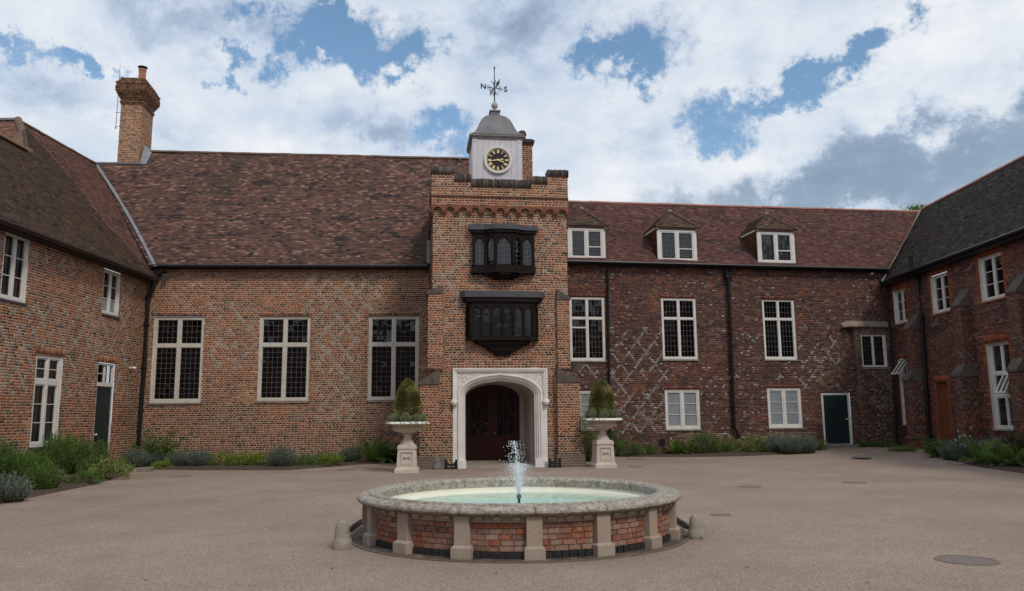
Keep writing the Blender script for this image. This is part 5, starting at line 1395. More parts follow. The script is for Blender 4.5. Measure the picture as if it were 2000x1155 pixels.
def awning(r, zt_, zb_, ang, u0=None, u1=None):
    u0 = r[0]+.05 if u0 is None else u0; u1 = r[1]-.05 if u1 is None else u1
    t_ = Vector((0, 0, -math.cos(ang)))+RW.n*math.sin(ang); O = RW.pt(0, -.1, zt_); f = Fr3(O, RW.d, t_); f.n = RW.d.cross(f.t); 
    ln = (zt_-zb_); m = MB(); k = .045; um = (u0+u1)/2
    for a, b, c, d in ((u0, u0+k, 0, ln), (u1-k, u1, 0, ln), (u0+k, u1-k, 0, k), (u0+k, u1-k, ln-k, ln), (um-.025, um+.025, k, ln-k)): m.box(f, a, b, -.02, .02, c, d)
    o = m.build('open_casement', WHITE, rwing)
    g_ = MB(); g_.add([f.pt(u0+k, 0, k), f.pt(u1-k, 0, k), f.pt(u1-k, 0, ln-k), f.pt(u0+k, 0, ln-k)], [(0, 1, 2, 3)]); g_.build('pane', GLASS, o)
    l_ = MB(); nn_ = 5
    for q in range(1, nn_): l_.box(f, u0+k, u1-k, -.008, .008, k+(ln-2*k)*q/nn_-.005, k+(ln-2*k)*q/nn_+.005)
    for q in (.25, .75): uu = u0+k+(u1-u0-2*k)*q; l_.box(f, uu-.005, uu+.005, -.008, .008, k, ln-k)
    l_.build('leading', CAME, o)
r_ = rw['d']; awning(r_, r_[3]-.05, r_[2]+(r_[3]-r_[2])*.70, R(38))
r_ = rw['e']; h_ = r_[3]-r_[2]; awning(r_, r_[2]+h_*.64-.04, r_[2]+h_*.38, R(28), (r_[0]+r_[1])/2+.03, r_[1]-.06)
# blocked doorway boards
r_ = rw['f']
for i in range(5):
    m_ = MB(); a = r_[0]+(r_[1]-r_[0])*i/5; m_.box(RW, a+.008, a+(r_[1]-r_[0])/5-.008, -.16, -.12, r_[2], r_[3]); m_.build('door_board', REDWOOD, rwing)
m_ = MB()
for a, b, c, d in ((r_[0]-.02, r_[0], r_[2], r_[3]), (r_[1], r_[1]+.02, r_[2], r_[3]), (r_[0], r_[1], r_[3], r_[3]+.02)): m_.box(RW, a, b, -.16, -.004, c, d)
m_.box(RW, r_[0]-.1, r_[1]+.1, -.1, .35, 0, r_[2]-.005); m_.build('door_reveal', mat('rubbed_orange_brick', (.25, .08, .045), .9, col2=(.18, .06, .04), nscale=8), rwing)
for i, k in enumerate('abcdef'): soldier_arch(RW, rwing, rw[k], h=.2, ext=.08, col=SURC, seed=500+i, wb=.006)
# buttresses
for i, dn in enumerate((30.8, 27.2, 24.0, 20.6)):
    un = (33.3-dn)/1.0; fcol = lambda u, z, rg, st: pick(rg, [(2, (.14, .07, .052)), (2, (.10, .055, .045)), (1, (.20, .08, .05)), (1, (.17, .13, .10))] if z > 1.6 or rg.random() < .6 else [(1, (.26, .08, .045))])
    buttress(RW, rwing, un-.52, un, [(0, .55, .68, .10), (.62, 2.75, .60, .42), (2.78, 5.15 if i else 4.75, .40, .62)], fcol, 400+i*20)
m_ = MB(); m_.box(RW, -.1, 17, 0, .06, 0, .55); m_.build('plinth', brick_tex('purple_plinth_brick', (.10, .05, .04), (.07, .045, .04), (.12, .09, .075)), rwing)
# roof
RT = RR.pt(rp_[2][0], 0, rp_[2][1]); pw_ = RW.pt(0, .3, ZW); pit_w = math.atan2(RT.z-ZW, (pw_-RT).dot(RW.n))
WR = slope(RW, .3, ZW, pit_w)
wp = [WR.px(*q) for q in ((1730, 546), (1797, 414), (2000, 306))]
topz_ = (wp[1][1]+wp[2][1])/2
wp_ = [(wp[0][0], 0), (18, 0), (18, topz_), (wp[1][0], topz_)]
roof_tiles(WR, rwing, wp_, rt_color(RT_RW, [(1, (.062, .053, .048))], .4, 93), 91, wav=.012)
mb = MB(); mb.prism(WR, [(18, 0), (46, 0), (46, topz_), (18, topz_)], -.1, 0); mb.build('roof_slope', MORTD, rwing)
ridge_tiles(rwing, WR.pt(wp[1][0], .0, topz_), WR.pt(18, 0, topz_), .10, RIDGO, .46)
backslope(WR, (wp[1][0], topz_), (46, topz_), rwing)
m_ = MB(); m_.tube([RW.pt(RW.px(1737, 548, .38)[0], .38, ZW-.04), RW.pt(17, .38, ZW-.04)], .065, 10); m_.box(RW, -.1, 17, 0, .3, ZW-.2, ZW-.03); m_.build('gutter', BLACK, rwing)
va, vb = WR.pt(wp[1][0], .05, topz_), WR.pt(wp[0][0]-.05, .05, -.1)
m_ = MB(); rings = []
for i in range(11):
    p = va.lerp(vb, i/10); ww = .10*(1+.3*math.sin(i*2.1)); rings.append([p-WR.d*ww, p+WR.d*ww, p+WR.d*ww+WR.n*.02, p-WR.d*ww+WR.n*.02])
m_.sweep(rings); m_.build('mortar_valley', mat('pale_valley_mortar', (.42, .40, .38), .9, col2=(.25, .24, .22), nscale=8), rwing)
pipe(RW, rwing, ((1779, 500), (1780, 530)), .075, .42, 'vent_pipe', False)
pipe(RW, rwing, ((1780, 526), (1785, 536), (1794, 548), (1800, 620), (1808, 740), (1816, 872)), .065, .12)

# ================= big chimney on the hall roof
CH = Fr((HR.pt(hp[4][0], 0, hp[4][1])-HALL.n*.15)[:2], (math.cos(R(7)), math.sin(R(7))))
ca0, ca1 = CH.px(232, 270)[0], CH.px(274.5, 270)[0]; cz1 = CH.px(255, 205)[1]; czb = HR.pt(0, 0, HR.px(240, 340)[1]).z
chim = empty('brick_chimney', CH.pt((ca0+ca1)/2, -.6, czb), 'tall brown brick chimney with corbelled cap and terracotta pot on the hall roof ridge', 'chimney')
chc = lambda u, z, rg, st: pick(rg, [(3, (.30, .14, .075)), (2, (.22, .11, .065)), (1.2, (.14, .08, .055)), (1, (.36, .20, .11)), (.6, (.08, .06, .05))])
cd = 1.35
sides = [(CH, ca0, ca1)]
f = Fr(CH.pt(ca1, 0, 0)[:2], (-CH.n.x, -CH.n.y)); f.n = CH.d.copy(); sides.append((f, 0, cd)); f = Fr(CH.pt(ca0, 0, 0)[:2], (-CH.n.x, -CH.n.y)); f.n = -CH.d; sides.append((f, 0, cd))
for i, (f, a, b) in enumerate(sides): brickwork(f, chim, a, b, czb-.6, cz1, [], chc, 600+i, singles=150 if i == 0 else 0)
z = cz1; czt = CH.px(262, 153)[1]; tot = czt-z
prof_c = [.02, .05, .02, .05, .09, .13, .17, .20, .20, .20, .17, .20, .14, .10, .06]
hc = tot/len(prof_c)
for i, o_ in enumerate(prof_c):
    V = []; C = []; rg = random.Random(i)
    for (f, a, b) in sides:
        L0, L1 = (a-o_, b+o_); u = L0
        while u < L1-.02:
            l = min(.115*rg.uniform(.9, 1.1), L1-u); V.append([list(f.pt(x_, w_, z_)) for z_ in (z+.005, z+hc-.005) for w_ in (o_-.12, o_+rg.random()*.004) for x_ in (u+.005, u+l-.005)]); C.append(tuple(.62*q for q in chc(0, 0, rg, 0))); u += l
    qmesh('cap_course', np.array(V), [(2, 3, 7, 6), (0, 2, 6, 4), (1, 5, 7, 3), (4, 6, 7, 5), (0, 1, 3, 2)], np.array(C), BRK, chim, 'stuff')
    m_ = MB(); m_.box(CH, ca0-o_+.008, ca1+o_-.008, -cd-o_+.008, o_-.008, z, z+hc); m_.build('cap_core', MORT, chim); z += hc
pcx, _ = CH.px(281, 140, -.7); pb = CH.pt(pcx-.02, -.6, z)
zt_ = CH.px(281, 137, -.7)[1]; m_ = MB(); hp_ = zt_-z; m_.lathe(pb, [(.17, 0), (.15, .05), (.14, hp_*.8), (.155, hp_*.82), (.155, hp_*.95), (.12, hp_)], 16); m_.build('chimney_pot', TERRA, chim, smooth=False)
m_ = MB(); m_.lathe(pb+Vector((0, 0, hp_)), [(.11, 0), (.11, .05), (.20, .055), (.20, .075), (.08, .12), (.001, .13)], 16)
for k in range(4): m_.tube([pb+Vector((.1*math.cos(k*1.57), .1*math.sin(k*1.57), hp_)), pb+Vector((.12*math.cos(k*1.57), .12*math.sin(k*1.57), hp_+.06))], .01, 5)
m_.build('cowl', BLACK, chim)
m_ = MB(); z0_ = HR.pt(0, 0, hp[5][1]).z; m_.box(CH, ca0-.03, ca1+.03, -.6, .03, z0_-.2, z0_+.14)
a_ = HR.pt(hp[4][0], .04, hp[4][1]); b_ = HR.pt(hp[3][0], .04, hp[3][1])
m_.add([a_-CH.d*.14, a_+CH.d*.12, b_+CH.d*.14, b_-CH.d*.2+Vector((0, 0, .25))], [(0, 1, 2, 3)]); m_.build('lead_flashing', MATS['pale_lead'], chim)
ant = empty('aerial', on(CH, 226, 248, .05), 'thin grey aerial mast clamped to the left side of the tall chimney', 'aerial')
m_ = MB(); A0, A1, A2 = on(CH, 226, 250, -.3), on(CH, 233, 160, -.3), on(CH, 235, 124, -.3); m_.tube([A0, A1, A2], [.014, .014, .006], 6)
for y_ in (168, 220, 247): p0 = on(CH, 228.5 if y_ > 200 else 232, y_, -.3); m_.tube([p0-CH.d*.06, p0+CH.d*.16], .012, 5)
m_.ball(A0, .04, 6); m_.build('mast', mat('galvanised_steel', (.22, .23, .24), .5, metal=.4), ant)

# ================= lamps and cameras on the walls
def gadget(name, fr, x, y, w_, label, cat, kindg):
    p = on(fr, x, y, w_); e_ = empty(name, p, label, cat); m = MB()
    if kindg == 'flood':
        m.box(fr, *(lambda u: (u-.12, u+.02))(fr.px(x, y, w_)[0]), 0, .06, p.z+.0, p.z+.12); m.build('bracket', BLACK, e_)
        m = MB(); m.tube([p, p+fr.n*.12+Vector((.05, 0, -.09))], [.06, .1], 10); m.ball(p+fr.d*-.12+Vector((0, 0, .05)), .05, 8); m.build('lamp_head', mat('grey_lamp', (.12, .11, .10), .5), e_)
    else:
        m.tube([fr.pt(fr.px(x, y, w_)[0], 0, p.z), p], .03, 8); m.build('bracket', WHITE, e_)
        m = MB(); t_ = (fr.n*1+fr.d*.4+Vector((0, 0, -.25))).normalized(); m.tube([p-t_*.05, p+t_*.06], .045, 10); m.build('camera_body', WHITE, e_)
        m = MB(); m.tube([p+t_*.06, p+t_*.07], .036, 10); m.build('lens', BLACK, e_)
gadget('flood_light', HALL, 322, 538, .15, 'small grey flood light under the hall eaves beside the left corner drainpipe', 'lamp', 'flood')
gadget('security_camera', LW, 262, 719, .16, 'white security camera on the left wing wall beside the corner drainpipe', 'camera', 'cam')
gadget('security_camera', RB, 1704, 535, .16, 'white security camera under the eaves in the far right corner', 'camera', 'cam')

# ================= range behind the viewer (seen only in reflections)
BK = Fr((0, -15), (-1, 0)); rear = empty('rear_range', BK.pt(0, 0, 0), 'plain two-storey brick range closing the courtyard behind the viewer', 'building')
m_ = MB(); m_.box(BK, -16, 16, -6, 0, 0, 6.8); m_.build('wall', BTEX, rear)
m_ = MB(); m_.add([BK.pt(-16, .3, 6.8), BK.pt(16, .3, 6.8), BK.pt(16, -4, 10.6), BK.pt(-16, -4, 10.6)], [(0, 1, 2, 3)]); m_.build('roof_slope', RIDGB, rear)
for i in range(7):
    for z_ in (1.0, 4.2):
        m_ = MB(); u = -13+i*4.3; m_.box(BK, u-.6, u+.6, .0, .05, z_, z_+1.7); o = m_.build('window', WHITE, rear); m_ = MB()
        for a in (-.52, .04):
            for c in (.08, .88): m_.box(BK, u+a, u+a+.48, .05, .054, z_+c, z_+c+.74)
        m_.build('pane', FROST, o)

# ================= fountain
FC = Vector((.07, 11.05, 0)); RO = 2.05; K = 1.016
fou = empty('fountain', FC, 'round stone-rimmed brick fountain basin with pale pilasters in the middle of the courtyard', 'fountain')
NP = 16; a_front = math.radians(-90+4.2)
prof = [(1.80, .50), (1.80, .60), (1.83, .635), (1.88, .65), (1.93, .655), (1.955, .64), (1.965, .618), (1.985, .612), (2.0, .622), (2.04, .620), (2.085, .600), (2.112, .565), (2.115, .530), (2.095, .500), (2.06, .488), (2.02, .483), (2.02, .46), (1.80, .46)]
COPE = mat('lichened_coping', (.50, .455, .385), .9, col2=(.19, .17, .145), nscale=17, namt=.6, col3=(.16, .125, .06), n3scale=2.2, n3lo=.56, n3hi=.72, mottle=.35, mscale=45, bump=.010, bscale=22)
for i in range(NP):
    a0 = a_front+2*math.pi*(i-.5)/NP+.2; a1 = a0+2*math.pi/NP-.003
    m_ = MB(); m_.lathe(FC, [(r_*K, .471+(z_-.483)*.709) for r_, z_ in prof+[prof[0]]], 10, a0, a1)
    k = len(prof)+1; v0 = len(m_.v)
    m_.f += [tuple(range(k-1)), tuple(10*k+j for j in range(k-1))]
    m_.build('coping_stone', COPE, fou, smooth=False)
# wall, bricks, pilasters
RBk = 1.97*K
m_ = MB(); m_.lathe(FC, [(RBk-.012, .0), (RBk-.012, .465)], 96); m_.build('mortar', mat('pink_mortar', (.34, .25, .20), .95, col2=(.27, .19, .155), nscale=4), fou)
def ring_block(a0, a1, r0, r1, z0, z1, n=3, m=None):
    m = m or MB(); vs = []
    for i in range(n+1):
        a = a0+(a1-a0)*i/n
        for r_, z_ in ((r0, z0), (r1, z0), (r1, z1), (r0, z1)): vs.append(FC+Vector((r_*math.cos(a), r_*math.sin(a), z_)))
    fs = [(0, 1, 2, 3), (n*4, n*4+1, n*4+2, n*4+3)]
    for i in range(n):
        for k in range(4): fs.append((i*4+k, i*4+(k+1) % 4, (i+1)*4+(k+1) % 4, (i+1)*4+k))
    return m.add(vs, fs)
rg = random.Random(99)
BB = mat('blue_black_brick', (.022, .024, .028), .45, col2=(.04, .04, .042), nscale=8)
DENT = mat('dentil_stone', (.42, .35, .285), .85, col2=(.33, .27, .22), nscale=6)
zt = [.075, .385]; rows = 5
FBK = mat('fountain_brick_face', (.3, .1, .05), .92, src='obj', col3=(.36, .27, .22), n3scale=9, n3lo=.50, n3hi=.72, mottle=.3, mscale=25, bump=.006, bscale=50)
FBKa = mat('fountain_brick_joined', (.3, .1, .05), .92, src='attr', col3=(.36, .27, .22), n3scale=9, n3lo=.50, n3hi=.72, mottle=.3, mscale=25, bump=.006, bscale=50)
pa = .165/2/RO
rear_b = MB()
for i in range(NP):
    ac = a_front+2*math.pi*i/NP
    front = math.sin(ac) < .25
    # pilaster
    f = Fr((FC+Vector((math.cos(ac), math.sin(ac), 0))*0)[:2], (-math.sin(ac), math.cos(ac))); f.n = Vector((math.cos(ac), math.sin(ac), 0))
    f.P = Vector((FC.x, FC.y, 0))
    m_ = MB(); m_.box(f, -.088, .088, 1.85, 2.045*K, .145, .468); m_.box(f, -.115, .115, 1.85, 2.085*K, .0, .125)
    P4 = [(-.115, 2.085*K, .125), (.115, 2.085*K, .125), (.115, 1.85, .125), (-.115, 1.85, .125), (-.09, 2.047*K, .15), (.09, 2.047*K, .15), (.09, 1.85, .15), (-.09, 1.85, .15)]
    m_.add([f.pt(u, w_, z_) for u, w_, z_ in P4], [(0, 1, 5, 4), (1, 2, 6, 5), (3, 0, 4, 7), (4, 5, 6, 7)])
    m_.build('pilaster', PIL, fou, bevel=.006)
    a0 = ac+.115/2.0; a1 = ac+2*math.pi/NP-.115/2.0; span = a1-a0
    # blue bricks
    nb_ = 6
    for k in range(nb_):
        m_ = ring_block(a0+span*k/nb_+.003, a0+span*(k+1)/nb_-.003, 1.8, 1.992*K+rg.random()*.004, .0, .078, 2); m_.build('base_brick', BB, fou)
    # dentils
    a0d, a1d = ac+.088/2.0, ac+2*math.pi/NP-.088/2.
    for k in range(3):
        c = a0d+(a1d-a0d)*(k+.5)/3; m_ = ring_block(c-.021, c+.021, 1.85, 2.035*K, .425, .46, 1); ring_block(c-.018, c+.018, 1.85, 2.012*K, .40, .4245, 1, m_); m_.build('dentil', DENT, fou)
    m_ = ring_block(a0d, a1d, 1.85, 1.985*K, .392, .468, 6); m_.build('frieze', PIL, fou)
    # bricks
    hz = (.39-.082)/rows
    for r_ in range(rows):
        z0 = .082+hz*r_+.005; z1 = .082+hz*(r_+1)-.005
        cuts = [a0d]; step = .155/RO; x = a0d + (step*.5 if r_ % 2 else step)*rg.uniform(.85, 1.1)
        while x < a1d-.02: cuts.append(x); x += step*rg.uniform(.85, 1.12)
        cuts.append(a1d)
        for p, q in zip(cuts[:-1], cuts[1:]):
            if q-p < .012: continue
            rr = RBk+rg.random()*.006; c = pick(rg, FRB)
            if front:
                m_ = ring_block(p+.0025, q-.0025, 1.8, rr, z0, z1, 2); o = m_.build('brick', FBK, fou); o.color = (*c, 1)
            else:
                s0_ = len(rear_b.v); ring_block(p+.0025, q-.0025, 1.8, rr, z0, z1, 2, rear_b); rear_b.c += [(*c, 1)]*(len(rear_b.v)-s0_)
rear_b.build('brickwork', FBKa, fou, kind='stuff')
f_a = math.radians(184.5); m_ = MB(); pc_ = FC+Vector((2.03*math.cos(f_a), 2.03*math.sin(f_a), 0)); m_.tube([pc_+Vector((0, 0, .02)), pc_+Vector((0, 0, .40))], .028, 8); m_.tube([pc_+Vector((0, 0, .2)), pc_+Vector((0, 0, .25))], .036, 8); m_.build('drainpipe', BLACK, fou)
# basin
BAS = mat('painted_basin', (.80, .78, .66), .6, col2=(.74, .75, .63), nscale=3)
BAST = mat('turquoise_basin_floor', (.56, .86, .82), .6, col2=(.68, .88, .82), nscale=1.2)
m_ = MB(); m_.lathe(FC, [(1.84, .47), (1.835, .425), (1.76, .42), (1.74, .41), (1.72, .37), (1.60, .36), (1.58, .28)], 96); m_.build('basin_wall', BAS, fou, smooth=False)
m_ = MB(); m_.lathe(FC, [(1.59, .30), (1.2, .26), (.001, .22)], 96); m_.build('basin_floor', BAST, fou)
wm = bpy.data.materials.new('pool_water'); wm.use_nodes = True; t = wm.node_tree; n = t.nodes; l = t.links; n.clear()
fr_ = n.new('ShaderNodeFresnel'); fr_.inputs[0].default_value = 1.33; gl = n.new('ShaderNodeBsdfGlossy'); gl.inputs['Roughness'].default_value = .06; tr_ = n.new('ShaderNodeBsdfTransparent'); tr_.inputs[0].default_value = (.90, 1, 1, 1)
mx_ = n.new('ShaderNodeMixShader'); oo = n.new('ShaderNodeOutputMaterial'); no = n.new('ShaderNodeTexNoise'); no.inputs['Scale'].default_value = 9; no.inputs['Detail'].default_value = 4
tcw = n.new('ShaderNodeTexCoord'); l.new(tcw.outputs['Object'], no.inputs['Vector']); bpn = n.new('ShaderNodeBump'); bpn.inputs['Distance'].default_value = .05; l.new(no.outputs[0], bpn.inputs['Height'])
l.new(bpn.outputs[0], gl.inputs['Normal']); l.new(bpn.outputs[0], fr_.inputs['Normal']); l.new(fr_.outputs[0], mx_.inputs[0]); l.new(tr_.outputs[0], mx_.inputs[1]); l.new(gl.outputs[0], mx_.inputs[2]); l.new(mx_.outputs[0], oo.inputs[0])
m_ = MB()
for i in range(1, 25): pass
m_.lathe(FC, [(1.715, .375), (.001, .375)], 96); o = m_.build('pool_water', wm); tag(o, kind='structure')
m_ = MB(); m_.lathe(FC, [(.001, .52), (.02, .50), (.02, .495), (.03, .50), (.03, .46), (.018, .455), (.018, .40), (.03, .38), (.03, .25)], 12); m_.build('nozzle', mat('bronze_nozzle', (.05, .055, .05), .4, metal=.5), fou)
# annular apron round the foot
m_ = MB(); m_.lathe(FC, [(1.85, .012), (2.20, .008)], 96); o = m_.build('path', mat('dirty_apron', (.12, .09, .07), .95, col2=(.075, .06, .05), nscale=7, col3=(.26, .20, .155), n3scale=5, n3lo=.5, n3hi=.7, bump=.01), kind='structure')
m_ = MB(); m_.lathe(FC, [(2.20, .0), (2.20, .013), (2.24, .013), (2.24, .0)], 96); o = m_.build('kerb', mat('flush_kerb', (.19, .155, .125), .9, col2=(.13, .105, .09), nscale=6), kind='structure')
# water jet
WD = bpy.data.materials.new('white_spray'); WD.use_nodes = True; b = WD.node_tree.nodes['Principled BSDF']; b.inputs['Base Color'].default_value = (.93, .96, 1, 1); b.inputs['Roughness'].default_value = .15
b.inputs['Transmission Weight'].default_value = .0; b.inputs['Subsurface Weight'].default_value = .0
rg = random.Random(5); jet = MB()
def drop(p, s, e_=1.):
    v = [p+Vector((s, 0, 0)), p+Vector((0, s, 0)), p+Vector((-s, 0, 0)), p+Vector((0, -s, 0)), p+Vector((0, 0, s*e_)), p+Vector((0, 0, -s*e_))]
    jet.add(v, [(0, 1, 4), (1, 2, 4), (2, 3, 4), (3, 0, 4), (1, 0, 5), (2, 1, 5), (3, 2, 5), (0, 3, 5)])
N0 = FC+Vector((0, 0, .52))
for i in range(6500):      # fine mist of the column
    h = rg.random()**1.3*.40; sp = .014+.48*h; a = rg.uniform(0, 2*math.pi); rr = sp*abs(rg.gauss(0, .42)) if h < .3 else sp*abs(rg.gauss(0, .6))
    drop(N0+Vector((rr*math.cos(a)-.02*h, rr*math.sin(a), h)), rg.uniform(.0012, .0024)*(1.3 if h < .15 else 1), rg.uniform(1.2, 3))
for i in range(3000):
    h = rg.uniform(-.06, .36); a = rg.uniform(0, 2*math.pi); rr = abs(rg.gauss(0, .16)); drop(N0+Vector((rr*math.cos(a)*1.2, rr*math.sin(a), h)), rg.uniform(.0013, .0027), 1.2)
for i in range(520):
    h = .28+rg.random()**1.3*.42; rr = abs(rg.gauss(0, .11))*(1.15-h); a = rg.uniform(0, 2*math.pi); drop(N0+Vector((rr*math.cos(a)-.12*(h-.2), rr*math.sin(a), h)), rg.uniform(.0028, .0058), rg.uniform(1, 1.6))
for i in range(420):
    a = rg.uniform(0, 6.28); rr = rg.uniform(.1, .8); drop(N0+Vector((rr*math.cos(a), rr*math.sin(a), rg.uniform(-.05, .16)+.1*(1-rr))), rg.uniform(.002, .0038), 1.1)
o = jet.build('water_jet', WD); tag(o, 'white spray of water droplets rising from the fountain nozzle', 'water jet'); 

# ================= stone bollards, boot scrapers, covers
def bollard(x, y, h, r, label, m, grp=None):
    p = gp(x, y); ob = MB(); ob.lathe((p.x, p.y, 0), [(r*1.28, 0), (r*1.30, h*.05), (r*1.22, h*.30), (r*1.10, h*.34), (r*1.02, h*.38), (r*.98, h*.60), (r*.86, h*.80), (r*.62, h*.93), (r*.3, h*.99), (.001, h)], 20)
    o = ob.build('stone_bollard', m, None, smooth=True); tag(o, label, 'bollard', grp); return p
BOL = mat('bollard_stone', (.36, .32, .27), .9, col2=(.27, .24, .20), nscale=8, col3=(.12, .115, .10), n3scale=7, n3lo=.55, n3hi=.7, bump=.005, bscale=40)
p1 = bollard(668, 1072, .335, .093, 'pale round-topped stone bollard on the gravel left of the fountain', BOL)
p2 = bollard(1360, 1052, .30, .087, 'pale round-topped stone bollard on the gravel right of the fountain', BOL)
BOLG = mat('grey_bollard_stone', (.20, .19, .18), .95, col2=(.13, .125, .12), nscale=9)
bollard(853, 917, .36, .115, 'small grey stone bollard at the foot of the tower left of the doorway', BOLG)
bollard(1114, 910, .33, .12, 'small grey stone bollard at the foot of the tower right of the doorway', BOLG)
for (xa, ya, xb, yb, lab) in ((683, 1040, 708, 1022, 'low black edging strip between the left bollard and the fountain'), (1316, 1017, 1344, 1034, 'low black edging strip between the fountain and the right bollard')):
    a, b = gp(xa, ya), gp(xb, yb); f = Fr(a[:2], (b-a)[:2]); L0 = (b-a).length; m_ = MB(); m_.prism(f, [(0, 0), (L0, 0), (L0, .05), (L0*.9, .07), (L0*.1, .07), (0, .05)], -.015, .015); m_.box(f, 0, L0, -.05, -.015, 0, .012)
    o = m_.build('edging_strip', BLACK); tag(o, lab, 'edging')
def scraper(x, y, label):
    u, z = TOW.px(x, y, .25); u = TOW.px(x, y-8, .25)[0]; e_ = empty('boot_scraper', TOW.pt(u, .25, 0), label, 'boot scraper')
    m_ = MB(); m_.box(TOW, u-.20, u+.20, .13, .37, 0, .035); m_.build('base', IRON, e_)
    for sg in (-1, 1):
        m_ = MB(); c = u+sg*.15
        m_.prism(TOW, [(c-.045, .035), (c+.045, .035), (c+.04, .20), (c+.055*(1 if sg > 0 else .3), .31), (c, .26), (c-.055*(1 if sg < 0 else .3), .31), (c-.04, .20)], .22, .28); m_.build('upright', IRON, e_)
    m_ = MB(); m_.prism(TOW, [(u-.13, .10), (u+.13, .10), (u+.13, .22), (u+.05, .15), (u-.05, .15), (u-.13, .22)], .24, .26); m_.build('blade', IRON, e_)
scraper(881, 911, 'black cast iron boot scraper left of the white doorway'); scraper(1083, 908, 'black cast iron boot scraper right of the white doorway')
CVR = mat('rusty_iron_cover', (.15, .12, .105), .8, col2=(.21, .17, .145), nscale=14, bump=.004, bscale=80)
for x, y, r_, lab in ((1888, 1095, .31, 'large round iron cover in the gravel at the lower right'), (1463, 951, .27, 'round iron cover in the gravel right of the fountain'), (1668, 943, .27, 'round iron cover nearest the right flower bed'),
                      (1408, 1006, .17, 'small round cover behind the right bollard'), (353, 931, .30, 'round iron cover in front of the left corner bed'), (675, 918, .27, 'round iron cover left of the left urn'),
                      (1242, 897, .4, 'dark cover in front of the bed right of the right urn'), (1240, 912, .25, 'dark cover just right of the right urn pedestal'), (1683, 893, .32, 'round cover in front of the green door')):
    p = gp(x, y); z_ = gz(p.x, p.y)
    if z_ > .01: p = gp(x, y, z_)
    m_ = MB(); m_.lathe((p.x, p.y, z_), [(r_, 0), (r_, .006), (r_-.03, .007), (r_-.032, .003), (r_-.045, .003), (r_-.047, .006), (.001, .006)], 28) if z_ < .01 else m_.lathe((p.x, p.y, z_+.012), [(r_, -.02), (r_, .006), (r_-.03, .007), (r_-.032, .003), (r_-.045, .003), (r_-.047, .006), (.001, .006)], 28)
    o = m_.build('manhole_cover', CVR); tag(o, lab, 'manhole cover')

# ================= urns
def leafmat(name, c1, c2, c3=None):
    m = bpy.data.materials.new(name); m.use_nodes = True; t = m.node_tree; n = t.nodes; l = t.links; b = n['Principled BSDF']; b.inputs['Roughness'].default_value = .6
    b.inputs['Specular IOR Level'].default_value = .25
    a = n.new('ShaderNodeAttribute'); a.attribute_name = 'col'; sp_ = n.new('ShaderNodeSeparateColor'); l.new(a.outputs['Color'], sp_.inputs[0])
    r_ = n.new('ShaderNodeValToRGB'); l.new(sp_.outputs[0], r_.inputs[0]); r_.color_ramp.elements[0].color = (*c1, 1); r_.color_ramp.elements[1].color = (*c2, 1)
    if c3: q = r_.color_ramp.elements.new(.9); q.color = (*c2, 1); r_.color_ramp.elements[2].color = (*c3, 1)
    l.new(r_.outputs[0], b.inputs['Base Color'])
    tr = n.new('ShaderNodeBsdfTranslucent'); l.new(r_.outputs[0], tr.inputs[0]); mx = n.new('ShaderNodeMixShader'); mx.inputs[0].default_value = .25
    l.new(b.outputs[0], mx.inputs[1]); l.new(tr.outputs[0], mx.inputs[2]); l.new(mx.outputs[0], n['Material Output'].inputs[0])
    return m
LM = {'box': leafmat('box_leaves', (.085, .10, .02), (.30, .30, .08), (.50, .44, .18)), 'rose': leafmat('rosemary_leaves', (.05, .12, .02), (.19, .35, .07)), 'lav': leafmat('lavender_leaves', (.11, .155, .115), (.31, .39, .32)),
      'lime': leafmat('lime_leaves', (.07, .13, .015), (.26, .38, .06)), 'fern': leafmat('fern_leaves', (.06, .13, .02), (.20, .33, .06)), 'green': leafmat('green_leaves', (.05, .11, .025), (.17, .28, .07)),
      'yel': leafmat('variegated_leaves', (.10, .13, .03), (.34, .38, .14)), 'sage': leafmat('pale_sage_leaves', (.20, .25, .13), (.48, .52, .34)), 'dark': leafmat('dark_leaves', (.015, .035, .012), (.05, .09, .035)),
      'flower': leafmat('petals', (.7, .6, .5), (.9, .85, .75)), 'dry': leafmat('dry_leaves', (.14, .12, .07), (.30, .26, .16))}
def leaves_mesh(pts, name):
    """pts: list of (center, direction, side vector scaled half width, length, value)"""
    n = len(pts); V = np.zeros((n, 4, 3)); C = np.zeros((n, 3))
    for i, (c, d, s, ln, v) in enumerate(pts):
        V[i, 0] = c; V[i, 1] = c+d*ln*.45+s; V[i, 2] = c+d*ln; V[i, 3] = c+d*ln*.45-s; C[i] = (v, v, v)
    me = bpy.data.meshes.new(name); me.vertices.add(n*4); me.vertices.foreach_set('co', V.astype(np.float32).ravel())
    me.loops.add(n*4); me.loops.foreach_set('vertex_index', np.arange(n*4, dtype=np.int32)); me.polygons.add(n)
    me.polygons.foreach_set('loop_start', (np.arange(n)*4).astype(np.int32)); me.polygons.foreach_set('loop_total', np.full(n, 4, np.int32)); me.update(calc_edges=True)
    at = me.color_attributes.new('col', 'FLOAT_COLOR', 'POINT'); at.data.foreach_set('color', np.concatenate([np.repeat(C, 4, axis=0), np.ones((n*4, 1))], 1).astype(np.float32).ravel())
    return me
def rv(rg):
    while True:
        v = Vector((rg.uniform(-1, 1), rg.uniform(-1, 1), rg.uniform(-1, 1)))
        if .05 < v.length < 1: return v.normalized()
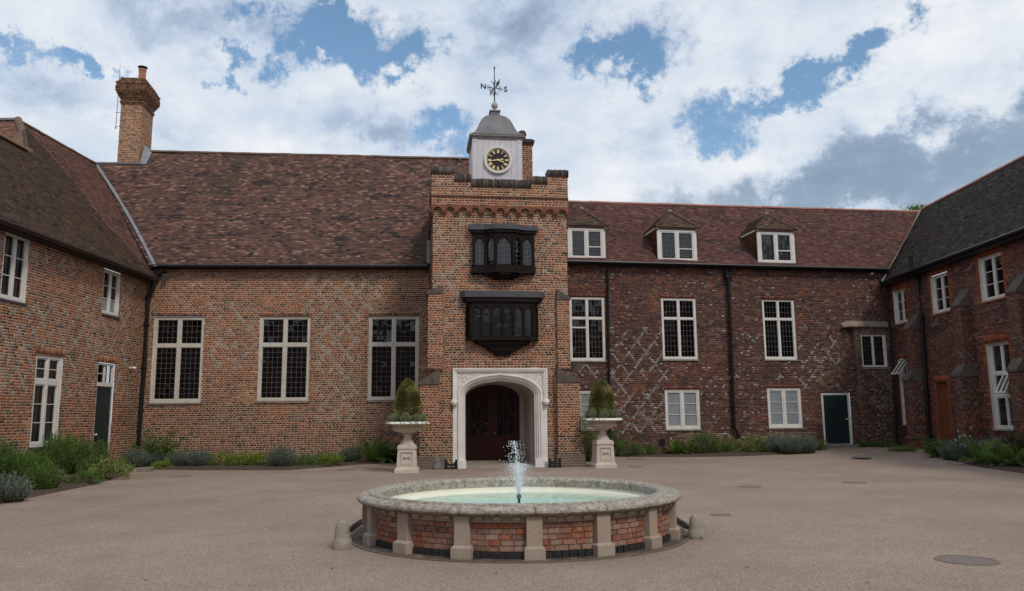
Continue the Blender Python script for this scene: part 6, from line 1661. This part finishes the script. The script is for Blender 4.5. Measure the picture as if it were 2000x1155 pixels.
def plant_mesh(kind, seed, W=1., H=1.):
    """unit-ish plant of width W, height H standing on z=0; returns leaves and stems"""
    rg = random.Random(seed); P = []; S = MB()
    def leaf_(c, d, ln, wd, v=None):
        s = d.cross(rv(rg)); s = s.normalized()*wd if s.length > .01 else Vector((wd, 0, 0)); P.append((c, d, s, ln, rg.random() if v is None else min(1, max(0, v))))
    if kind in ('rose', 'lav'):
        ns = int(330*W*max(.5, H)) if kind == 'rose' else int(330*W)
        for i in range(ns):
            a = rg.uniform(0, 6.28); rr = math.sqrt(rg.random())*W*.42; b0 = Vector((rr*.6*math.cos(a), rr*.6*math.sin(a), 0))
            lean = Vector((math.cos(a), math.sin(a), 0))*rr*rg.uniform(.5, 1.3)/(H if H > .3 else .3)*.7
            d = (Vector((0, 0, 1))+lean+rv(rg)*.12).normalized(); ln = H*rg.uniform(.55, 1.05)*(1-.45*(rr/(W*.42))**2)
            tip = b0+d*ln; S.tube([b0, tip], [.006, .003], 3); v0 = rg.random()*.6
            nl = int(ln*(70 if kind == 'rose' else 70))
            for k in range(nl):
                h = (k+rg.random())/nl; c = b0.lerp(tip, .12+.88*h); dd = (d*1.1+rv(rg)*.9).normalized(); leaf_(c, dd, rg.uniform(.035, .06), .006 if kind == 'rose' else .006, v0+.4*h*rg.random())
    elif kind in ('lime', 'green', 'yel', 'dark', 'sage', 'dry'):
        nc = int(95*W*max(.6, H)); big = {'lime': .05, 'green': .045, 'yel': .06, 'dark': .055, 'sage': .035, 'dry': .04}[kind]
        for i in range(nc):
            u = rv(rg); u.z = abs(u.z); k = rg.uniform(.55, 1.); cc = Vector((u.x*W*.5*k, u.y*W*.5*k, H*(.08+.85*u.z*k))); S.tube([Vector((u.x*.05*W, u.y*.05*W, 0)), cc], [.005, .003], 3); v0 = rg.random()*.55
            for j in range(26):
                c = cc+rv(rg)*rg.random()*.11*max(W, .4); c.z = max(.01, c.z); d = (u+rv(rg)*.9+Vector((0, 0, .25))).normalized(); leaf_(c, d, big*rg.uniform(.6, 1.2), big*.24, v0+rg.random()*.45)
    elif kind == 'fern':
        for i in range(int(20*W)+8):
            a = rg.uniform(0, 6.28); el = rg.uniform(.5, 1.3); ln = max(W, H)*rg.uniform(.5, .75); pos = Vector((0, 0, .02)); d = Vector((math.cos(a)*math.cos(el), math.sin(a)*math.cos(el), math.sin(el))); side = Vector((-math.sin(a), math.cos(a), 0)); n = 22; v0 = rg.random()*.5; prev = pos.copy()
            for k in range(n):
                t_ = k/n; d = (d+Vector((0, 0, -.055))).normalized(); pos = pos+d*ln/n; wl = .16*math.sin(math.pi*min(1, t_*.9+.12))*max(.6, ln)
                for sg in (-1, 1):
                    q = (side*sg+d*.35).normalized(); s = d*.012; P.append((pos.copy(), q, s, wl, v0+.4*rg.random()))
                if k % 4 == 0: S.tube([prev, pos], .004, 3); prev = pos.copy()
    elif kind == 'climb':
        for i in range(26):
            a = rg.uniform(-1.5, 1.5); pts = [Vector((0, 0, 0))]; d = Vector((math.sin(a)*.8, -rg.uniform(0, .4), 1)).normalized(); ln = H*rg.uniform(.4, 1.05)
            for k in range(7): d = (d+rv(rg)*.28+Vector((math.sin(a)*.1, 0, 0))).normalized(); q = pts[-1]+d*ln/7; q.z = max(.02, q.z); pts.append(q)
            S.tube(pts, [.009]*4+[.004]*4, 4); v0 = rg.random()*.5
            for k in range(95):
                j = rg.randrange(2, 8); c = pts[j]+rv(rg)*rg.random()*.13; leaf_(c, (rv(rg)+Vector((0, -.4, 0))).normalized(), rg.uniform(.05, .09), .022, v0+rg.random()*.5)
    return leaves_mesh(P, 'foliage'), S
PC = {}; 
def plant(name, kind, x, y, W, H, label, cat, ofs=(0, 0), z=None, seed=None, group=None, shape=None, loc=None):
    shape = shape or kind
    if loc is None:
        p = gp(x, y); zz = gz(p.x, p.y); p = gp(x, y, zz) if zz > .01 else p; p = p+Vector((ofs[0], ofs[1], 0)); zz = gz(p.x, p.y)+.01
        if z is not None: zz = z
        p.z = zz
    else: p = Vector(loc)
    if loc is None:
        m_in = min(.55, W*.3)
        for fr_ in (LW, HALL, RB, RW):
            g_ = (p-fr_.P).dot(fr_.n)
            if fr_ is RB and p.x < 1.9: continue
            if fr_ is HALL and p.x > -2.2: continue
            if g_ < m_in:
                dv = (p-Vector((0, 0, 0))); dv.z = 0; k_ = (m_in-g_)/(-dv.normalized().dot(fr_.n)); p = p-dv.normalized()*k_
        p.z = gz(p.x, p.y)+.01
    if H > 2:                    # height read off the photograph
        H = .97*(CAM.z-p.z-(H-(813-.009*(x-1000)))/F*p.y)*1.22+.12
    seed = seed if seed is not None else int(x*7+y)
    key = (shape, round(W, 1), round(H, 1), seed % 3)
    if key not in PC:
        me, S = plant_mesh(shape, hash(key[0]) % 1000 * 0 + sum(map(ord, shape))*7+seed % 3+int(W*10), max(.2, round(W, 1)), max(.12, round(H, 1))); sm = bpy.data.meshes.new('stems')
        sm.from_pydata(S.v, [], S.f); sm.materials.append(BARK); PC[key] = (me, sm)
    me0, sm = PC[key]; k2 = key+(kind,)
    if k2 not in PC: m2 = me0.copy(); m2.materials.append(LM[kind]); PC[k2] = m2
    r = empty(name, p, label, cat, group); r.rotation_euler.z = rnd.uniform(-.5, .5) if shape == 'climb' else rnd.uniform(0, 6.28)
    r.scale = (W/max(.2, round(W, 1)),)*2+(H/max(.12, round(H, 1)),)
    o = bpy.data.objects.new('foliage', PC[k2]); COL.objects.link(o); o.parent = r
    o = bpy.data.objects.new('stems', sm); COL.objects.link(o); o.parent = r
    return r
def urn(x, y, side, zrim_px, yrim, ytop):
    b = gp(x, y); b = b+Vector((0, .33, 0)); yaw = R(4 if side == 'left' else 10); f = Fr(b[:2], (math.cos(yaw), math.sin(yaw)))
    D = b.y; H = CAM.z-(yrim-(813-.009*(x-1000)))/F*D       # rim height
    wt = 'left' if side == 'left' else 'right'
    pd = empty('pedestal', (b.x, b.y, 0), f'square pale stone pedestal with carved panel under the {wt} urn', 'pedestal')
    zp = H*.555; s0_ = 1.0
    m = MB()
    def fru(z0, z1, a, c, mm=None):
        mm = mm or m
        vs = [f.pt(u*a, w_*a, z0) for u, w_ in ((-1, -1), (1, -1), (1, 1), (-1, 1))]+[f.pt(u*c, w_*c, z1) for u, w_ in ((-1, -1), (1, -1), (1, 1), (-1, 1))]
        mm.add(vs, [(0, 1, 2, 3), (4, 5, 6, 7), (0, 1, 5, 4), (1, 2, 6, 5), (2, 3, 7, 6), (3, 0, 4, 7)])
    fru(0, .09, .34, .34); fru(.09, .14, .33, .29); m.build('plinth', URN, pd, bevel=.006)
    m = MB(); fru(.14, zp-.14, .285, .255); m.build('dado', URN, pd, bevel=.006)
    m = MB(); fru(zp-.14, zp-.12, .262, .262); fru(zp-.12, zp-.03, .272, .255); fru(zp-.03, zp, .25, .20); m.build('pedestal_cap', URN, pd, bevel=.006)
    m = MB()                              # framed panel + emblem on front, slightly proud
    zc = (.14+zp-.14)/2; hw, hh = .165, (zp-.28)*.36; wf = .272
    for u0_, u1_, z0_, z1_ in ((-hw, hw, zc-hh, zc-hh+.018), (-hw, hw, zc+hh-.018, zc+hh), (-hw, -hw+.018, zc-hh+.018, zc+hh-.018), (hw-.018, hw, zc-hh+.018, zc+hh-.018)): m.box(f, u0_, u1_, .25, wf+.016, z0_, z1_)
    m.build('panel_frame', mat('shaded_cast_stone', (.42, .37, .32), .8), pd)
    m = MB()
    for sg in (-1, 1):
        m.tube(scroll(f.pt(sg*.055, wf+.003, zc+.005), f.d*sg, Z_, .04, 1.1, 1), .008, 5); m.tube([f.pt(sg*.02, wf, zc+.02), f.pt(sg*.06, wf+.006, zc+.045), f.pt(sg*.10, wf, zc+.015)], .008, 5); m.tube([f.pt(sg*.01, wf, zc-.01), f.pt(sg*.08, wf+.006, zc-.03), f.pt(sg*.12, wf, zc-.015)], .009, 5)
    m.ball(f.pt(0, wf, zc), .02, 6); m.build('carved_emblem', mat('emblem_stone', (.27, .235, .20), .85), pd)
    ur = empty('urn', (b.x, b.y, zp), f'wide shallow pale stone urn with its rim coloured white for skylight on the {wt} pedestal', 'urn')
    m = MB(); h = H-zp; Rr = .625
    fl = lambda a, j: (.035*math.cos(a*24) if j in (3, 4, 5) else (.03*math.cos(a*32) if j in (13, 14, 15) else 0))
    pr = [(.20, 0), (.20, .02), (.19, .03), (.17, .06), (.12, h*.22), (.10, h*.33), (.105, h*.40), (.15, h*.42), (.15, h*.44), (.12, h*.46), (.13, h*.49), (.20, h*.51), (.27, h*.54), (.36, h*.59), (.43, h*.66), (.46, h*.72), (.44, h*.745), (.42, h*.76), (.435, h*.86), (.46, h*.885), (.56, h*.90)]
    m.lathe((b.x, b.y, zp), pr, 96, flute=fl); m.build('bowl', URN, ur, smooth=True)
    m = MB(); n = 64; vs = []
    for i in range(n):
        a = 2*math.pi*i/n; k = 1+.018*math.cos(8*a)
        for r_, z_ in ((.56, h*.90), (Rr*k, h*.905), (Rr*k, h*.93), (.56, h*(1.0+.012*math.cos(16*a))), (.50, h*1.0), (.48, h*.9)): vs.append(Vector((b.x+r_*math.cos(a), b.y+r_*math.sin(a), zp+z_)))
    m.add(vs, [(i*6+k, ((i+1) % n)*6+k, ((i+1) % n)*6+k+1, i*6+k+1) for i in range(n) for k in range(5)]); m.build('rim', URNW, ur)  # rim coloured whiter than the bowl, skylight on its top put into colour
    m = MB(); m.lathe((b.x, b.y, H-.04), [(.001, .01), (.49, 0)], 24); m.build('soil', SOIL, ur)
    # topiary
    ztop = CAM.z-(ytop-(813-.009*(x-1000)))/F*D; ht = ztop-H+.06
    tp = empty('topiary', (b.x, b.y, H-.05), f'clipped cone-shaped box bush growing in the {wt} urn', 'bush'); rg = random.Random(3 if side == 'left' else 8); P = []
    def rad(t_): return .415*(max(0, 1-t_**2.45))**.60
    for i in range(11000):
        t_ = rg.random()**1.15; a = rg.uniform(0, 6.28318); k = .035*nz(a*1.3, t_*5, 1.5, 4 if side == 'left' else 9)+.015*nz(math.cos(a)*4, math.sin(a)*4+t_*9, 1.5, 2)
        r_ = (rad(t_)+k)*rg.uniform(.86, 1.03); c = Vector((r_*math.cos(a), r_*math.sin(a), .02+t_*ht)); o_ = Vector((math.cos(a), math.sin(a), .5)).normalized()
        d = (o_+rv(rg)*.8).normalized(); s = d.cross(rv(rg)); s = s.normalized()*.0095 if s.length > .01 else Vector((.009, 0, 0)); P.append((c, d, s, rg.uniform(.02, .034), min(1, max(0, .42+1.1*nz(a, t_*3, 1.3, 15)+rg.uniform(-.25, .3)))))
    me = leaves_mesh(P, 'foliage'); me.materials.append(LM['box']); o = bpy.data.objects.new('foliage', me); COL.objects.link(o); o.parent = tp
    m = MB(); m.lathe((b.x, b.y, H-.05), [(.0, 0)]+[(rad(t_)*.86, .02+t_*ht) for t_ in np.linspace(0, .985, 14)]+[(.0, ht*.98)], 18); m.build('dark_core', mat('inner_shade', (.025, .024, .010), .95), tp)  # solid core, near-black colour standing in for shade between the leaves
    m = MB(); m.tube([(b.x, b.y, H-.1), (b.x, b.y, H+.3)], .03, 6); m.build('trunk', BARK, tp)
    # underplanting, trailing over the rim
    kk = 0
    for i, pos_ in enumerate(('right rim', 'back right edge', 'far side', 'back left edge', 'left rim', 'front left edge', 'near side', 'front right edge')):
        a = 2*math.pi*i/8; q = (b.x+.40*math.cos(a), b.y+.40*math.sin(a), H-.03)
        plant('herb', 'sage', 0, i, .38, .30, f'pale grey-green bushy herb at the {pos_} of the {wt} urn', 'plant', loc=q, seed=i, group=f'herbs in the {wt} urn', shape='lav')
    P = []; S = MB()
    for i in range(34):
        a = rg.uniform(0, 6.28318); r0_ = .52; p = Vector((b.x+r0_*math.cos(a), b.y+r0_*math.sin(a), H+.01)); o_ = Vector((math.cos(a), math.sin(a), 0)); pts = [p]; ln = rg.uniform(.05, .34)
        pts.append(p+o_*.10+Vector((0, 0, .01))); pts.append(p+o_*.14+Vector((0, 0, -.04)))
        for k in range(4): pts.append(pts[-1]+Vector((rg.uniform(-.015, .015), rg.uniform(-.015, .015), -ln/4)))
        S.tube(pts, .0025, 3)
        for q in pts:
            for k in range(7):
                d = rv(rg); s = d.cross(rv(rg)); s = s.normalized()*.009 if s.length > .01 else Vector((.009, 0, 0)); P.append((q+rv(rg)*.02-Vector((b.x, b.y, H)), d, s, rg.uniform(.018, .03), rg.random()))
    me = leaves_mesh(P, 'foliage'); me.materials.append(LM['yel']); r = empty('trailing_plant', (b.x, b.y, H), f'pale green trailing plant spilling over the rim of the {wt} urn', 'plant'); o = bpy.data.objects.new('foliage', me); COL.objects.link(o); o.parent = r
    S.build('stems', BARK, r)
urn(792, 924, 'left', 0, 824, 743); urn(1181, 914, 'right', 0, 817, 745)

# ================= beds and planting
def bed(pts, name='soil_bed'):
    P = [gp(*q) if len(q) == 2 else Vector(q) for q in pts]; m = MB(); n = len(P); c = sum(P, Vector())/n
    inner = [p+(c-p).normalized()*.25+Vector((0, 0, .05)) for p in P]
    P = [Vector((p.x, p.y, gz(p.x, p.y)+.004)) for p in P]; inner = [Vector((p.x, p.y, gz(p.x, p.y)+.06)) for p in inner]
    m.add(P+inner, [(i, (i+1) % n, n+(i+1) % n, n+i) for i in range(n)]+[tuple(range(n, 2*n))]); o = m.build(name, SOIL, kind='structure')
lwp = lambda D: LW.pt(D-27.9, .02, 0)
hp2 = lambda x: HALL.pt(HALL.px(x, 700)[0], .02, 0)
bed([(-140, 1045), (0, 985), (100, 964), (180, 948), (240, 930), (262, 920), lwp(25.3), lwp(23), lwp(20), lwp(16)])
bed([(270, 917), (400, 919), (560, 919), (700, 908), (770, 904), hp2(790), hp2(600), hp2(430), hp2(300)])
rbp = lambda x: RB.pt(RB.px(x, 700)[0], .02, 0)
bed([(1200, 892), (1300, 893), (1450, 892), (1560, 890), (1606, 882), rbp(1600), rbp(1400), rbp(1200)])
bed([(1835, 893), (1870, 903), (1920, 914), (1990, 924), (2100, 940), RW.pt(12, .1, 0), RW.pt(9, .1, 0), RW.pt(5.2, .1, 0)])
PL = [('rosemary', 'rose', 22, 962, .95, 885, 'tall green rosemary bush at the left edge of the left bed'), ('rosemary', 'rose', 62, 955, .9, 892, 'green rosemary bush second from the left edge'), ('rosemary', 'rose', -25, 965, .9, 870, 'rosemary bush cut off by the left edge of the photo'),
      ('rosemary', 'rose', 108, 925, 1.0, 862, 'tallest rosemary bush under the tall white window'), ('rosemary', 'rose', 145, 930, 1.05, 865, 'broad rosemary bush just right of the tall white window'), ('rosemary', 'rose', 194, 920, .5, 872, 'narrow rosemary bush in front of the dark green door'),
      ('rosemary', 'rose', 84, 966, .8, 915, 'low rosemary bush at the front of the left bed'), ('lavender', 'lav', 12, 984, .75, .38, 'grey-green low lavender in the lower left corner'), ('dry_shrub', 'dry', 108, 950, .5, .28, 'small faded tan shrub between the rosemaries'),
      ('lavender', 'green', 165, 950, .65, .26, 'low dark green cushion plant at the front of the left bed'), ('oregano', 'yel', 205, 941, .75, .42, 'yellow-green leafy clump at the right end of the left bed'), ('oregano', 'lime', 232, 931, .6, .36, 'bright green leafy clump beside the yellow-green one'), ('rosemary', 'rose', 176, 940, .7, 900, 'short rosemary between the tall ones and the leafy clump'),
      ('lavender', 'lav', 262, 912, .9, .42, 'grey lavender clump at the foot of the corner drainpipe'), ('lavender', 'lav', 300, 913, .8, .38, 'grey lavender clump right of the corner drainpipe'), ('oregano', 'lime', 318, 919, .5, .16, 'small bright green tuft in front of the corner bed'),
      ('climbing_shrub', 'green', 306, 903, .75, 850, 'loose dark climbing shrub against the hall wall in the left corner'), ('lavender', 'lav', 352, 916, .9, .38, 'grey-blue lavender below the first hall window, left half'), ('lavender', 'lav', 388, 916, .9, .40, 'grey-blue lavender below the first hall window, right half'),
      ('geranium', 'lime', 432, 915, .8, .34, 'bright green leafy clump right of the grey lavenders'), ('geranium', 'lime', 470, 915, .8, .30, 'second bright green clump below the hall wall'), ('geranium', 'lime', 505, 915, .8, .36, 'third bright green clump left of the blue-green plant'),
      ('blue_herb', 'lav', 550, 917, .85, .50, 'rounded blue-green herb below the second hall window'), ('geranium', 'green', 592, 915, .8, .28, 'mid green low clump right of the blue-green herb'), ('geranium', 'green', 620, 912, .8, .3, 'low mid green clump between two hall windows'), ('geranium', 'lime', 645, 914, .7, .3, 'low lime green clump left of the fern'),
      ('lavender', 'lav', 682, 908, .8, .38, 'grey-green lavender just left of the big fern'), ('fern', 'fern', 728, 906, 1.3, .62, 'large bright green fern left of the left urn'), ('fern', 'fern', 757, 904, .9, .55, 'smaller fern close behind the left urn'), ('leafy_plant', 'dark', 777, 905, .5, .4, 'dark leaves beside the left pedestal'),
      ('camellia', 'green', 1148, 905, .75, .95, 'dark leafy shrub half hidden behind the right urn'), ('camellia', 'green', 1200, 890, .6, .8, 'dark shrub right of the right urn'), ('geranium', 'green', 1225, 891, 1.1, .5, 'dense mid green mound right of the right urn'), ('geranium', 'green', 1262, 891, .8, .35, 'low green mound left of the square air vent'),
      ('fern', 'lime', 1318, 889, .8, .40, 'yellow-green fern right of the square air vent'), ('fern', 'lime', 1343, 889, .8, .42, 'second yellow-green fern beside the dark mound'), ('hellebore', 'green', 1378, 890, 1.1, .70, 'tallest dark green mound in the right bed'), ('geranium', 'green', 1408, 889, .8, .45, 'green clump left of the foot of the big drainpipe'),
      ('geranium', 'lime', 1428, 888, .6, .42, 'light green clump at the foot of the big drainpipe'), ('oregano', 'yel', 1462, 889, .9, .45, 'yellow-green clump right of the big drainpipe'), ('oregano', 'yel', 1485, 889, .8, .48, 'olive leafy clump left of the long lavender'),
      ('lavender', 'lav', 1515, 888, .9, .5, 'silvery lavender below the third frosted window, left'), ('lavender', 'lav', 1545, 888, .9, .5, 'silvery lavender below the third frosted window, middle'), ('lavender', 'lav', 1572, 886, .9, .48, 'silvery lavender below the third frosted window, right'), ('geranium', 'green', 1598, 881, .6, .36, 'small green clump beside the door step'),
      ('lavender', 'lav', 1862, 900, .8, .45, 'blue-grey lavender at the left end of the right wing bed'), ('lavender', 'lav', 1890, 905, .95, .55, 'blue-grey lavender in the middle of the right wing bed'), ('lavender', 'lav', 1940, 905, .8, .55, 'blue-grey lavender behind the ferns'), ('fern', 'fern', 1915, 912, 1.1, .6, 'bright fern left of the third buttress'), ('fern', 'fern', 1985, 918, 1.0, .6, 'bright fern at the right edge of the photo'), ('fern', 'fern', 1950, 917, .8, .42, 'low fern between two taller ferns'), ('lily', 'dark', 1998, 912, .8, .7, 'dark leafy plant by the third buttress'),
      ('weeds', 'green', 1720, 876, .9, .14, 'low green weeds at the foot of the far right corner'), ('weeds', 'green', 1762, 882, .8, .12, 'low weeds in front of the first buttress'), ('weeds', 'green', 1690, 872, .6, .12, 'sparse weeds right of the green door'), ('rose', 'green', 1826, 888, .28, .5, 'thin climbing rose beside the orange boarded door')]
for i, (nm, kd, x, y, W, H, lab) in enumerate(PL):
    shp = {'rosemary': 'rose', 'lavender': 'lav' if kd == 'lav' else kd, 'climbing_shrub': 'climb', 'fern': 'fern', 'blue_herb': 'lav', 'rose': 'climb'}.get(nm, kd)
    plant(nm, kd, x, y-(6 if nm == 'rosemary' else 3), W*(1.25 if nm == 'rosemary' else 1.45), H if H > 2 else H*1.45, lab, 'plant' if nm not in ('fern', 'rosemary', 'lavender') else nm, seed=i, shape=shp)
# white flowers by the right wing
fl = empty('flowers', gp(1886, 902), 'tiny white blossoms on thin stalks beside the right wing', 'flowers'); m = MB(); m2 = MB(); rg = random.Random(2)
for i in range(9):
    b0 = gp(1886, 904)+Vector((rg.uniform(-.25, .25), rg.uniform(-.2, .2), 0)); t0 = b0+Vector((rg.uniform(-.1, .1), 0, rg.uniform(.5, 1.15))); m.tube([b0, t0], .004, 3)
    for k in range(4): m2.ball(t0+rv(rg)*.03, .013, 4)
m.build('stems', BARK, fl); m2.build('petals', mat('white_petals', (.75, .72, .68), .8), fl)
# concrete drain block in corner bed
m_ = MB(); p = gp(284, 921); m_.box(WF, p.x-.22, p.x+.2, -p.y-.1, -p.y+.1, 0, .12); o = m_.build('stone_block', STONE, bevel=.01); tag(o, 'grey stone kerb block lying at the front of the corner bed', 'block')
# tree behind the right block
def tree(px_, py_, D):
    d = ray(px_, py_); p = CAM+d*(D/d.y); r = empty('ash_tree', (p.x, p.y, 0), 'leafy treetop showing above the roof ridge at the right', 'tree'); rg = random.Random(9)
    m = MB(); m.tube([(p.x, p.y, 0), (p.x+.2, p.y, p.z*.5), (p.x, p.y, p.z-.3)], [.35, .25, .1], 8); P = []
    for i in range(14):
        u = rv(rg); u.z = abs(u.z)*.7; m.tube([(p.x, p.y, p.z-1.8), (p.x+u.x*.6, p.y+u.y*.6, p.z-1+u.z*.5), (p.x+u.x*1.3, p.y+u.y*1.3, p.z-.9+u.z*1.5)], [.06, .04, .02], 5)
    for i in range(60):
        u = rv(rg); u.z = abs(u.z); cc = Vector((u.x*1.3, u.y*1.3, p.z-1.1+u.z*1.25)); v0 = rg.random()*.5
        for k in range(60): c = cc+rv(rg)*rg.random()*.4; dd = rv(rg); s = dd.cross(rv(rg)); s = s.normalized()*.035 if s.length > .01 else Vector((.03, 0, 0)); P.append((c, dd, s, .13, v0+rg.random()*.5))
    m.build('trunk', BARK, r); me = leaves_mesh(P, 'crown'); me.materials.append(LM['green']); o = bpy.data.objects.new('crown', me); COL.objects.link(o); o.parent = r
tree(1791, 413, 46)
# scattered bits on the gravel
rg = random.Random(77); m_ = MB()
for i in range(260):
    x_, y_ = (rg.uniform(-10, 13), rg.uniform(6.5, 25)) if i < 170 else (rg.choice((rg.uniform(-11, -8), rg.uniform(10, 14), rg.uniform(-9, 9))), rg.uniform(21, 24.5))
    if (x_-.07)**2+(y_-11.05)**2 < 2.3**2: continue
    z_ = gz(x_, y_)+.004; a = rg.uniform(0, 6.28); l0 = rg.uniform(.012, .035); d1 = Vector((math.cos(a), math.sin(a), 0)); d2 = Vector((-d1.y, d1.x, 0)); p = Vector((x_, y_, z_))
    m_.add([p-d1*l0, p-d2*l0*.4+Vector((0, 0, .006)), p+d1*l0+Vector((0, 0, .010)), p+d2*l0*.4+Vector((0, 0, .003))], [(0, 1, 2), (0, 2, 3)])
o = m_.build('fallen_leaves', mat('fallen_leaf', (.10, .065, .035), .9, col2=(.05, .035, .02), nscale=3)); tag(o, kind='stuff', label='small brown fallen leaves scattered over the gravel', cat='leaves')
print('objects', len(bpy.data.objects), 'polys', sum(len(m.polygons) for m in bpy.data.meshes))
